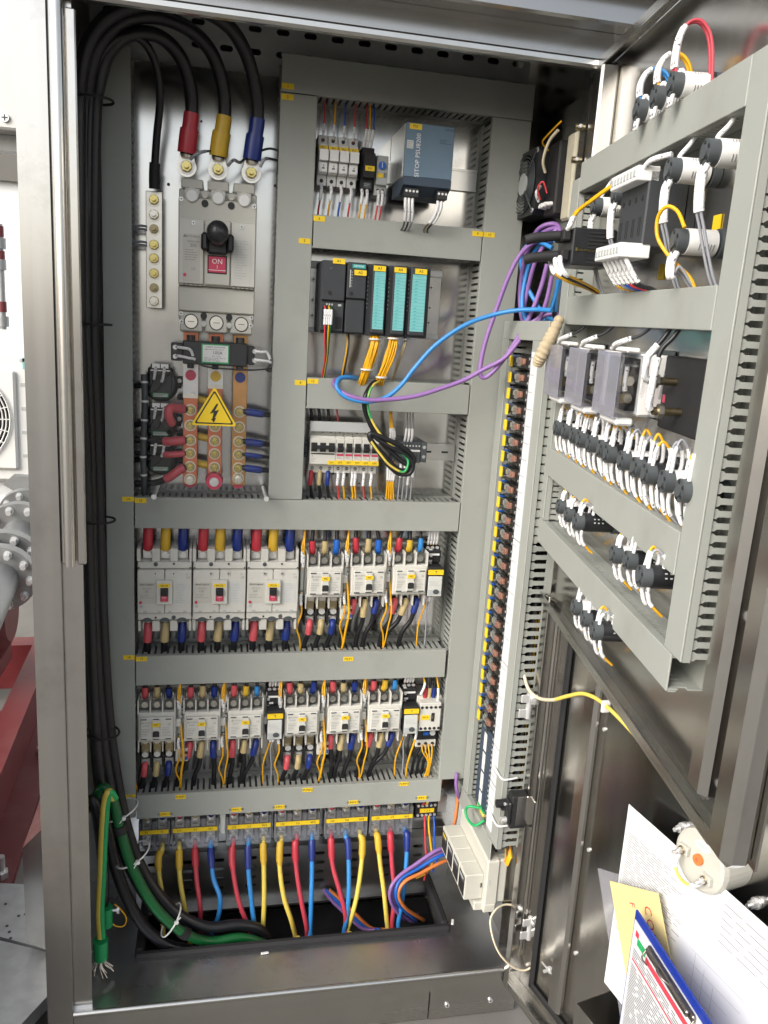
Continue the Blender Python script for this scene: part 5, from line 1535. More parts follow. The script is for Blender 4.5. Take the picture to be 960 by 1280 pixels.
OUT = [  # block, pole, material, sleeve, photo path (px, py, depth)
    (0, 1, 'cyellow', 'yellow', [(198, 1072, -.066), (199, 1095, -.085), (203, 1125, -.105)]),
    (1, 0, 'cyellow', 'yellow', [(224, 1072, -.066), (225, 1098, -.085), (230, 1130, -.105), (236, 1158, -.105)]),
    (1, 1, 'cred', 'red', [(244, 1072, -.066), (246, 1100, -.085), (250, 1132, -.105), (251, 1160, -.105)]),
    (1, 2, 'sky_blue', 'navy', [(264, 1072, -.066), (267, 1098, -.085), (275, 1122, -.105), (273, 1145, -.105), (265, 1165, -.105)]),
    (2, 0, 'cred', 'red', [(290, 1066, -.066), (292, 1092, -.085), (299, 1128, -.105), (312, 1162, -.115), (316, 1178, -.105)]),
    (2, 1, 'sky_blue', 'navy', [(310, 1062, -.066), (311, 1092, -.085), (315, 1132, -.105), (319, 1165, -.115), (320, 1180, -.105)]),
    (2, 2, 'cyellow', 'yellow', [(329, 1060, -.066), (330, 1092, -.085), (330, 1132, -.105), (328, 1175, -.115)]),
    (3, 0, 'cyellow', 'yellow', [(350, 1057, -.066), (350, 1088, -.085), (355, 1122, -.105), (364, 1150, -.115), (370, 1172, -.105)]),
    (3, 1, 'cred', 'red', [(369, 1057, -.066), (371, 1090, -.085), (377, 1128, -.105), (383, 1158, -.115), (384, 1170, -.105)]),
    (3, 2, 'sky_blue', 'navy', [(390, 1056, -.066), (390, 1088, -.085), (389, 1128, -.105), (388, 1170, -.115)]),
    (4, 0, 'cred', 'red', [(414, 1052, -.066), (416, 1082, -.085), (425, 1115, -.105), (432, 1145, -.115), (431, 1165, -.105)]),
    (4, 1, 'sky_blue', 'navy', [(435, 1052, -.066), (436, 1080, -.085), (436, 1115, -.105), (433, 1150, -.115), (430, 1165, -.105)]),
    (4, 2, 'cyellow', 'yellow', [(453, 1050, -.066), (452, 1078, -.085), (447, 1115, -.105), (440, 1145, -.115), (434, 1165, -.105)]),
    (5, 0, 'cyellow', 'yellow', [(472, 1046, -.066), (475, 1078, -.085), (480, 1115, -.105), (484, 1155, -.115)]),
    (5, 1, 'cred', 'red', [(488, 1046, -.066), (490, 1080, -.085), (493, 1118, -.105), (490, 1155, -.115)]),
    (5, 2, 'sky_blue', 'navy', [(509, 1044, -.066), (508, 1078, -.085), (504, 1118, -.105), (498, 1153, -.115)]),
]
for b_, k, m_, s_, L in OUT:
    x0, x1, n_ = TB[b_][:3]
    X = x0 + (k + .5) * (x1 - x0) / n_
    e = L[-1]
    pts = [BACK.w(X, -.052, -1.118), BACK.w(X, -.058, -1.130)] + sq(BACK, L) + [BACK.w(BACK.q(*e).x + .004, -.115, -1.34)]
    mn = {'cyellow': 'yellow', 'cred': 'red', 'sky_blue': 'blue'}[m_]
    o = wire('outgoing_cable', pts, .0053, m_, f'{mn} outgoing cable from {["the left", "the middle", "the right"][k] if n_ == 3 else "the right"} pole of the {ORD[b_]} terminal block', 'power cable', 'outgoing cables into the floor opening', sleeves=[(.07, .22, .0080, s_, 'sleeve'), (.20, .25, .0064, s_, 'sleeve')], n=10)
    lg = MB()
    c0 = BACK.w(X, -.0505, -1.116) - o.location
    lg.extrude([c0 + V((.0085 * math.cos(2 * math.pi * q / 16), 0, .0085 * math.sin(2 * math.pi * q / 16))) for q in range(16)], (0, .002, 0), 'tin')
    lg.tube([c0 + V((0, .001, -.006)), c0 + V((0, -.004, -.020))], .0062, 'tin', 10)
    part('cable_lug', lg, o)
for i, (m_, mn, L) in enumerate((('wred', 'red', [(531, 1020, -.06), (531, 1032, -.08), (532, 1060, -.09), (534, 1082, -.10), (530, 1100, -.10)]), ('wyellow', 'yellow', [(536, 1020, -.06), (536, 1034, -.08), (539, 1060, -.09), (541, 1075, -.10), (534, 1090, -.10), (520, 1098, -.10)]), ('wblue', 'blue', [(542, 1020, -.06), (543, 1034, -.08), (543, 1060, -.09), (546, 1075, -.10), (540, 1090, -.1)]))):
    wire('control_wire', sq(BACK, L), .0022, m_, f'thin {mn} wire hanging from the small strip at the right end of the row', 'wire', 'wires of the small outgoing strip', n=7)
    X = .484 + i * .008
    wire('terminal_lead', [BACK.w(X, -.046, -1.068), BACK.w(X, -.054, -1.056), BACK.w(X, -.05, -1.035), BACK.w(X, -.04, -1.0)], .0030, ('cred', 'cyellow', 'navy')[i], f'short {mn} lead into the top of the small outgoing strip', 'power cable', 'short leads above the outgoing terminals', n=7)
# control cables that leave through the right end of the opening
for i, (m_, mn, L) in enumerate((('violet', 'violet', [(572, 1058, -.08), (548, 1062, -.10), (520, 1080, -.11), (498, 1096, -.12), (488, 1112, -.13), (490, 1130, -.12), (505, 1150, -.10)]),
        ('blue', 'blue', [(574, 1064, -.08), (550, 1070, -.10), (522, 1086, -.11), (502, 1098, -.12), (495, 1114, -.13), (500, 1132, -.12), (520, 1150, -.09)]),
        ('orange', 'orange', [(576, 1070, -.08), (552, 1078, -.10), (525, 1092, -.115), (506, 1102, -.125), (498, 1118, -.13), (508, 1136, -.12), (530, 1150, -.09)]),
        ('violet', 'second violet', [(574, 1061, -.075), (549, 1066, -.095), (521, 1084, -.10), (500, 1097, -.11), (491, 1113, -.12), (495, 1134, -.11), (515, 1152, -.09)]))):
    wire('control_cable', sq(BACK, L) + [BACK.w(.46 + .01 * i, -.05, -1.36)], .0042, m_, f'{mn} control cable curling into the right end of the floor opening', 'control cable', 'control cables through the floor opening', n=9)
for i, (m_, mn, dx) in enumerate((('violet', 'violet', 0), ('blue', 'blue', 6), ('orange', 'orange', 12))):
    wire('control_cable', sq(BACK, [(404 + dx * .6, 1112, -.04), (415 + dx, 1126, -.05), (432 + dx, 1142, -.06), (452 + dx, 1160, -.07)]) + [BACK.w(.38 + .012 * i, -.09, -1.36)], .0042, m_, f'{mn} control cable slanting through the middle of the floor opening', 'control cable', 'control cables through the floor opening', n=8)
wire('control_cable', sq(BACK, [(573, 990, -.05), (571, 1010, -.06), (568, 1030, -.07), (562, 1050, -.075), (556, 1062, -.08)]), .0044, 'orange', 'orange control cable dropping behind the white meter', 'control cable', n=9)
wire('control_cable', sq(BACK, [(571, 966, -.082), (570, 980, -.086), (572, 992, -.08), (575, 1000, -.06)]), .0042, 'violet', 'short violet cable at the lower right corner of the ducts', 'control cable', n=8)
# green cable and extra black cable in the bundle, earth cable, ties
wire('incoming_cable', sq(BACK, [(112, 1010, -.19), (128, 985, -.19), (141, 1000, -.195), (150, 1035, -.20), (166, 1085, -.205), (195, 1135, -.205), (230, 1166, -.19), (262, 1177, -.17), (300, 1172, -.16), (330, 1180, -.15)]) + [BACK.w(.15, -.14, -1.36)], .0098, 'green', 'thick green cable in the black bundle curving into the floor opening', 'power cable', 'incoming power cables', n=12, sleeves=[(.20, .225, .0125, 'mattblack', 'tape'), (.62, .645, .0125, 'mattblack', 'tape')])
wire('incoming_cable', sq(BACK, [(100, 1060, -.20), (104, 1020, -.20), (112, 1000, -.205), (120, 1010, -.21), (126, 1050, -.21), (130, 1100, -.20), (128, 1140, -.19)]), .0105, 'cable', 'black cable looped tightly at the foot of the left bundle', 'power cable', 'incoming power cables', n=12)
wire('earth_cable', sq(BACK, [(126, 1172, -.24), (124, 1140, -.238), (126, 1100, -.235), (128, 1050, -.232), (131, 1005, -.23), (136, 990, -.23), (142, 998, -.225)]), .0075, 'cyellow', 'green and yellow striped earth cable rising beside the bundle', 'earth cable', n=12)
o = bpy.data.objects['earth_cable']
stripe = catmull([V(p) + V((.0045, -.0015, 0)) - o.location for p in sq(BACK, [(126, 1172, -.24), (124, 1140, -.238), (126, 1100, -.235), (128, 1050, -.232), (131, 1005, -.23), (136, 990, -.23), (142, 998, -.225)])], 7)
part('green_stripe', MB().tube(stripe, .0058, 'bgreen', 10), o)
t = thing('earth_terminal', 'green plastic capped earth terminal with frayed strands near the floor', 'earth terminal', BACK.at(*BACK.q(126, 1186, -.24)))
part('cap', MB().tube([(0, 0, -.022), (0, 0, .020)], .0135, 'bgreen', 14, r1=.0145), t)
f = MB()
rr = random.Random(5)
for k in range(14):
    a = rr.uniform(0, 6.28)
    f.tube([(.005 * math.cos(a), .005 * math.sin(a), -.02), (.012 * math.cos(a), .012 * math.sin(a), -.034), (.024 * math.cos(a + .3), .018 * math.sin(a), -.040 - rr.uniform(0, .014))], .0007, 'tin', 4)
part('strands', f, t, kind='stuff')
part('bolt', MB().cyl((-.045, 0, -.004), (-.012, 0, -.004), .003, 'zinc', 10).cyl((-.045, 0, -.004), (-.039, 0, -.004), .0075, 'zinc', 6, sm=False), t)
t = thing('earth_terminal', 'second green plastic cap standing behind the capped earth terminal', 'earth terminal', BACK.at(*BACK.q(133, 1145, -.20)))
part('cap', MB().tube([(0, 0, -.022), (0, 0, .020)], .0125, 'bgreen', 14), t)
part('bolt', MB().cyl((.010, 0, .012), (.022, 0, .012), .003, 'zinc', 10).cyl((.020, 0, .012), (.025, 0, .012), .0065, 'zinc', 6, sm=False), t)
wire('control_wire', sq(BACK, [(137, 1152, -.2), (146, 1158, -.2), (155, 1157, -.2), (158, 1148, -.2), (152, 1138, -.2), (143, 1130, -.2)]), .0014, 'wyellow', 'thin yellow wire loop beside the green earth caps', 'wire', n=6)
def tie(name, c, ax, rx, label, m='tie', r=.0016, head=True):
    """a cable tie ring round centre c, axis ax"""
    ax = V(ax).normalized()
    u = ax.orthogonal().normalized()
    w = ax.cross(u)
    ring = [u * math.cos(a) * rx + w * math.sin(a) * rx for a in [2 * math.pi * k / 20 for k in range(21)]]
    mb = MB().tube(ring, r, m, 6)
    o = solo(name, mb, label, 'cable tie', Matrix.Translation(c), 'cable ties on the left bundle')
    if head:
        d = (CAM - c).normalized()
        d = (d - ax * d.dot(ax)).normalized()
        part('tie_head', MB().tube([d * rx * .95, d * (rx + .006)], .004, m, 6).tube([d * rx, d * (rx + .002) + ax * .004 + u * .012], .0014, m, 5), o)
    return o
for i, (px, py, d, a, rx, m_, lab) in enumerate(((150, 1012, -.165, (.35, 0, -1), .036, 'tie', 'topmost white cable tie round the black and green bundle'), (166, 1068, -.175, (.5, 0, -1), .036, 'tie', 'white cable tie round the bundle, between two others'), (214, 1150, -.175, (1, 0, -.7), .034, 'tie', 'white cable tie where the bundle bends into the opening'),
        (118, 125, -.16, (0, 0, 1), .030, 'mattblack', 'black cable tie near the top of the left bundle'), (117, 405, -.145, (0, 0, 1), .030, 'mattblack', 'black cable tie round the bundle beside the busbars'), (122, 650, -.14, (0, 0, 1), .031, 'mattblack', 'black cable tie round the bundle beside the wide middle duct'), (128, 915, -.14, (.1, 0, 1), .032, 'mattblack', 'black cable tie round the bundle beside the lower contactors'))):
    tie('cable_tie', BACK.p(px, py, d), a, rx, lab, m_, .0018 if m_ == 'tie' else .0022, m_ == 'tie')
for i, (x, y, a) in enumerate(((.115, -.222, .1), (.527, -.20, 1.2))):
    o = solo('cable_tie', MB().box(-.008, .008, -.003, .003, 0, .003, 'tie', .001), ['white scrap of tie lying on the floor in front of the rubber edging', 'white scrap of tie standing at the right corner of the opening'][i], 'cable tie', BACK.at(x, y, FZ + (.001 if i == 0 else .016)) @ Matrix.Rotation(a, 4, 'Z'))

# ---------------------------------------------------------------- relay column on the side plate
def plug_relay():
    t = thing('plug_in_relay', 'x', 'relay', Matrix.Identity(4), 'plug-in relays of the side column')
    b = MB()
    b.box(-.062, .064, -.028, 0, -.0145, .0145, 'black', .0015)
    b.box(-.062, -.040, -.040, -.028, -.013, .013, 'black', .001)
    b.box(.020, .064, -.046, -.028, -.0145, .0145, 'black', .001)
    b.box(.046, .064, -.052, -.046, -.0135, .0135, 'dkgrey', .001)
    part('socket', b, t)
    b = MB().box(-.030, .020, -.046, -.028, -.0122, .0122, 'mattblack', .001)
    part('cradle', b, t)
    c = MB().box(-.030, .020, -.058, -.046, -.0118, .0118, 'relayclear', .001)
    part('clear_case', c, t)
    k = MB().box(-.006, .012, -.0515, -.046, -.0040, .0070, 'coil', .001)
    for z in (-.0048, 0, .0048):
        k.box(-.006, .008, -.0535, -.0515, z - .0002 if z < 0 else z - .0008, z + .0016, 'coil', .0004)
    k.box(-.029, -.014, -.0495, -.046, -.0085, .0085, 'ltgrey', .001).box(-.024, -.014, -.0535, -.0495, -.002, .0065, 'zinc')
    part('coil', k, t)
    part('yellow_tab', MB().box(-.0425, -.0305, -.0600, -.0565, -.0105, .0105, 'tagyellow', .0006).box(-.0425, -.0400, -.0565, -.040, -.0085, .0085, 'black'), t)
    part('blue_lever', MB().box(-.0520, -.0455, -.052, -.040, -.003, .0110, 'blue', .0006), t)
    s_ = MB()
    for x in (.030, .040):
        for z in (-.007, .007):
            s_.cyl((x, -.046, z), (x, -.0468, z), .0026, 'zinc', 8)
    part('terminal_screw', s_, t)
    return t
PR = plug_relay()
for i in range(25):
    z = -.041 - .03125 * i
    M_ = SIDE.at(.186, 0, z)
    lab = f'{ORD[i]} plug-in relay counted from the top of the side column' if i not in (0, 24) else ['topmost plug-in relay of the side column, under the beige taped bundle', 'lowest plug-in relay of the side column, above the dark terminals'][i > 0]
    if i == 0:
        PR.matrix_world = M_
        PR['label'] = lab
    else:
        dup(PR, lab, M_)
t = thing('terminal_strip', 'dark blue grey terminal strip with white marker squares under the relay column', 'terminal strip', SIDE.at(.175, 0, -.900))
for k in range(16):
    z = .088 - k * .0118
    part('terminal', MB().box(-.030, .055, -.048, 0, z - .0056, z + .0056, 'slate_dk', .001).cyl((.046, -.048, z), (.046, -.0486, z), .0025, 'zinc', 8), t)
for k in range(4):
    z = .060 - k * .046
    part('marker_square', MB().box(-.004, .012, -.0490, -.0482, z - .020, z + .020, 'white'), t)
wire('earth_wire', [SIDE.w(.200, -.05, -.985), SIDE.w(.190, -.075, -.985), SIDE.w(.182, -.08, -1.0), SIDE.w(.195, -.078, -1.012), SIDE.w(.225, -.072, -1.008), SIDE.w(.235, -.055, -.99)], .003, 'bgreen', 'small green earth wire loop at the foot of the dark terminals', 'wire', n=8)
b = MB().box(.172, .214, -.052, -.002, -.998, -.990, 'cyellow', .001).box(.172, .214, -.052, -.002, -.990, -.986, 'bgreen', .001)
solo('earth_terminal', b, 'yellow and green earth terminal under the dark terminal strip', 'earth terminal', SIDE.M)
rr = random.Random(11)
b = None
for k in range(5):
    wire('control_wire', [SIDE.w(.285, -.015, -1.012 - .004 * k), SIDE.w(.300 + .004 * k, -.020, -1.010 - .003 * k), SIDE.w(.310 + .003 * k, -.026, -1.022), SIDE.w(.306 + .003 * k, -.030, -1.040), SIDE.w(.292, -.024, -1.042 + .002 * k), SIDE.w(.28, -.02, -1.03)], .0018, 'wyellow' if k else 'orange', f'{ORD[k]} yellow or orange loop of wire spilling from the open duct end', 'wire', 'wire loops at the open duct end', n=6)
for i, z in enumerate((-.842, -.945)):
    solo('cable_tie', MB().tube(catmull([(.27, -.058, 0), (.285, -.062, .002), (.318, -.060, -.002), (.324, -.045, 0), (.322, -.03, .001)], 4), .0022, 'tie', 6), ['upper white cable tie pulled through the side duct slots', 'lower white cable tie pulled through the side duct slots'][i], 'cable tie', SIDE.at(0, 0, z))
t = thing('limit_switch', 'black limit switch on a steel bracket beside the lower part of the side duct', 'limit switch', SIDE.at(.345, -.02, -.895))
part('body', MB().box(-.016, .012, -.030, .004, -.036, .034, 'mattblack', .003).box(-.010, .014, -.036, -.028, -.026, .022, 'black', .003), t)
part('roller_arm', MB().box(-.022, -.014, -.040, -.012, -.012, .012, 'mattblack', .002).cyl((-.018, -.050, .003), (-.018, -.030, .003), .008, 'mattblack', 14), t)
part('bracket', MB().box(.012, .034, .006, .009, -.026, .034, 'steel').box(.012, .015, -.020, .006, -.026, .034, 'steel'), t)
part('screw', MB().cyl((.004, -.030, -.018), (.004, -.046, -.018), .006, 'zinc', 12).cyl((-.004, -.036, .010), (-.004, -.039, .010), .0035, 'zinc', 10), t)
# ---------------------------------------------------------------- fan
t = thing('cooling_fan', 'square black cooling fan with round finger guard high on the right wall', 'fan', SIDE.at(.108, -.008, .290))
b = MB()
fr = .060
ring_o, ring_i = [], []
N = 40
for k in range(N):
    a = 2 * math.pi * (k + .5) / N
    s_ = 1 / max(abs(math.cos(a)), abs(math.sin(a)))
    ring_o.append((fr * math.cos(a) * s_, fr * math.sin(a) * s_))
    ring_i.append((.054 * math.cos(a), .054 * math.sin(a)))
vs = [(x, -.040, z) for x, z in ring_o] + [(x, -.040, z) for x, z in ring_i] + [(x, 0, z) for x, z in ring_o] + [(x, 0, z) for x, z in ring_i]
fs = []
for k in range(N):
    j = (k + 1) % N
    fs += [(k, j, j + N, k + N), (j, k, k + 2 * N, j + 2 * N), (k + N, j + N, j + 3 * N, k + 3 * N), (j + 2 * N, k + 2 * N, k + 3 * N, j + 3 * N)]
b.add(vs, fs, 'black')
part('housing', b, t)
part('hub', MB().cyl((0, -.036, 0), (0, -.004, 0), .021, 'mattblack', 24), t)
for k in range(7):
    a = 2 * math.pi * k / 7
    bl = MB()
    q = []
    for rr_ in (.020, .036, .052):
        for da, yy in ((-.26, -.010), (.26, -.030)):
            q.append((rr_ * math.cos(a + da), yy, rr_ * math.sin(a + da)))
    bl.add(q, [(0, 1, 3, 2), (2, 3, 5, 4)], 'mattblack')
    part('blade', bl, t)
g = MB()
for r_ in (.024, .030, .036, .042, .048, .054):
    g.tube([(r_ * math.cos(2 * math.pi * k / 36), -.043, r_ * math.sin(2 * math.pi * k / 36)) for k in range(37)], .0010, 'dkgrey', 5, cap=False)
for a in (R(45), R(135), R(225), R(315)):
    g.tube([(.02 * math.cos(a), -.0445, .02 * math.sin(a)), (.074 * math.cos(a), -.0425, .074 * math.sin(a))], .0013, 'dkgrey', 5)
g.cyl((0, -.043, 0), (0, -.046, 0), .020, 'ltgrey', 26)
g.text('FAN', 0, .0, -.0464, .008, 'greyink') if False else None
part('finger_guard', g, t)
for x in (-.0525, .0525):
    for z in (-.0525, .0525):
        part('screw', MB().screw(x, z, -.040, .0042, 'zinc', .002), t)
t = thing('fan_filter_box', 'black and beige filter box behind the cooling fan', 'filter box', SIDE.at(.20, 0, .285))
part('casing', MB().box(-.030, .020, -.030, -.001, -.060, .066, 'mattblack', .003), t)
part('filter_mat', MB().box(.021, .058, -.018, -.001, -.072, .074, 'foam', .004), t)
for k in range(4):
    part('connector', MB().cyl((-.018 + k * .009, -.030, -.045 + .004 * (k % 2)), (-.018 + k * .009, -.044, -.043), .0042, 'white', 8), t)
for i, (m_, mn, L) in enumerate((('wwhite', 'short white', [(.182, -.046, .250), (.190, -.055, .262), (.196, -.050, .276)]), ('wred', 'red', [(.190, -.046, .252), (.198, -.056, .270), (.206, -.050, .280), (.204, -.040, .262)]), ('beigewire', 'pale', [(.186, -.040, .300), (.196, -.050, .318), (.215, -.050, .345), (.24, -.045, .36)]), ('wyellow', 'thin yellow', [(.176, -.034, .340), (.185, -.050, .350), (.205, -.05, .358), (.25, -.045, .372)]))):
    wire('fan_wire', [SIDE.w(*p) for p in L], .0028 if i in (0, 2) else .0016, m_, f'{mn} wire on the black box behind the fan', 'wire', 'fan wires', n=7)
# ---------------------------------------------------------------- meter
t = thing('power_meter', 'white power meter with four dark windows mounted low on the side plate', 'power meter', SIDE.at(.200, -.0, -1.098))
b = MB().box(-.098, .094, -.062, -.034, -.052, .052, 'beige', .003).box(-.095, .090, -.034, -.004, -.050, .050, 'beige', .003).box(.030, .085, -.080, -.04, -.070, -.050, 'beige', .002).box(.060, .094, -.062, -.036, -.070, -.050, 'beige', .002)
part('base', b, t)
for k in range(4):
    x = -.075 + k * .0445
    o = part('channel', MB().box(x - .0214, x + .0214, -.102, -.062, -.046, .012, 'beige', .0015), t)
    part('window', MB().box(x - .018, x + .018, -.1030, -.102, -.040, .004, 'mattblack', .001).box(x - .016, x + .016, -.1034, -.1028, -.010, .002, 'dkgrey'), o)
    part('label', MB().box(x - .013, x + .013, -.1036, -.1030, -.004, .001, 'tagyellow' if k == 0 else 'ltgrey'), o)
part('latch', MB().box(.0795, .0812, -.068, -.0655, -.018, -.008, 'ink').box(.094, .0946, -.056, -.053, -.004, .008, 'ltgrey'), t)
wire('sensor_wire', [BACK.p(640, 1131, -.30), BACK.p(630, 1131, -.30), BACK.p(620, 1137, -.31), BACK.p(613, 1150, -.32), BACK.p(616, 1172, -.335), BACK.p(625, 1193, -.345), BACK.p(640, 1208, -.35), BACK.p(655, 1213, -.352), BACK.p(668, 1207, -.352), BACK.p(679, 1201, -.352), BACK.p(684, 1208, -.352)], .0022, 'beigewire', 'thin pale earth strap from the meter down to the lower door', 'wire', n=7)
# beige taped bundle that crosses to the upper door
wire('taped_bundle', [BACK.p(700, 398, -.36), BACK.p(692, 414, -.37), BACK.p(685, 428, -.372), BACK.p(678, 442, -.37), BACK.p(674, 450, -.365), BACK.p(672, 456, -.36)], lambda u: .0066 + .0046 * math.sin(math.pi * min(1, .1 + u * .8)) + .0009 * math.sin(u * 70), 'cloth', 'beige cloth taped cable bundle crossing to the door above the relay column', 'cable bundle', n=14, k=12)

# ---------------------------------------------------------------- upper door
dr = part('door', MB(), cab, label='upper door leaf with the grey duct frame')
dr.location = (-.17, .15, -GZ)
bpy.context.view_layer.update()
DM = cab.matrix_world.inverted() @ DOOR.M
dr.matrix_local = DM
dx0, dx1, dz0, dz1 = -.070, .766, -.474, .444
FD = .026                                     # depth of the leaf's folded flanges
part('sheet', MB().box(dx0, dx1, 0, .0025, dz0, dz1, 'steel'), dr)
part('flange', MB().box(dx0, .722, -FD, -.0005, dz0 - .0025, dz0, 'steel_h').box(dx0, .722, -FD, -FD + .0025, dz0, dz0 + .012, 'steel_h'), dr, label='bottom flange')
part('flange', MB().box(dx0, dx1, -FD, -.0005, dz1, dz1 + .0025, 'steel_h').box(dx0, dx1, -FD, -FD + .002, dz1 - .012, dz1, 'steel_h'), dr, label='top flange')
part('flange', MB().box(dx0, dx0 + .0025, -FD, -.0005, dz0 + .001, dz1, 'steel').box(dx0, dx0 + .035, -FD - .0025, -FD, .24, dz1 - .012, 'steel'), dr, label='hinge side flange')
part('flange', MB().box(.7225, dx1, -.032, -.0005, dz0 - .002, dz1 - .014, 'steel', .009), dr, label='free edge flange')
part('stiffener', MB().box(.652, .692, -.026, -.0005, dz0 + .024, dz1 - .03, 'steel', .008), dr, label='vertical stiffener behind the tall door duct')
part('stiffener', MB().box(-.018, .030, -.030, -.0005, .246, dz1 - .012, 'steel', .004), dr, label='bright vertical channel above the duct frame')
for x, z in ((-.050, .300), (-.050, .352)):
    part('bolt', MB().cyl((x, -.0285, z), (x, -.042, z), .0055, 'darkbrass', 10).cyl((x + .012, -.036, z), (x - .004, -.036, z), .003, 'zinc', 8), dr)
part('bolt', MB().cyl((.700, -.0005, -.245), (.700, -.006, -.245), .005, 'zinc', 12), dr)
part('stud', MB().cyl((.700, -.0005, -.43), (.700, -.006, -.43), .004, 'zinc', 10), dr)
# door ducts
ED = .042
def dduct(label, x0, x1, z0, z1, horiz, **k):
    return duct(label, DOOR, x0, x1, z0, z1, ED, horiz, pitch=.0105, **k)
dduct('top grey duct on the upper door, slanting up to the right', .017, .590, .238, .284, True)
dduct('grey door duct above the three smoked meter covers', .017, .589, .027, .072, True)
dduct('grey door duct just under the long row of push button blocks', .012, .588, -.236, -.187, True)
dduct('lowest grey door duct with its open end at the right', -.045, .612, -.363, -.319, True)
dduct('narrow grey door duct nearest the hinges', -.028, .0165, -.318, .262, False)
t = duct('tall grey door duct at the free edge with large slots towards the front', DOOR, .590, .635, -.318, .284, ED, False, walls=False)
w = MB()
slot_wall(w, 'z', -.301, .301, -.019, ED, pitch=.0105)
part('slotted_wall', w, t, kind='stuff')
part('channel_side', MB().box(.0185, .0205, -.008, 0, -.301, .301, 'duct').box(.0185, .0205, -.0405, -.034, -.301, .301, 'duct'), t)
fm2 = finger_mesh(.0265, .0032, .0053).mesh('finger')
nf = 46
for i in range(nf):
    part('finger', fm2, t, loc=(.0185, -.021, -.301 + (i + .5) * .602 / nf))
# bracket ends of the open duct
def dw(px, py, y):
    return DOOR.p(px, py, y)
# push button and lamp backs
def button(kind, L, r):
    b = MB()
    nm = {'lamp': 'pilot_lamp', 'button': 'push_button', 'selector': 'selector_switch'}[kind]
    t = thing(nm, 'x', {'lamp': 'pilot lamp', 'button': 'push button', 'selector': 'selector switch'}[kind], Matrix.Identity(4))
    col = 'white' if kind == 'lamp' else 'black'
    part('collar', MB().cyl((0, -.0005, 0), (0, -.010, 0), r * 1.12, 'dkgrey', 20).cyl((0, -.010, 0), (0, -.013, 0), r * .8, 'dkgrey', 18), t)
    b.cyl((0, -.013, 0), (0, -(L - .012), 0), r, col if kind != 'button' else 'white', 24)
    part('body', b, t)
    e = MB().cyl((0, -(L - .012), 0), (0, -L, 0), r * .93, 'dkgrey', 24)
    e.cyl((0, -L, 0), (0, -L - .002, 0), r * .5, 'dkgrey', 16)
    for a in range(5):
        an = a * 2 * math.pi / 5 + .5
        e.cyl((r * .68 * math.cos(an), -L, r * .68 * math.sin(an)), (r * .68 * math.cos(an), -L - .0008, r * .68 * math.sin(an)), r * .16, 'ink', 8)
    part('contact_block', e, t)
    if kind == 'lamp':
        v_ = MB()
        for k in range(6):
            y = -.018 - k * .0032
            for s_ in (-1, 1):
                a = R(-25)
                v_.tube([(r * 1.005 * math.cos(a + da), y, r * 1.005 * math.sin(a + da)) for da in (-.25, 0, .25)], .0006, 'greyink', 4)
        for k in range(3):
            a = R(48)
            v_.tube([(r * 1.005 * math.cos(a + da), -(L - .024) + k * .003, r * 1.005 * math.sin(a + da)) for da in (-.12, .12)], .0006, 'greyink', 4)
        part('vent', v_, t)
    if kind == 'selector':
        v_ = MB()
        for k in range(3):
            for m_ in range(2):
                a = R(10 + 22 * m_)
                p_ = (r * 1.01 * math.cos(a), -(L - .026) + k * .006, r * 1.01 * math.sin(a))
                v_.tube([(p_[0], p_[1] - .0012, p_[2]), (p_[0], p_[1] + .0012, p_[2])], .0011, 'ltgrey', 5)
        part('print_mark', v_, t)
    return t
PROTO = {}
def put(kind, px, py, L, r, label, group):
    p = DOOR.q(px, py, -L)
    M_ = DOOR.at(p.x, 0, p.z)
    key = (kind, L, r)
    if key not in PROTO:
        o = button(kind, L, r)
        o.matrix_world = M_
        o['label'] = label
        o['group'] = group
        PROTO[key] = o
    else:
        o = dup(PROTO[key], label, M_, group)
    return p
def marker_wires(p, L, up, col, n, tag, grp, spread=.006, h=.03, drop=.05, r=.0017):
    """white marked wires that leave a contact block upwards (arched) or downwards"""
    q = random.Random(tag)
    for k in range(n):
        x = p.x + (k - (n - 1) / 2) * spread
        a, c, e = q.uniform(-.002, .002), q.uniform(-.002, .002), q.uniform(.88, 1.12)
        y = -L + .007
        if up:
            z, d = p.z, .013 + .004 * (k % 2)
            pts = [(x, y, z + .011), (x + a, y + .001, z + .020), (x + a, y + .002, z + h * .82 * e), (x + a + c, y + d * .45, z + h * 1.08 * e), (x + c, y + d, z + h * .84 * e), (x + c, y + d + .002, z + .020), (x, y + d + .001, z + .010)]
            sl = [(.0, .36, .0024, 'wwhite', 'marker_sleeve'), (.64, 1., .0024, 'wwhite', 'marker_sleeve')]
        else:
            y += .004 * k
            z = p.z
            pts = [(x, y, z - .011), (x + a, y, z - .018), (x + a + c, y + .001, z - drop * .62), (x + a + c, y + .004, z - drop * .9), (x + c, y + .012, z - drop * 1.15), (x + c, y + .020, z - drop * 1.35)]
            sl = [(.0, .60, .0026, 'wwhite', 'marker_sleeve')]
        wire('control_wire', [DOOR.w(*v_) for v_ in pts], r, col[k % len(col)], f'{ORD[k]} {CWN[col[k % len(col)]]} wire {"arched over" if up else "below"} {tag}', 'wire', grp, sleeves=sl, n=6, k=5)
CWN = {'wyellow': 'yellow', 'wgrey': 'grey', 'wblue': 'blue', 'wred': 'red', 'sky_blue': 'blue', 'cred': 'red'}
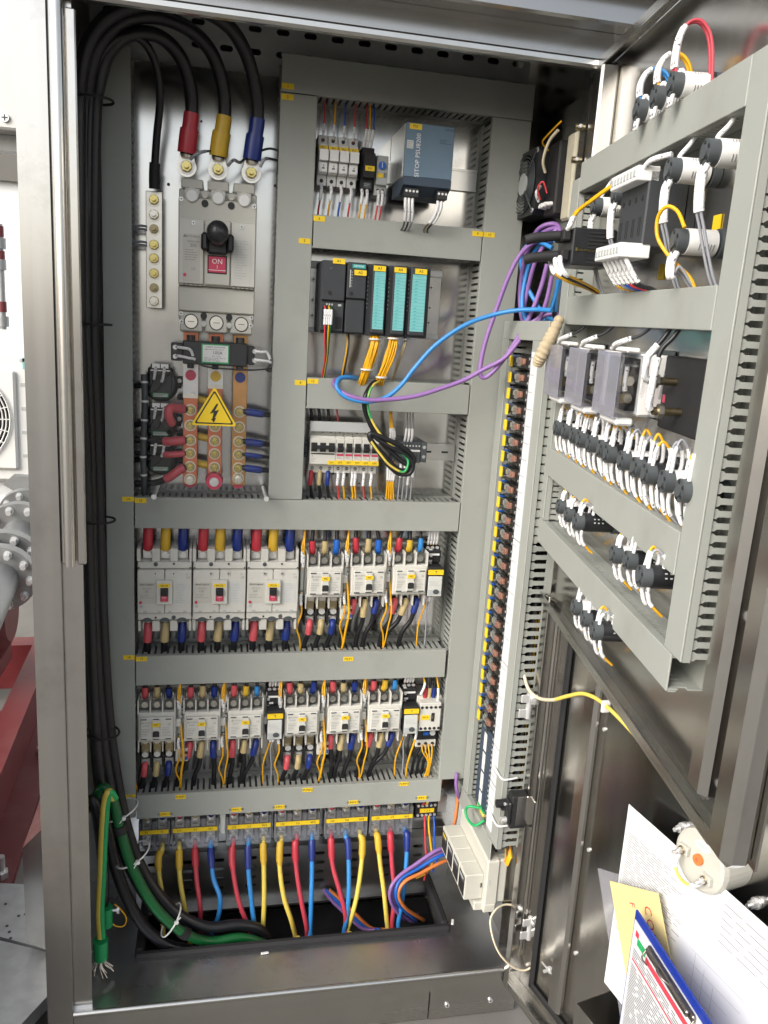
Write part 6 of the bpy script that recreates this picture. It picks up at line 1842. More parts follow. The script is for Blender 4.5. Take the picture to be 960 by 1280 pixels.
# three lamps over the top duct
for i, (px, py, c_, cn) in enumerate(((795, 137, 'sky_blue', 'blue'), (816.5, 121, 'wyellow', 'yellow'), (838, 105, 'cred', 'red'))):
    p = put('lamp', px, py, .058, .0142, f'white pilot lamp back with {cn} wire loop above the top door duct', 'pilot lamp backs on the upper door')
    for k in range(2):
        x = p.x - .004 + k * .007
        h = (.045, .045, .062)[i]
        wire('control_wire', [DOOR.w(x, -.054, p.z + .010), DOOR.w(x, -.056, p.z + .022), DOOR.w(x + .001, -.055, p.z + h * .75), DOOR.w(x + .003, -.048, p.z + h), DOOR.w(x + .006, -.034, p.z + h * 1.02), DOOR.w(x + .010, -.022, p.z + h * .7), DOOR.w(x + .012, -.016, p.z + .0), DOOR.w(x + .013, -.018, p.z - .03)], .0019, c_, f'{("left", "right")[k]} {cn} wire looping over the lamp back with {cn} wiring', 'wire', 'wire loops of the lamp backs', sleeves=[(.04, .30, .0034, 'wwhite', 'marker_sleeve')], n=7)
        wire('control_wire', [DOOR.w(x, -.054, p.z - .010), DOOR.w(x + .001, -.056, p.z - .022), DOOR.w(x + .002, -.050, .312), DOOR.w(x + .003, -.036, .293), DOOR.w(x + .003, -.022, .272)], .0026, 'wwhite', f'{("left", "right")[k]} white sleeve hanging under the lamp back with {cn} wiring', 'wire', 'white sleeves under the lamp backs', n=7)
# second row of lamp backs
for i, (px, py, tag) in enumerate(((741, 258, 'smallest and farthest white lamp back, beside the hinge side duct'), (767, 243, 'white lamp back touching the dark connector block'), (835, 212, 'white lamp back hanging under the middle of the top door duct'), (881, 190, 'white lamp back nearest the free edge under the top door duct'), (842.5, 301, 'white lamp back with a yellow wire arched over it'))):
    p = put('lamp', px, py, .058, .0142, tag, 'pilot lamp backs on the upper door')
    wire('control_wire', [DOOR.w(p.x, -.046, p.z + .010), DOOR.w(p.x, -.046, p.z + .016), DOOR.w(p.x + .001, -.036, .232), DOOR.w(p.x + .001, -.024, .255)] if i != 4 else
         [DOOR.w(p.x + .02, -.056, p.z + .012), DOOR.w(p.x + .004, -.060, p.z + .030), DOOR.w(p.x - .008, -.068, p.z + .036), DOOR.w(p.x - .02, -.072, p.z + .026), DOOR.w(p.x - .02, -.070, p.z + .006), DOOR.w(p.x - .008, -.062, p.z - .012), DOOR.w(p.x + .000, -.050, .096), DOOR.w(p.x + .006, -.034, .080), DOOR.w(p.x + .006, -.02, .052)], .0026 if i != 4 else .0022, 'wwhite' if i != 4 else 'wyellow',
         f'{"white sleeve" if i != 4 else "thick yellow wire"} above the {["farthest small", "second small", "middle", "nearest", "arched"][i]} lamp back', 'wire', 'wires of the lower lamp backs', n=7)
    for k in range(2):
        x = p.x - .004 + k * .010
        wire('control_wire', [DOOR.w(x, -.054, p.z - .010), DOOR.w(x - .001, -.058, p.z - .022), DOOR.w(x - .001, -.056, p.z - .03 - .18 * (p.z - .072)), DOOR.w(x - .001, -.050, .072 + .45 * (p.z - .072)), DOOR.w(x, -.036, .072 + .14 * (p.z - .072)), DOOR.w(x, -.024, .066), DOOR.w(x, -.018, .050)], .0017, 'wgrey', f'{("left", "right")[k]} grey wire with white marker below the {["farthest small", "second small", "middle", "nearest", "arched"][i]} lamp back', 'wire', 'wires of the lower lamp backs', sleeves=[(.02, .32, .0036, 'wwhite', 'marker_sleeve')], n=6)
# black converter box
t = thing('converter_box', 'black louvred converter box with gold lettering, plugged with cables at the hinge side', 'converter', Matrix.Identity(4))
pn = DOOR.q(713, 331, -.094)
t.matrix_world = DOOR.at(pn.x, 0, pn.z)
part('body', MB().box(-.085, 0, -.094, -.030, 0, .052, 'black', .002).box(-.080, -.01, -.030, -.0005, .01, .04, 'black'), t)
l = MB()
for k in range(6):
    z = .046 - k * .0052
    l.box(-.0002, .0009, -.072, -.040, z - .0012, z + .0012, 'mattblack')
for k in range(2):
    l.box(-.0002, .0009, -.072, -.040, .010 - k * .005 - .0012, .010 - k * .005 + .0012, 'mattblack')
part('louvre', l, t, kind='stuff')
g = MB()
for k in range(9):
    g.box(.0, .0010, -.085 + k * .0028, -.0832 + k * .0028, .020, .0225, 'brass')
g.box(0, .0010, -.089, -.0862, .0195, .0245, 'brass')
part('lettering', g, t)
for z in (.014, .042):
    part('socket', MB().box(-.060, -.010, -.106, -.094, z - .008, z + .008, 'mattblack', .002), t)
for i, (m_, mn, z) in enumerate((('mattblack', 'black plug on the upper socket of the converter box', .042), ('mattblack', 'black plug on the lower socket of the converter box', .014))):
    wire('cable_plug', [DOOR.w(pn.x - .03, -.106, pn.z + z), DOOR.w(pn.x - .032, -.122, pn.z + z - .002), DOOR.w(pn.x - .034, -.142, pn.z + z - .005), DOOR.w(pn.x - .036, -.155, pn.z + z - .009)], .0075, m_, mn, 'cable plug', n=10)
for k in range(2):
    wire('control_wire', [DOOR.w(pn.x - .012, -.100, pn.z + .050), DOOR.w(pn.x - .006, -.098, pn.z + .058)] + [DOOR.p(*a) for a in ((720 + 2 * k, 265, -.080), (738 + 2 * k, 251, -.072), (757 + 2 * k, 237, -.06), (773 + 2 * k, 228, -.05))], .0024, 'wyellow', f'{("lower", "upper")[k]} thick yellow wire rising from the converter box', 'wire', 'yellow wires of the converter box', sleeves=[(.0, .22, .004, 'wwhite', 'marker_sleeve')], n=7)
for k in range(3):
    wire('control_wire', [DOOR.p(688 + 6 * k, 322, -.110), DOOR.p(689 + 6 * k, 332, -.112), DOOR.p(694 + 6 * k, 342, -.108), DOOR.p(712 + 4 * k, 353 - 2 * k, -.085), DOOR.p(732 + 3 * k, 360 - k, -.05), DOOR.p(746 + 2 * k, 366, -.030)], .0020, ('wyellow', 'black', 'wyellow')[k], f'{("left yellow", "middle black", "right yellow")[k]} wire with white marker under the converter box', 'wire', 'wires under the converter box', sleeves=[(.0, .30, .0038, 'wwhite', 'marker_sleeve')], n=6)
# dark connector block
t = thing('relay_module', 'dark relay module with white plug strips above and below', 'relay module', Matrix.Identity(4))
pn = DOOR.q(802, 302, -.062)
t.matrix_world = DOOR.at(pn.x, 0, pn.z)
part('body', MB().box(-.098, 0, -.062, -.012, -.006, .082, 'anthracite', .002).box(-.098, 0, -.012, -.0005, .004, .070, 'anthracite'), t)
h_ = MB()
for k in range(4):
    h_.cyl((-.085 + k * .023, -.062, .052), (-.085 + k * .023, -.0628, .052), .0034, 'ink', 12)
    for j in range(2):
        h_.box(-.089 + k * .023 + j * .006, -.087 + k * .023 + j * .006, -.0626, -.062, .008, .030, 'ink')
part('vent', h_, t)
for z, y0, nm in ((.076, -.078, 'upper'), (-.012, -.088, 'lower')):
    o = part('plug_strip', MB().box(-.098, 0, y0, -.050, z - .007, z + .010, 'white', .001), t)
    for k in range(8):
        part('key', MB().box(-.094 + k * .0118, -.087 + k * .0118, y0 - .001, y0, z - .002, z + .005, 'ltgrey'), o)
for k, (c_, cn) in enumerate((('wyellow', 'yellow'), ('wgrey', 'grey'), ('wblue', 'blue'), ('wred', 'red'), ('black', 'black'), ('black', 'black'))):
    x = pn.x - .092 + k * .0165
    wire('control_wire', [DOOR.w(x, -.076, pn.z - .016), DOOR.w(x + .002, -.075, .5 * pn.z + .5 * .084), DOOR.w(x + .007, -.058, .080), DOOR.w(x + .010, -.038, .073), DOOR.w(x + .011, -.022, .058)], .0020, c_, f'{ORD[k]} wire from the left, {cn}, hanging from the white plug strip', 'wire', 'wires under the relay module', sleeves=[(.02, .46, .0032, 'wwhite', 'marker_sleeve')], n=6)
wire('control_wire', [DOOR.w(pn.x - .004, -.07, pn.z + .082), DOOR.w(pn.x + .01, -.066, pn.z + .09), DOOR.w(pn.x + .03, -.05, pn.z + .094)], .0034, 'wwhite', 'white sleeve on the upper plug strip of the relay module', 'wire', n=6)
for px, py, dy, nm in ((875, 242, -.002, 'upper'), (895, 280, -.002, 'middle'), (826, 340, -.002, 'lower'), (836, 521, -.002, 'under the meters')):
    p = DOOR.q(px, py, dy)
    solo('sticker', MB().box(-.010, .010, -.0012, 0, -.010, .010, 'tagyellow'), f'{nm} square yellow sticker on the bare steel of the upper door' if nm != 'under the meters' else 'square yellow sticker on the upper door under the meters', 'sticker', DOOR.at(p.x, -.0005, p.z))
# panel meters with smoked terminal covers
def pmeter(label, px, py, scale=1.):
    t = thing('panel_meter', label, 'panel meter', Matrix.Identity(4), 'panel meter backs under smoked covers')
    p = DOOR.q(px, py, -.070)
    t.matrix_world = DOOR.at(p.x, 0, p.z)
    part('housing', MB().box(0, .090, -.042, -.004, -.078, 0, 'white', .003).box(0, .090, -.004, -.0006, -.084, .006, 'dkgrey', .001), t)
    part('rear_panel', MB().box(.004, .084, -.056, -.042, -.072, -.006, 'black', .001), t)
    part('smoked_cover', MB().box(-.001, .091, -.0715, -.070, -.082, .000, 'smoke', .001), t)
    part('clear_side', MB().box(.0895, .091, -.070, -.042, -.080, -.002, 'clearcover').box(.0905, .0918, -.070, -.066, -.080, -.002, 'glare_clear').box(.0905, .0918, -.066, -.046, -.016, -.013, 'glare_clear'), t)
    part('clear_top', MB().box(-.001, .0892, -.070, -.042, -.003, -.0015, 'clearcover'), t)
    for z in (-.034, -.056):
        part('terminal', MB().cyl((.084, -.054, z), (.0885, -.054, z), .0055, 'tin', 12).box(.082, .0875, -.064, -.050, z - .006, z + .006, 'darkbrass'), t)
    part('foot', MB().box(.020, .088, -.066, -.042, -.091, -.081, 'white', .003), t)
    part('ridge', MB().box(.010, .080, -.060, -.042, .0005, .007, 'white', .002), t)
    wire('meter_wire', [DOOR.w(p.x + .086, -.058, p.z - .050), DOOR.w(p.x + .0865, -.060, p.z - .035), DOOR.w(p.x + .0865, -.059, p.z - .016)], .0022, 'black', 'white sleeved wire inside the clear cover of the ' + label.split(' with')[0], 'wire', 'wires of the panel meters', sleeves=[(.1, 1., .0032, 'wwhite', 'marker_sleeve')], n=7)
    wire('meter_wire', [DOOR.w(p.x + .030, -.062, p.z + .004), DOOR.w(p.x + .040, -.062, p.z + .010), DOOR.w(p.x + .060, -.056, p.z + .016), DOOR.w(p.x + .075, -.040, .020), DOOR.w(p.x + .090, -.022, .046)], .0020, 'black', 'black wire with slanted white sleeve on top of the ' + label.split(' with')[0], 'wire', 'wires of the panel meters', sleeves=[(.0, .45, .0034, 'wwhite', 'marker_sleeve')], n=7)
    return p
pmeter('farthest panel meter back with smoked cover, beside the hinge side duct', 686.5, 430)
pmeter('middle panel meter back with smoked cover', 713.5, 434)
pm = pmeter('nearest panel meter back with smoked cover and white side', 749.5, 437.5)
t = thing('panel_meter', 'black backed panel meter with opened clear flaps and brass terminals', 'panel meter', Matrix.Identity(4), 'panel meter backs under smoked covers')
p = DOOR.q(833, 444, -.012)
t.matrix_world = DOOR.at(p.x, 0, p.z)
part('housing', MB().box(0, .118, -.012, -.0006, -.090, .0, 'mattblack', .002), t)
part('label', MB().box(.008, .016, -.0126, -.012, -.058, -.048, 'redflag'), t)
for dx, z in ((.040, -.030), (.066, -.064)):
    part('terminal', MB().cyl((dx, -.012, z), (dx, -.046, z), .005, 'darkbrass', 12).cyl((dx, -.034, z), (dx, -.040, z), .009, 'tin', 6, sm=False), t)
for dx, z, a in ((.020, -.024, .35), (.050, -.060, -.5), (.080, -.020, .8)):
    part('clear_flap', MB().extrude([(dx, -.044, z - .030), (dx + .034, -.060, z - .026), (dx + .038, -.058, z + .010), (dx + .004, -.042, z + .014)], (.0008, .0016, 0), 'smoke' if False else 'clearcover'), t)
for k, (dx, z) in enumerate(((.040, -.030), (.066, -.064))):
    wire('meter_wire', [DOOR.w(p.x + dx, -.042, p.z + z), DOOR.w(p.x + dx - .001, -.050, p.z + z + .004), DOOR.w(p.x + dx - .001, -.050, p.z + z + .026), DOOR.w(p.x + dx + .002, -.047, p.z + .004), DOOR.w(p.x + dx + .006, -.034, .020), DOOR.w(p.x + dx + .010, -.02, .05)], .0030, 'black', f'{("upper", "lower")[k]} black wire with white sleeve on the opened panel meter', 'wire', 'wires of the panel meters', sleeves=[(.04, .52, .0046, 'wwhite', 'marker_sleeve')], n=8)
# long row of push button blocks
ROW = [(693.5, 534.8), (704, 539), (714, 544), (722.7, 549), (735, 554.6), (748.8, 560.8), (757, 567), (774.8, 575.4), (791.5, 583.8), (805, 592), (826.9, 601.5), (848.8, 613)]
for i, (px, py) in enumerate(ROW):
    kind = 'button' if i in (1, 4, 7, 10) else 'selector'
    tag = f'{ORD[i]} black contact block from the hinge side in the long push button row'
    p = put(kind, px, py, .052, .0138, tag if i not in (0, 11) else ['black contact block nearest the hinges in the long push button row', 'black contact block nearest the free edge in the long push button row'][i > 0], 'contact blocks of the long push button row')
    c = (('wyellow', 'wyellow'), ('wgrey', 'wgrey'), ('wyellow', 'wgrey'))[i % 3]
    marker_wires(p, .052, True, c, 2, f'contact block {ORD[i]} in the long row', 'marked wires of the long push button row', spread=.011, h=.040)
    marker_wires(p, .052, False, ('wyellow', 'wgrey'), 3, f'contact block {ORD[i]} in the long row', 'marked wires of the long push button row', spread=.010, drop=.040)
p = DOOR.q(759, 533, -.02)
for i, (px, py) in enumerate(((759, 533), (789, 543))):
    p = DOOR.q(px, py, -.004)
    solo('sticker', MB().box(-.010, .010, -.0012, 0, -.007, .007, 'tagyellow'), f'{["farther", "nearer"][i]} yellow sticker behind the long push button row', 'sticker', DOOR.at(p.x, -.0005, p.z))
# selector groups lower down
GR = [('over the lowest door duct, hinge side', [(697, 633), (707, 643), (718, 652)]), ('over the lowest door duct, free side', [(765, 693), (782, 700), (799, 720)]), ('below the lowest door duct', [(716, 759), (728, 773), (740, 788)])]
for g_, (where, L) in enumerate(GR):
    for k, (px, py) in enumerate(L):
        kind = ('button', 'selector', 'selector')[k]
        Lr = (.050, .050, .066)[k]
        p = put(kind, px, py, Lr, .0130 if k < 2 else .0138, f'{("upper left", "middle", "large lower right")[k]} switch back {where}', 'switch groups low on the upper door')
        marker_wires(p, Lr, True, ('wyellow', 'wgrey'), 2, f'the {("upper", "middle", "large")[k]} switch {where}', 'marked wires of the low switch groups', spread=.010, h=.030)
        marker_wires(p, Lr, False, ('wgrey', 'wyellow'), 2, f'the {("upper", "middle", "large")[k]} switch {where}', 'marked wires of the low switch groups', spread=.010, drop=.034)
# yellow-beige sensor cable over to the upper door
wire('sensor_cable', [BACK.p(645, 813, -.29), BACK.p(649, 820, -.30), BACK.p(654, 838, -.31), BACK.p(660, 860, -.33), BACK.p(672, 872, -.35), BACK.p(690, 875, -.40), BACK.p(710, 870, -.44), BACK.p(728, 867, -.47), BACK.p(745, 873, -.50), BACK.p(762, 886, -.53), BACK.p(780, 904, -.56), BACK.p(800, 926, -.59)], .0034, 'beigewire', 'pale yellow cable hanging between the side duct and the door', 'cable', n=9, sleeves=[(.45, 1., .0036, 'cyellow', 'cable_section')])
c0 = BACK.p(757, 882, -.520)
solo('cable_clip', MB().box(-.008, .008, -.004, .002, -.012, .010, 'white', .002), 'white adhesive clip holding the pale yellow cable', 'cable clip', Matrix.Translation(c0))

# ---------------------------------------------------------------- lower door
ld = part('door', MB(), cab, label='lower door leaf with papers in its pocket')
ld.matrix_local = cab.matrix_world.inverted() @ LOW.M
lx0, lx1, lz0, lz1 = -.01, .80, -.055, .80
part('sheet', MB().box(lx0, lx1, 0, .0025, lz0, lz1, 'steel'), ld)
part('flange', MB().box(lx0, lx1, -.038, -.0005, lz0 - .0025, lz0, 'steel_h').box(lx0, lx1, -.038, -.0355, lz0, lz0 + .016, 'steel_h', .001), ld, label='bottom flange')
part('flange', MB().box(lx0, lx0 + .0025, -.038, -.0005, lz0, lz1, 'steel').box(lx0, lx0 + .016, -.0405, -.038, lz0, lz1, 'steel', .001), ld, label='hinge side flange')
part('flange', MB().box(lx0, lx1, -.038, -.0005, lz1, lz1 + .0025, 'steel_h'), ld, label='top flange')
part('gasket', MB().box(.030, .044, -.008, -.0005, lz0 + .02, lz1, 'rubber', .003).box(.030, lx1, -.008, -.0005, lz0 + .020, lz0 + .034, 'rubber', .003), ld)
part('stiffener', MB().box(.104, .140, -.018, -.0005, -.010, lz1 - .02, 'steel', .006), ld)
for z in (.60, .36, .14):
    part('rivet', MB().cyl((.150, 0, z), (.150, -.003, z), .0035, 'zinc', 10), ld)
for i, (px, py) in enumerate(((657, 882), (658, 1160))):
    p = BACK.p(px + 4, py, -.335)
    t = thing('door_hinge', ['upper steel hinge of the lower door', 'lower steel hinge of the lower door'][i], 'hinge', Matrix.Translation(p), 'hinges of the lower door')
    part('knuckle', MB().tube([(0, 0, -.026), (0, 0, .026)], .006, 'zinc', 12), t)
    part('leaf', MB().box(-.020, .002, -.003, .0, -.024, -.006, 'zinc', .001).box(.0, .018, -.006, -.003, .004, .024, 'zinc', .001).box(-.018, .0, -.005, -.001, .008, .024, 'zinc', .001), t)
    part('bolt', MB().cyl((.004, -.004, .018), (.004, -.014, .018), .005, 'zinc', 6, sm=False), t)
p = LOW.q(684, 1213, -.014)
t = thing('earth_stud', 'bright earth stud with washer and wings low on the lower door', 'stud', LOW.at(p.x, 0, p.z))
part('stud', MB().cyl((0, 0, 0), (0, -.022, 0), .0032, 'zinc', 10), t)
part('nut', MB().cyl((0, -.006, 0), (0, -.011, 0), .0070, 'zinc', 6, sm=False).box(-.022, .020, -.012, -.010, -.0016, .0016, 'zinc'), t)
# siren
p = LOW.q(873, 1076, -.056)
t = thing('alarm_siren', 'round cream alarm siren back with orange button and two wired terminals', 'siren', LOW.at(p.x, 0, p.z))
part('body', MB().tube([(0, -.0005, 0), (0, -.046, 0), (0, -.054, 0), (0, -.056, 0)], lambda u: [.047, .047, .045, .041][min(3, int(u * 3 + .5))], 'beige', 36, sm=False), t)
part('rear_face', MB().cyl((0, -.056, 0), (0, -.0565, 0), .040, 'beige', 32), t)
part('sticker', MB().prism([(.004 + .014 * math.cos(a), .026 + .007 * math.sin(a)) for a in [2 * math.pi * k / 20 for k in range(20)]], -.0572, -.0565, 'white').prism([(.004 + .0115 * math.cos(a), .026 + .0052 * math.sin(a)) for a in [2 * math.pi * k / 20 for k in range(20)]], -.0576, -.0572, 'bgreen').text('SIREN', .004, .026, -.0579, .0045, 'inkwhite') if False else MB().prism([(.004 + .014 * math.cos(a), .026 + .007 * math.sin(a)) for a in [2 * math.pi * k / 20 for k in range(20)]], -.0572, -.0565, 'white').lines(-.006, .014, .028, .003, 2, -.0575, 'bgreen', .0006), t)
part('button', MB().cyl((.002, -.0565, .004), (.002, -.062, .004), .0080, 'orange', 18).text('R', .002, .004, -.0624, .006, 'redflag'), t)
for x, z in ((-.024, .004), (.022, -.014)):
    o = part('terminal', MB().box(x - .009, x + .009, -.064, -.0565, z - .007, z + .007, 'beige', .001), t)
    part('screw', MB().bolt(x, z, -.064, .0045, 'zinc', 'tin'), o)
wire('siren_wire', [LOW.w(p.x - .024, -.070, p.z + .000), LOW.w(p.x - .022, -.076, p.z - .016), LOW.w(p.x - .010, -.076, p.z - .030), LOW.w(p.x + .008, -.074, p.z - .030), LOW.w(p.x + .022, -.070, p.z - .018)], .0024, 'cyellow', 'yellow wire with white ends between the siren terminals', 'wire', sleeves=[(0, .28, .0036, 'wwhite', 'sleeve'), (.74, 1, .0036, 'wwhite', 'sleeve')], n=7)
for i, (px, py) in enumerate(((848, 1036), (939, 1131))):
    p = LOW.q(px, py, -.012)
    solo('bolt', MB().cyl((0, 0, 0), (0, -.004, 0), .0085, 'zinc', 16).cyl((0, -.004, 0), (0, -.012, 0), .0065, 'zinc', 6, sm=False).cyl((0, -.012, 0), (0, -.020, 0), .0035, 'zinc', 10), ['zinc bolt through the lower door, left of the siren', 'zinc bolt through the lower door, right of the siren'][i], 'bolt', LOW.at(p.x, -.0005, p.z))
# papers in the pocket
def sheet(name, pix, ys, label, cat, m, th=.0006, deco=None, group=None):
    """a flat sheet whose corners are given on the photo with their own depth before the door"""
    c = [LOW.q(px, py, y) for (px, py), y in zip(pix, ys)]
    return c
def panel(name, c, m, label, cat, th=.0008, deco=None):
    """rectangular thin panel with corner c, edge vectors u, w (LOW frame); drawn in its own x-z plane"""
    o, u, w = V(c[0]), V(c[1]), V(c[2])
    W_, H_ = u.length, w.length
    ux, wz = u.normalized(), w.normalized()
    ny = wz.cross(ux)
    M_ = LOW.M @ Matrix(((ux.x, ny.x, wz.x, o.x), (ux.y, ny.y, wz.y, o.y), (ux.z, ny.z, wz.z, o.z), (0, 0, 0, 1)))
    mb = MB().box(0, W_, 0, th, 0, H_, m)
    t = thing(name, label, cat, M_)
    part('sheet', mb, t)
    if deco:
        deco(t, W_, H_)
    return t
# pocket
pk = thing('document_pocket', 'black edged steel document pocket on the lower door holding the papers', 'document pocket', LOW.at(.25, 0, -.06))
part('front', MB().box(0, .48, -.078, -.076, 0, .205, 'steel', .0005), pk)
part('side', MB().box(0, .002, -.076, -.0005, 0, .205, 'steel'), pk)
part('side', MB().box(.478, .48, -.076, -.0005, 0, .205, 'steel'), pk)
part('bottom', MB().box(.002, .478, -.076, -.0005, 0, .002, 'steel'), pk)
def dd(t, W_, H_):
    g = MB()
    g.lines(.010, W_ * .34, H_ - .045, .0042, 44, -.0004, 'greyink', .0007, 12)
    g.lines(W_ * .5, W_ * .95, H_ - .02, .012, 6, -.0004, 'greyink', .0007, 13)
    part('print', g, t, kind='stuff')
    g = MB()
    g.box(.006, W_ - .006, -.0004, -.0002, H_ - .012, H_ - .0115, 'ltgrey').box(.006, .0065, -.0004, -.0002, .01, H_ - .012, 'greyink')
    for k in range(3):
        x = W_ * .42 + k * .020
        g.box(x, x + .0008, -.0004, -.0002, H_ * .35, H_ * .62 - .012 * (k % 3), 'ltgrey')
    for k in range(4):
        z = H_ * .62 - k * .022
        g.box(W_ * .40, W_ * .40 + .12 - .02 * k, -.0004, -.0002, z, z + .0008, 'ltgrey')
    for k in range(5):
        g.box(W_ * .72, W_ * .72 + .016, -.0004, -.0002, H_ * .40 + k * .004, H_ * .4016 + k * .004, 'greyink')
    part('drawing', g, t, kind='stuff')
a = LOW.q(786, 1005, -.030)
panel('drawing_sheet', (a + V((0, .0, -.345)), (.44, -.030, 0), (0, 0, .345)), 'paper', 'large white drawing sheet standing in the pocket behind everything', 'drawing', deco=dd)
a = LOW.q(747, 1085, -.030)
panel('plastic_sleeve', (a + V((.136, 0, -.30)), (.165, .0, .0748), (-.136, 0, .30)), 'pouch', 'clear plastic sleeve in front of the white drawing', 'plastic sleeve')
def ye(t, W_, H_):
    g = MB()
    for k, ch in enumerate('CON'):
        g.text(ch, .084, .2485 - k * .020, -.0004, .016, 'redprint', rot=-90)
    g.text('F', .048, .251, -.0004, .013, 'redprint', rot=-90)
    part('lettering', g, t)
a = LOW.q(762, 1101, -.056)
panel('envelope', (a + V((.125, 0, -.25)), (.104, .0, .052), (-.125, 0, .25)), 'buff', 'buff yellow envelope with red letters behind the blue clipboard', 'envelope', deco=ye)
def cb(t, W_, H_):
    part('paper', MB().box(.004, W_ - .004, -.0016, -.0004, .0, H_ - .014, 'paper'), t)
    g = MB()
    g.box(.012, .030, -.0020, -.0016, H_ - .036, H_ - .026, 'redprint').box(.014, .046, -.0022, -.0016, H_ - .046, H_ - .037, 'bgreen').text('WORK PERMIT', .09, H_ - .04, -.0022, .005, 'greyink') if False else g.box(.012, .022, -.0020, -.0016, H_ - .036, H_ - .026, 'redprint').box(.020, .046, -.0022, -.0016, H_ - .046, H_ - .034, 'bgreen')
    g.box(.048, W_ - .012, -.0020, -.0016, H_ - .052, H_ - .042, 'redprint').box(.012, W_ - .012, -.0020, -.0016, H_ - .078, H_ - .075, 'redprint')
    g.lines(.012, W_ - .016, H_ - .058, .0045, 4, -.0020, 'ink', .0007, 21).lines(.012, W_ - .016, H_ - .085, .0045, 40, -.0020, 'ink', .0007, 22)
    part('print', g, t, kind='stuff')
    o = part('clip', MB().box(W_ * .24, W_ * .80, -.008, -.0018, H_ - .026, H_ - .014, 'clip_metal', .002).box(W_ * .27, W_ * .77, -.014, -.008, H_ - .022, H_ - .012, 'clip_metal', .002), t)
    part('ring', MB().tube(catmull([(W_ * .5 - .016, -.010, H_ - .016), (W_ * .5 - .008, -.020, H_ - .010), (W_ * .5 + .008, -.020, H_ - .010), (W_ * .5 + .016, -.010, H_ - .016)], 4), .0018, 'clip_metal', 7), o)
    for s_ in (.24, .80):
        part('spring_leg', MB().tube(catmull([(W_ * s_, -.006, H_ - .020), (W_ * s_ + .002, -.014, H_ - .034), (W_ * s_ + .004, -.006, H_ - .046)], 4), .0014, 'clip_metal', 6), o)
a = LOW.q(795, 1137, -.084)
panel('clipboard', (a + V((0, 0, -.284)), (.225, -.062, 0), (0, 0, .284)), 'clip_blue', 'blue clipboard with printed form under a brown metal clip', 'clipboard', th=.003, deco=cb)
# ---------------------------------------------------------------- the yard left of the cabinet
b = MB().box(-8, 9, 3.4, 3.6, 0, 5, 'wallpaint')
b2 = solo('yard_wall', b, 'white painted wall across the back of the yard', 'wall', Matrix.Identity(4))
part('ledge', MB().box(-8, -.62, 3.36, 3.398, 2.08, 2.26, 'concrete'), b2)
# junction box upper left
t = thing('junction_box', 'pale steel junction box cut off by the upper left corner', 'junction box', Matrix.Identity(4))
p = BACK.p(24, 162, .12)
t.matrix_world = Matrix.Translation(p)
part('enclosure', MB().box(-.30, 0, 0, .20, 0, .5, 'acwhite', .01), t)
part('lid_edge', MB().box(-.30, .004, -.012, 0, -.004, .5, 'acwhite', .004), t)
part('screw', MB().screw(-.022, .016, -.012, .008, 'zinc', .004), t)
part('bracket', MB().box(-.28, .01, .06, .10, -.03, -.001, 'galv'), t)
# air conditioner outdoor unit
t = thing('outdoor_unit', 'white air conditioner outdoor unit with round black grille', 'air conditioner', Matrix.Identity(4))
p = BACK.p(44, 603, 1.6)
t.matrix_world = Matrix.Translation(p)
H_ = (BACK.p(30, 443, 1.6) - BACK.p(30, 603, 1.6)).z
part('casing', MB().box(-.80, .03, 0, .30, 0, H_, 'acwhite', .012), t)
part('front_panel', MB().box(-.62, -.055, -.018, 0, .05, H_ - .06, 'acwhite', .03), t)
cz = H_ * .50
rg = H_ * .37
cx = -.075 - rg
part('grille_recess', MB().cyl((cx, -.019, cz), (cx, -.0185 - .001, cz), rg, 'mattblack', 40), t)
g = MB()
for k in range(1, 15):
    r_ = rg * k / 14
    g.tube([(cx + r_ * math.cos(2 * math.pi * q / 40), -.026, cz + r_ * math.sin(2 * math.pi * q / 40)) for q in range(41)], .0028, 'acwhite', 5, cap=False)
for k in range(24):
    a = 2 * math.pi * k / 24
    g.tube([(cx + .03 * math.cos(a), -.028, cz + .03 * math.sin(a)), (cx + rg * math.cos(a), -.026, cz + rg * math.sin(a))], .0025, 'acwhite', 5)
part('grille', g, t, kind='stuff')
part('sticker', MB().box(-.030, -.004, -.003, 0, H_ - .055, H_ - .012, 'cyan'), t)
g = MB()
for k in range(5):
    g.box(-.040, .02, -.003, .0, H_ * .2 + k * .09, H_ * .2 + k * .09 + .012, 'ltgrey')
part('side_louvre', g, t, kind='stuff')
part('stand', MB().box(-.75, .0, .04, .10, -.06, 0, 'galv').box(-.75, .0, .20, .26, -.06, 0, 'galv'), t)
# thin grey pipe on the wall
t = thing('wall_pipe', 'thin grey threaded pipe with red joints at the left edge', 'pipe', Matrix.Identity(4))
p0, p1 = BACK.p(0, 280, 2.4), BACK.p(4, 412, 2.4)
t.matrix_world = Matrix.Translation(p1)
hh = (p0 - p1).z
part('tube', MB().cyl((0, 0, 0), (0, 0, hh), .015, 'pipe', 14), t)
for k, (u, r_, m_) in enumerate(((.08, .026, 'pipe'), (.22, .019, 'redpaint'), (.62, .024, 'pipe'), (.70, .020, 'redpaint'), (.82, .026, 'pipe'), (.93, .019, 'redpaint'))):
    part('joint', MB().cyl((0, 0, hh * (u - .05)), (0, 0, hh * (u + .05)), r_, m_, 14), t)
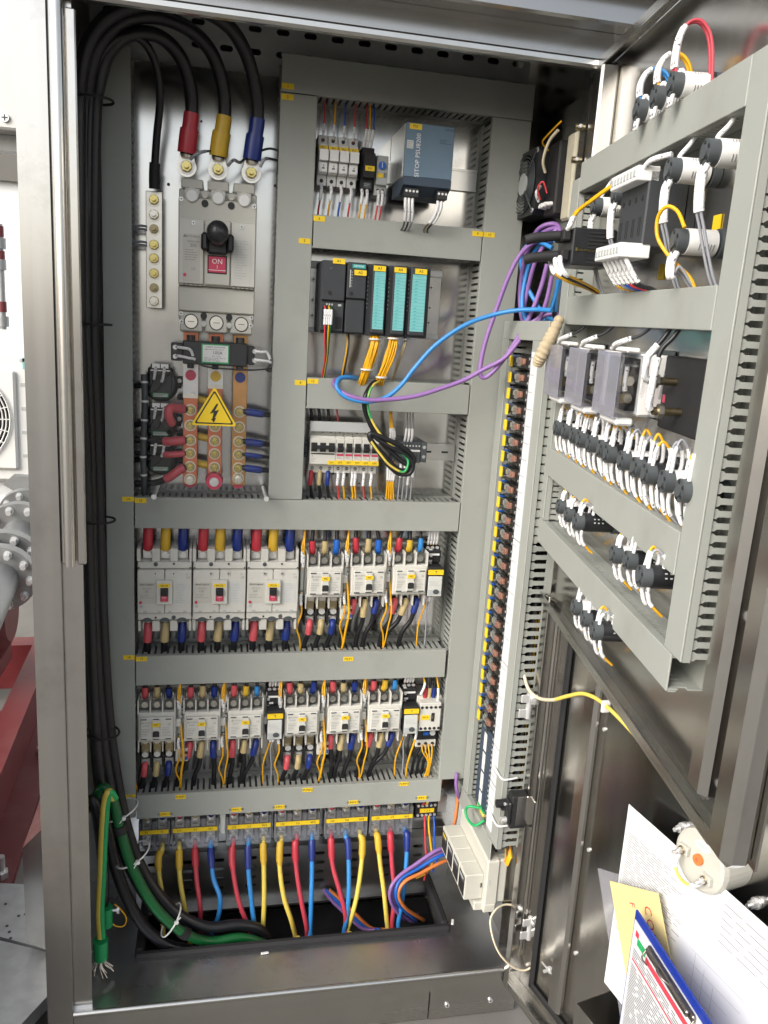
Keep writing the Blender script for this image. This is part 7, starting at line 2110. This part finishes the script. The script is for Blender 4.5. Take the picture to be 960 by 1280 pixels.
# flanged pipework
def flange_ring(mb, c, ax, r, th, m, bolts=10):
    ax = V(ax).normalized()
    mb.cyl(V(c) - ax * th / 2, V(c) + ax * th / 2, r, m, 36)
    u = ax.orthogonal().normalized()
    w = ax.cross(u)
    for k in range(bolts):
        a = 2 * math.pi * k / bolts + .2
        q = V(c) + (u * math.cos(a) + w * math.sin(a)) * r * .82
        mb.cyl(q - ax * (th / 2 + .022), q - ax * (th / 2), r * .085, 'zinc', 6, sm=False)
        mb.cyl(q - ax * (th / 2 + .004), q - ax * th / 2, r * .12, 'zinc', 14)
t = thing('pipe_line', 'grey flanged steel pipe with bolted joints left of the cabinet', 'pipe', Matrix.Identity(4))
pf = BACK.p(8, 705, .75)
pb_ = BACK.p(38, 640, 1.15)
t.matrix_world = Matrix.Translation(pf)
d = pb_ - pf
ax = d.normalized()
part('tube', MB().cyl(-ax * .5, d * 1.6, .052, 'pipe', 28), t)
m1 = MB(); flange_ring(m1, V((0, 0, 0)), ax, .105, .03, 'pipe'); part('flange', m1, t)
m1 = MB(); flange_ring(m1, -ax * .085, ax, .098, .03, 'pipe'); part('flange', m1, t)
m1 = MB(); flange_ring(m1, d * .55, ax, .105, .028, 'pipe'); part('flange', m1, t)
m1 = MB(); flange_ring(m1, d * .92, ax, .095, .028, 'pipe'); part('flange', m1, t)
bl_ = MB()
u = ax.orthogonal().normalized(); w_ = ax.cross(u)
for k in range(14):
    a = 2 * math.pi * k / 14
    q = (u * math.cos(a) + w_ * math.sin(a)) * .066
    bl_.cyl(q - ax * .08, q, .009, 'pipe', 8)
part('bellows', bl_, t)
t = thing('valve_handle', 'cast grey valve lever above the flanged pipe', 'valve', Matrix.Translation(BACK.p(30, 612, 1.15)))
part('lever', MB().prism([(-.06, .02), (-.03, .05), (.05, .045), (.075, .02), (.03, .01), (-.03, .0)], -.02, .02, 'pipe'), t)
part('stem', MB().cyl((.01, 0, -.06), (.01, 0, .015), .02, 'pipe', 14), t)
# red pump skid
t = thing('pump_skid', 'red painted steel pump skid standing on the concrete left of the cabinet', 'pump skid', Matrix.Identity(4))
GZw = 0
a0 = P_ = None
def gp(px, py, z=0.):
    d = RIGHT * (px - 480) + DOWN * (py - 640) + FWD * FPX
    return CAM + d * ((z - CAM.z) / d.z)
k0 = gp(54, 838, .22); k1 = gp(-60, 1120, .22)
base = gp(30, 960)
t.matrix_world = Matrix.Translation((base.x, base.y, 0))
O_ = V((base.x, base.y, 0))
e = (k1 - k0).normalized()
side = V((-e.y, e.x, 0))
if side.x > 0: side = -side
def bar(u0, u1, w0, w1, z0, z1):
    c = [k0 + e * u0 + side * w0, k0 + e * u1 + side * w0, k0 + e * u1 + side * w1, k0 + e * u0 + side * w1]
    return [V((p.x, p.y, z0)) - O_ for p in c], (0, 0, z1 - z0)
q, dz = bar(-.3, 1.9, 0, .07, .215, .225); part('top_flange', MB().extrude(q, dz, 'redpaint'), t)
q, dz = bar(-.3, 1.9, .030, .042, .02, .215); part('web', MB().extrude(q, dz, 'redpaint'), t)
q, dz = bar(-.3, 1.9, -.05, .09, .0, .018); part('foot_plate', MB().extrude(q, dz, 'redpaint'), t)
q, dz = bar(-.3, -.22, .07, 1.1, .06, .225); part('cross_beam', MB().extrude(q, dz, 'redpaint'), t)
q, dz = bar(.30, .40, .07, 1.1, .06, .225); part('cross_beam', MB().extrude(q, dz, 'redpaint'), t)
q, dz = bar(.85, .95, .07, 1.1, .06, .225); part('cross_beam', MB().extrude(q, dz, 'redpaint'), t)
cc = k0 + e * .02 + side * .16 - O_
part('pump_foot', MB().box(cc.x - .12, cc.x + .05, cc.y - .10, cc.y + .10, .225, .33, 'redpaint', .02), t)
cc2 = BACK.p(2, 765, .85) - O_
part('pump_casing', MB().tube([cc2 + V((-.30, 0, 0)), cc2 + V((-.05, 0, 0)), cc2 + V((.0, 0, 0)), cc2 + V((.03, 0, 0))], lambda u_: [.16, .16, .145, .09][min(3, int(u_ * 3 + .5))], 'redpaint', 30), t)
for k in range(2):
    bp_ = k0 + e * (.18 + .62 * k) - side * .02 - O_
    part('anchor_bolt', MB().cyl((bp_.x, bp_.y, .018), (bp_.x, bp_.y, .075), .010, 'zinc', 10).cyl((bp_.x, bp_.y, .018), (bp_.x, bp_.y, .034), .018, 'zinc', 6, sm=False), t)
# galvanised trough, bottom left
t = thing('cable_trough', 'galvanised covered cable trough on the ground at the lower left corner', 'cable trough', Matrix.Identity(4))
k0 = gp(64, 1106, .10); k1 = gp(64, 1188, .10)
t.matrix_world = Matrix.Translation((k1.x, k1.y, 0))
O_ = V((k1.x, k1.y, 0))
def gbox(name, pxl, z0, z1, m='galv_old'):
    c = [gp(a, b_, z1) - O_ for a, b_ in pxl]
    part(name, MB().extrude([V((p.x, p.y, z0)) for p in c], (0, 0, z1 - z0), m), t)
gbox('cover', [(-80, 1100), (66, 1107), (70, 1186), (50, 1184), (-80, 1150)], .07, .10)
gbox('cover', [(-80, 1156), (48, 1187), (64, 1192), (64, 1240), (-20, 1330), (-80, 1330)], .068, .098)
rr = random.Random(8)
for k in range(7):
    q = gp(rr.uniform(3, 48), rr.uniform(1115, 1175), .1003) - O_
    part('drilled_hole', MB().cyl((q.x, q.y, .1), (q.x, q.y, .1006), .0035, 'ink', 8), t)
# small steel box on the cabinet's left side
t = thing('side_box', 'small stainless box with chamfered top bolted to the cabinet side', 'box', BACK.at(-.2925, -.12, -1.14))
p0 = BACK.q(40, 1020, -.12)
wd = .075
part('enclosure', MB().extrude([(-.0005, -.02, -.17), (-.0005, -.02, .17), (-wd, -.02, .09), (-wd, -.02, -.13)], (0, .20, 0), 'steel'), t)
for z in (.10, -.12):
    part('bolt', MB().cyl((-.012, -.02, z), (-.012, -.032, z), .006, 'zinc', 6, sm=False), t)
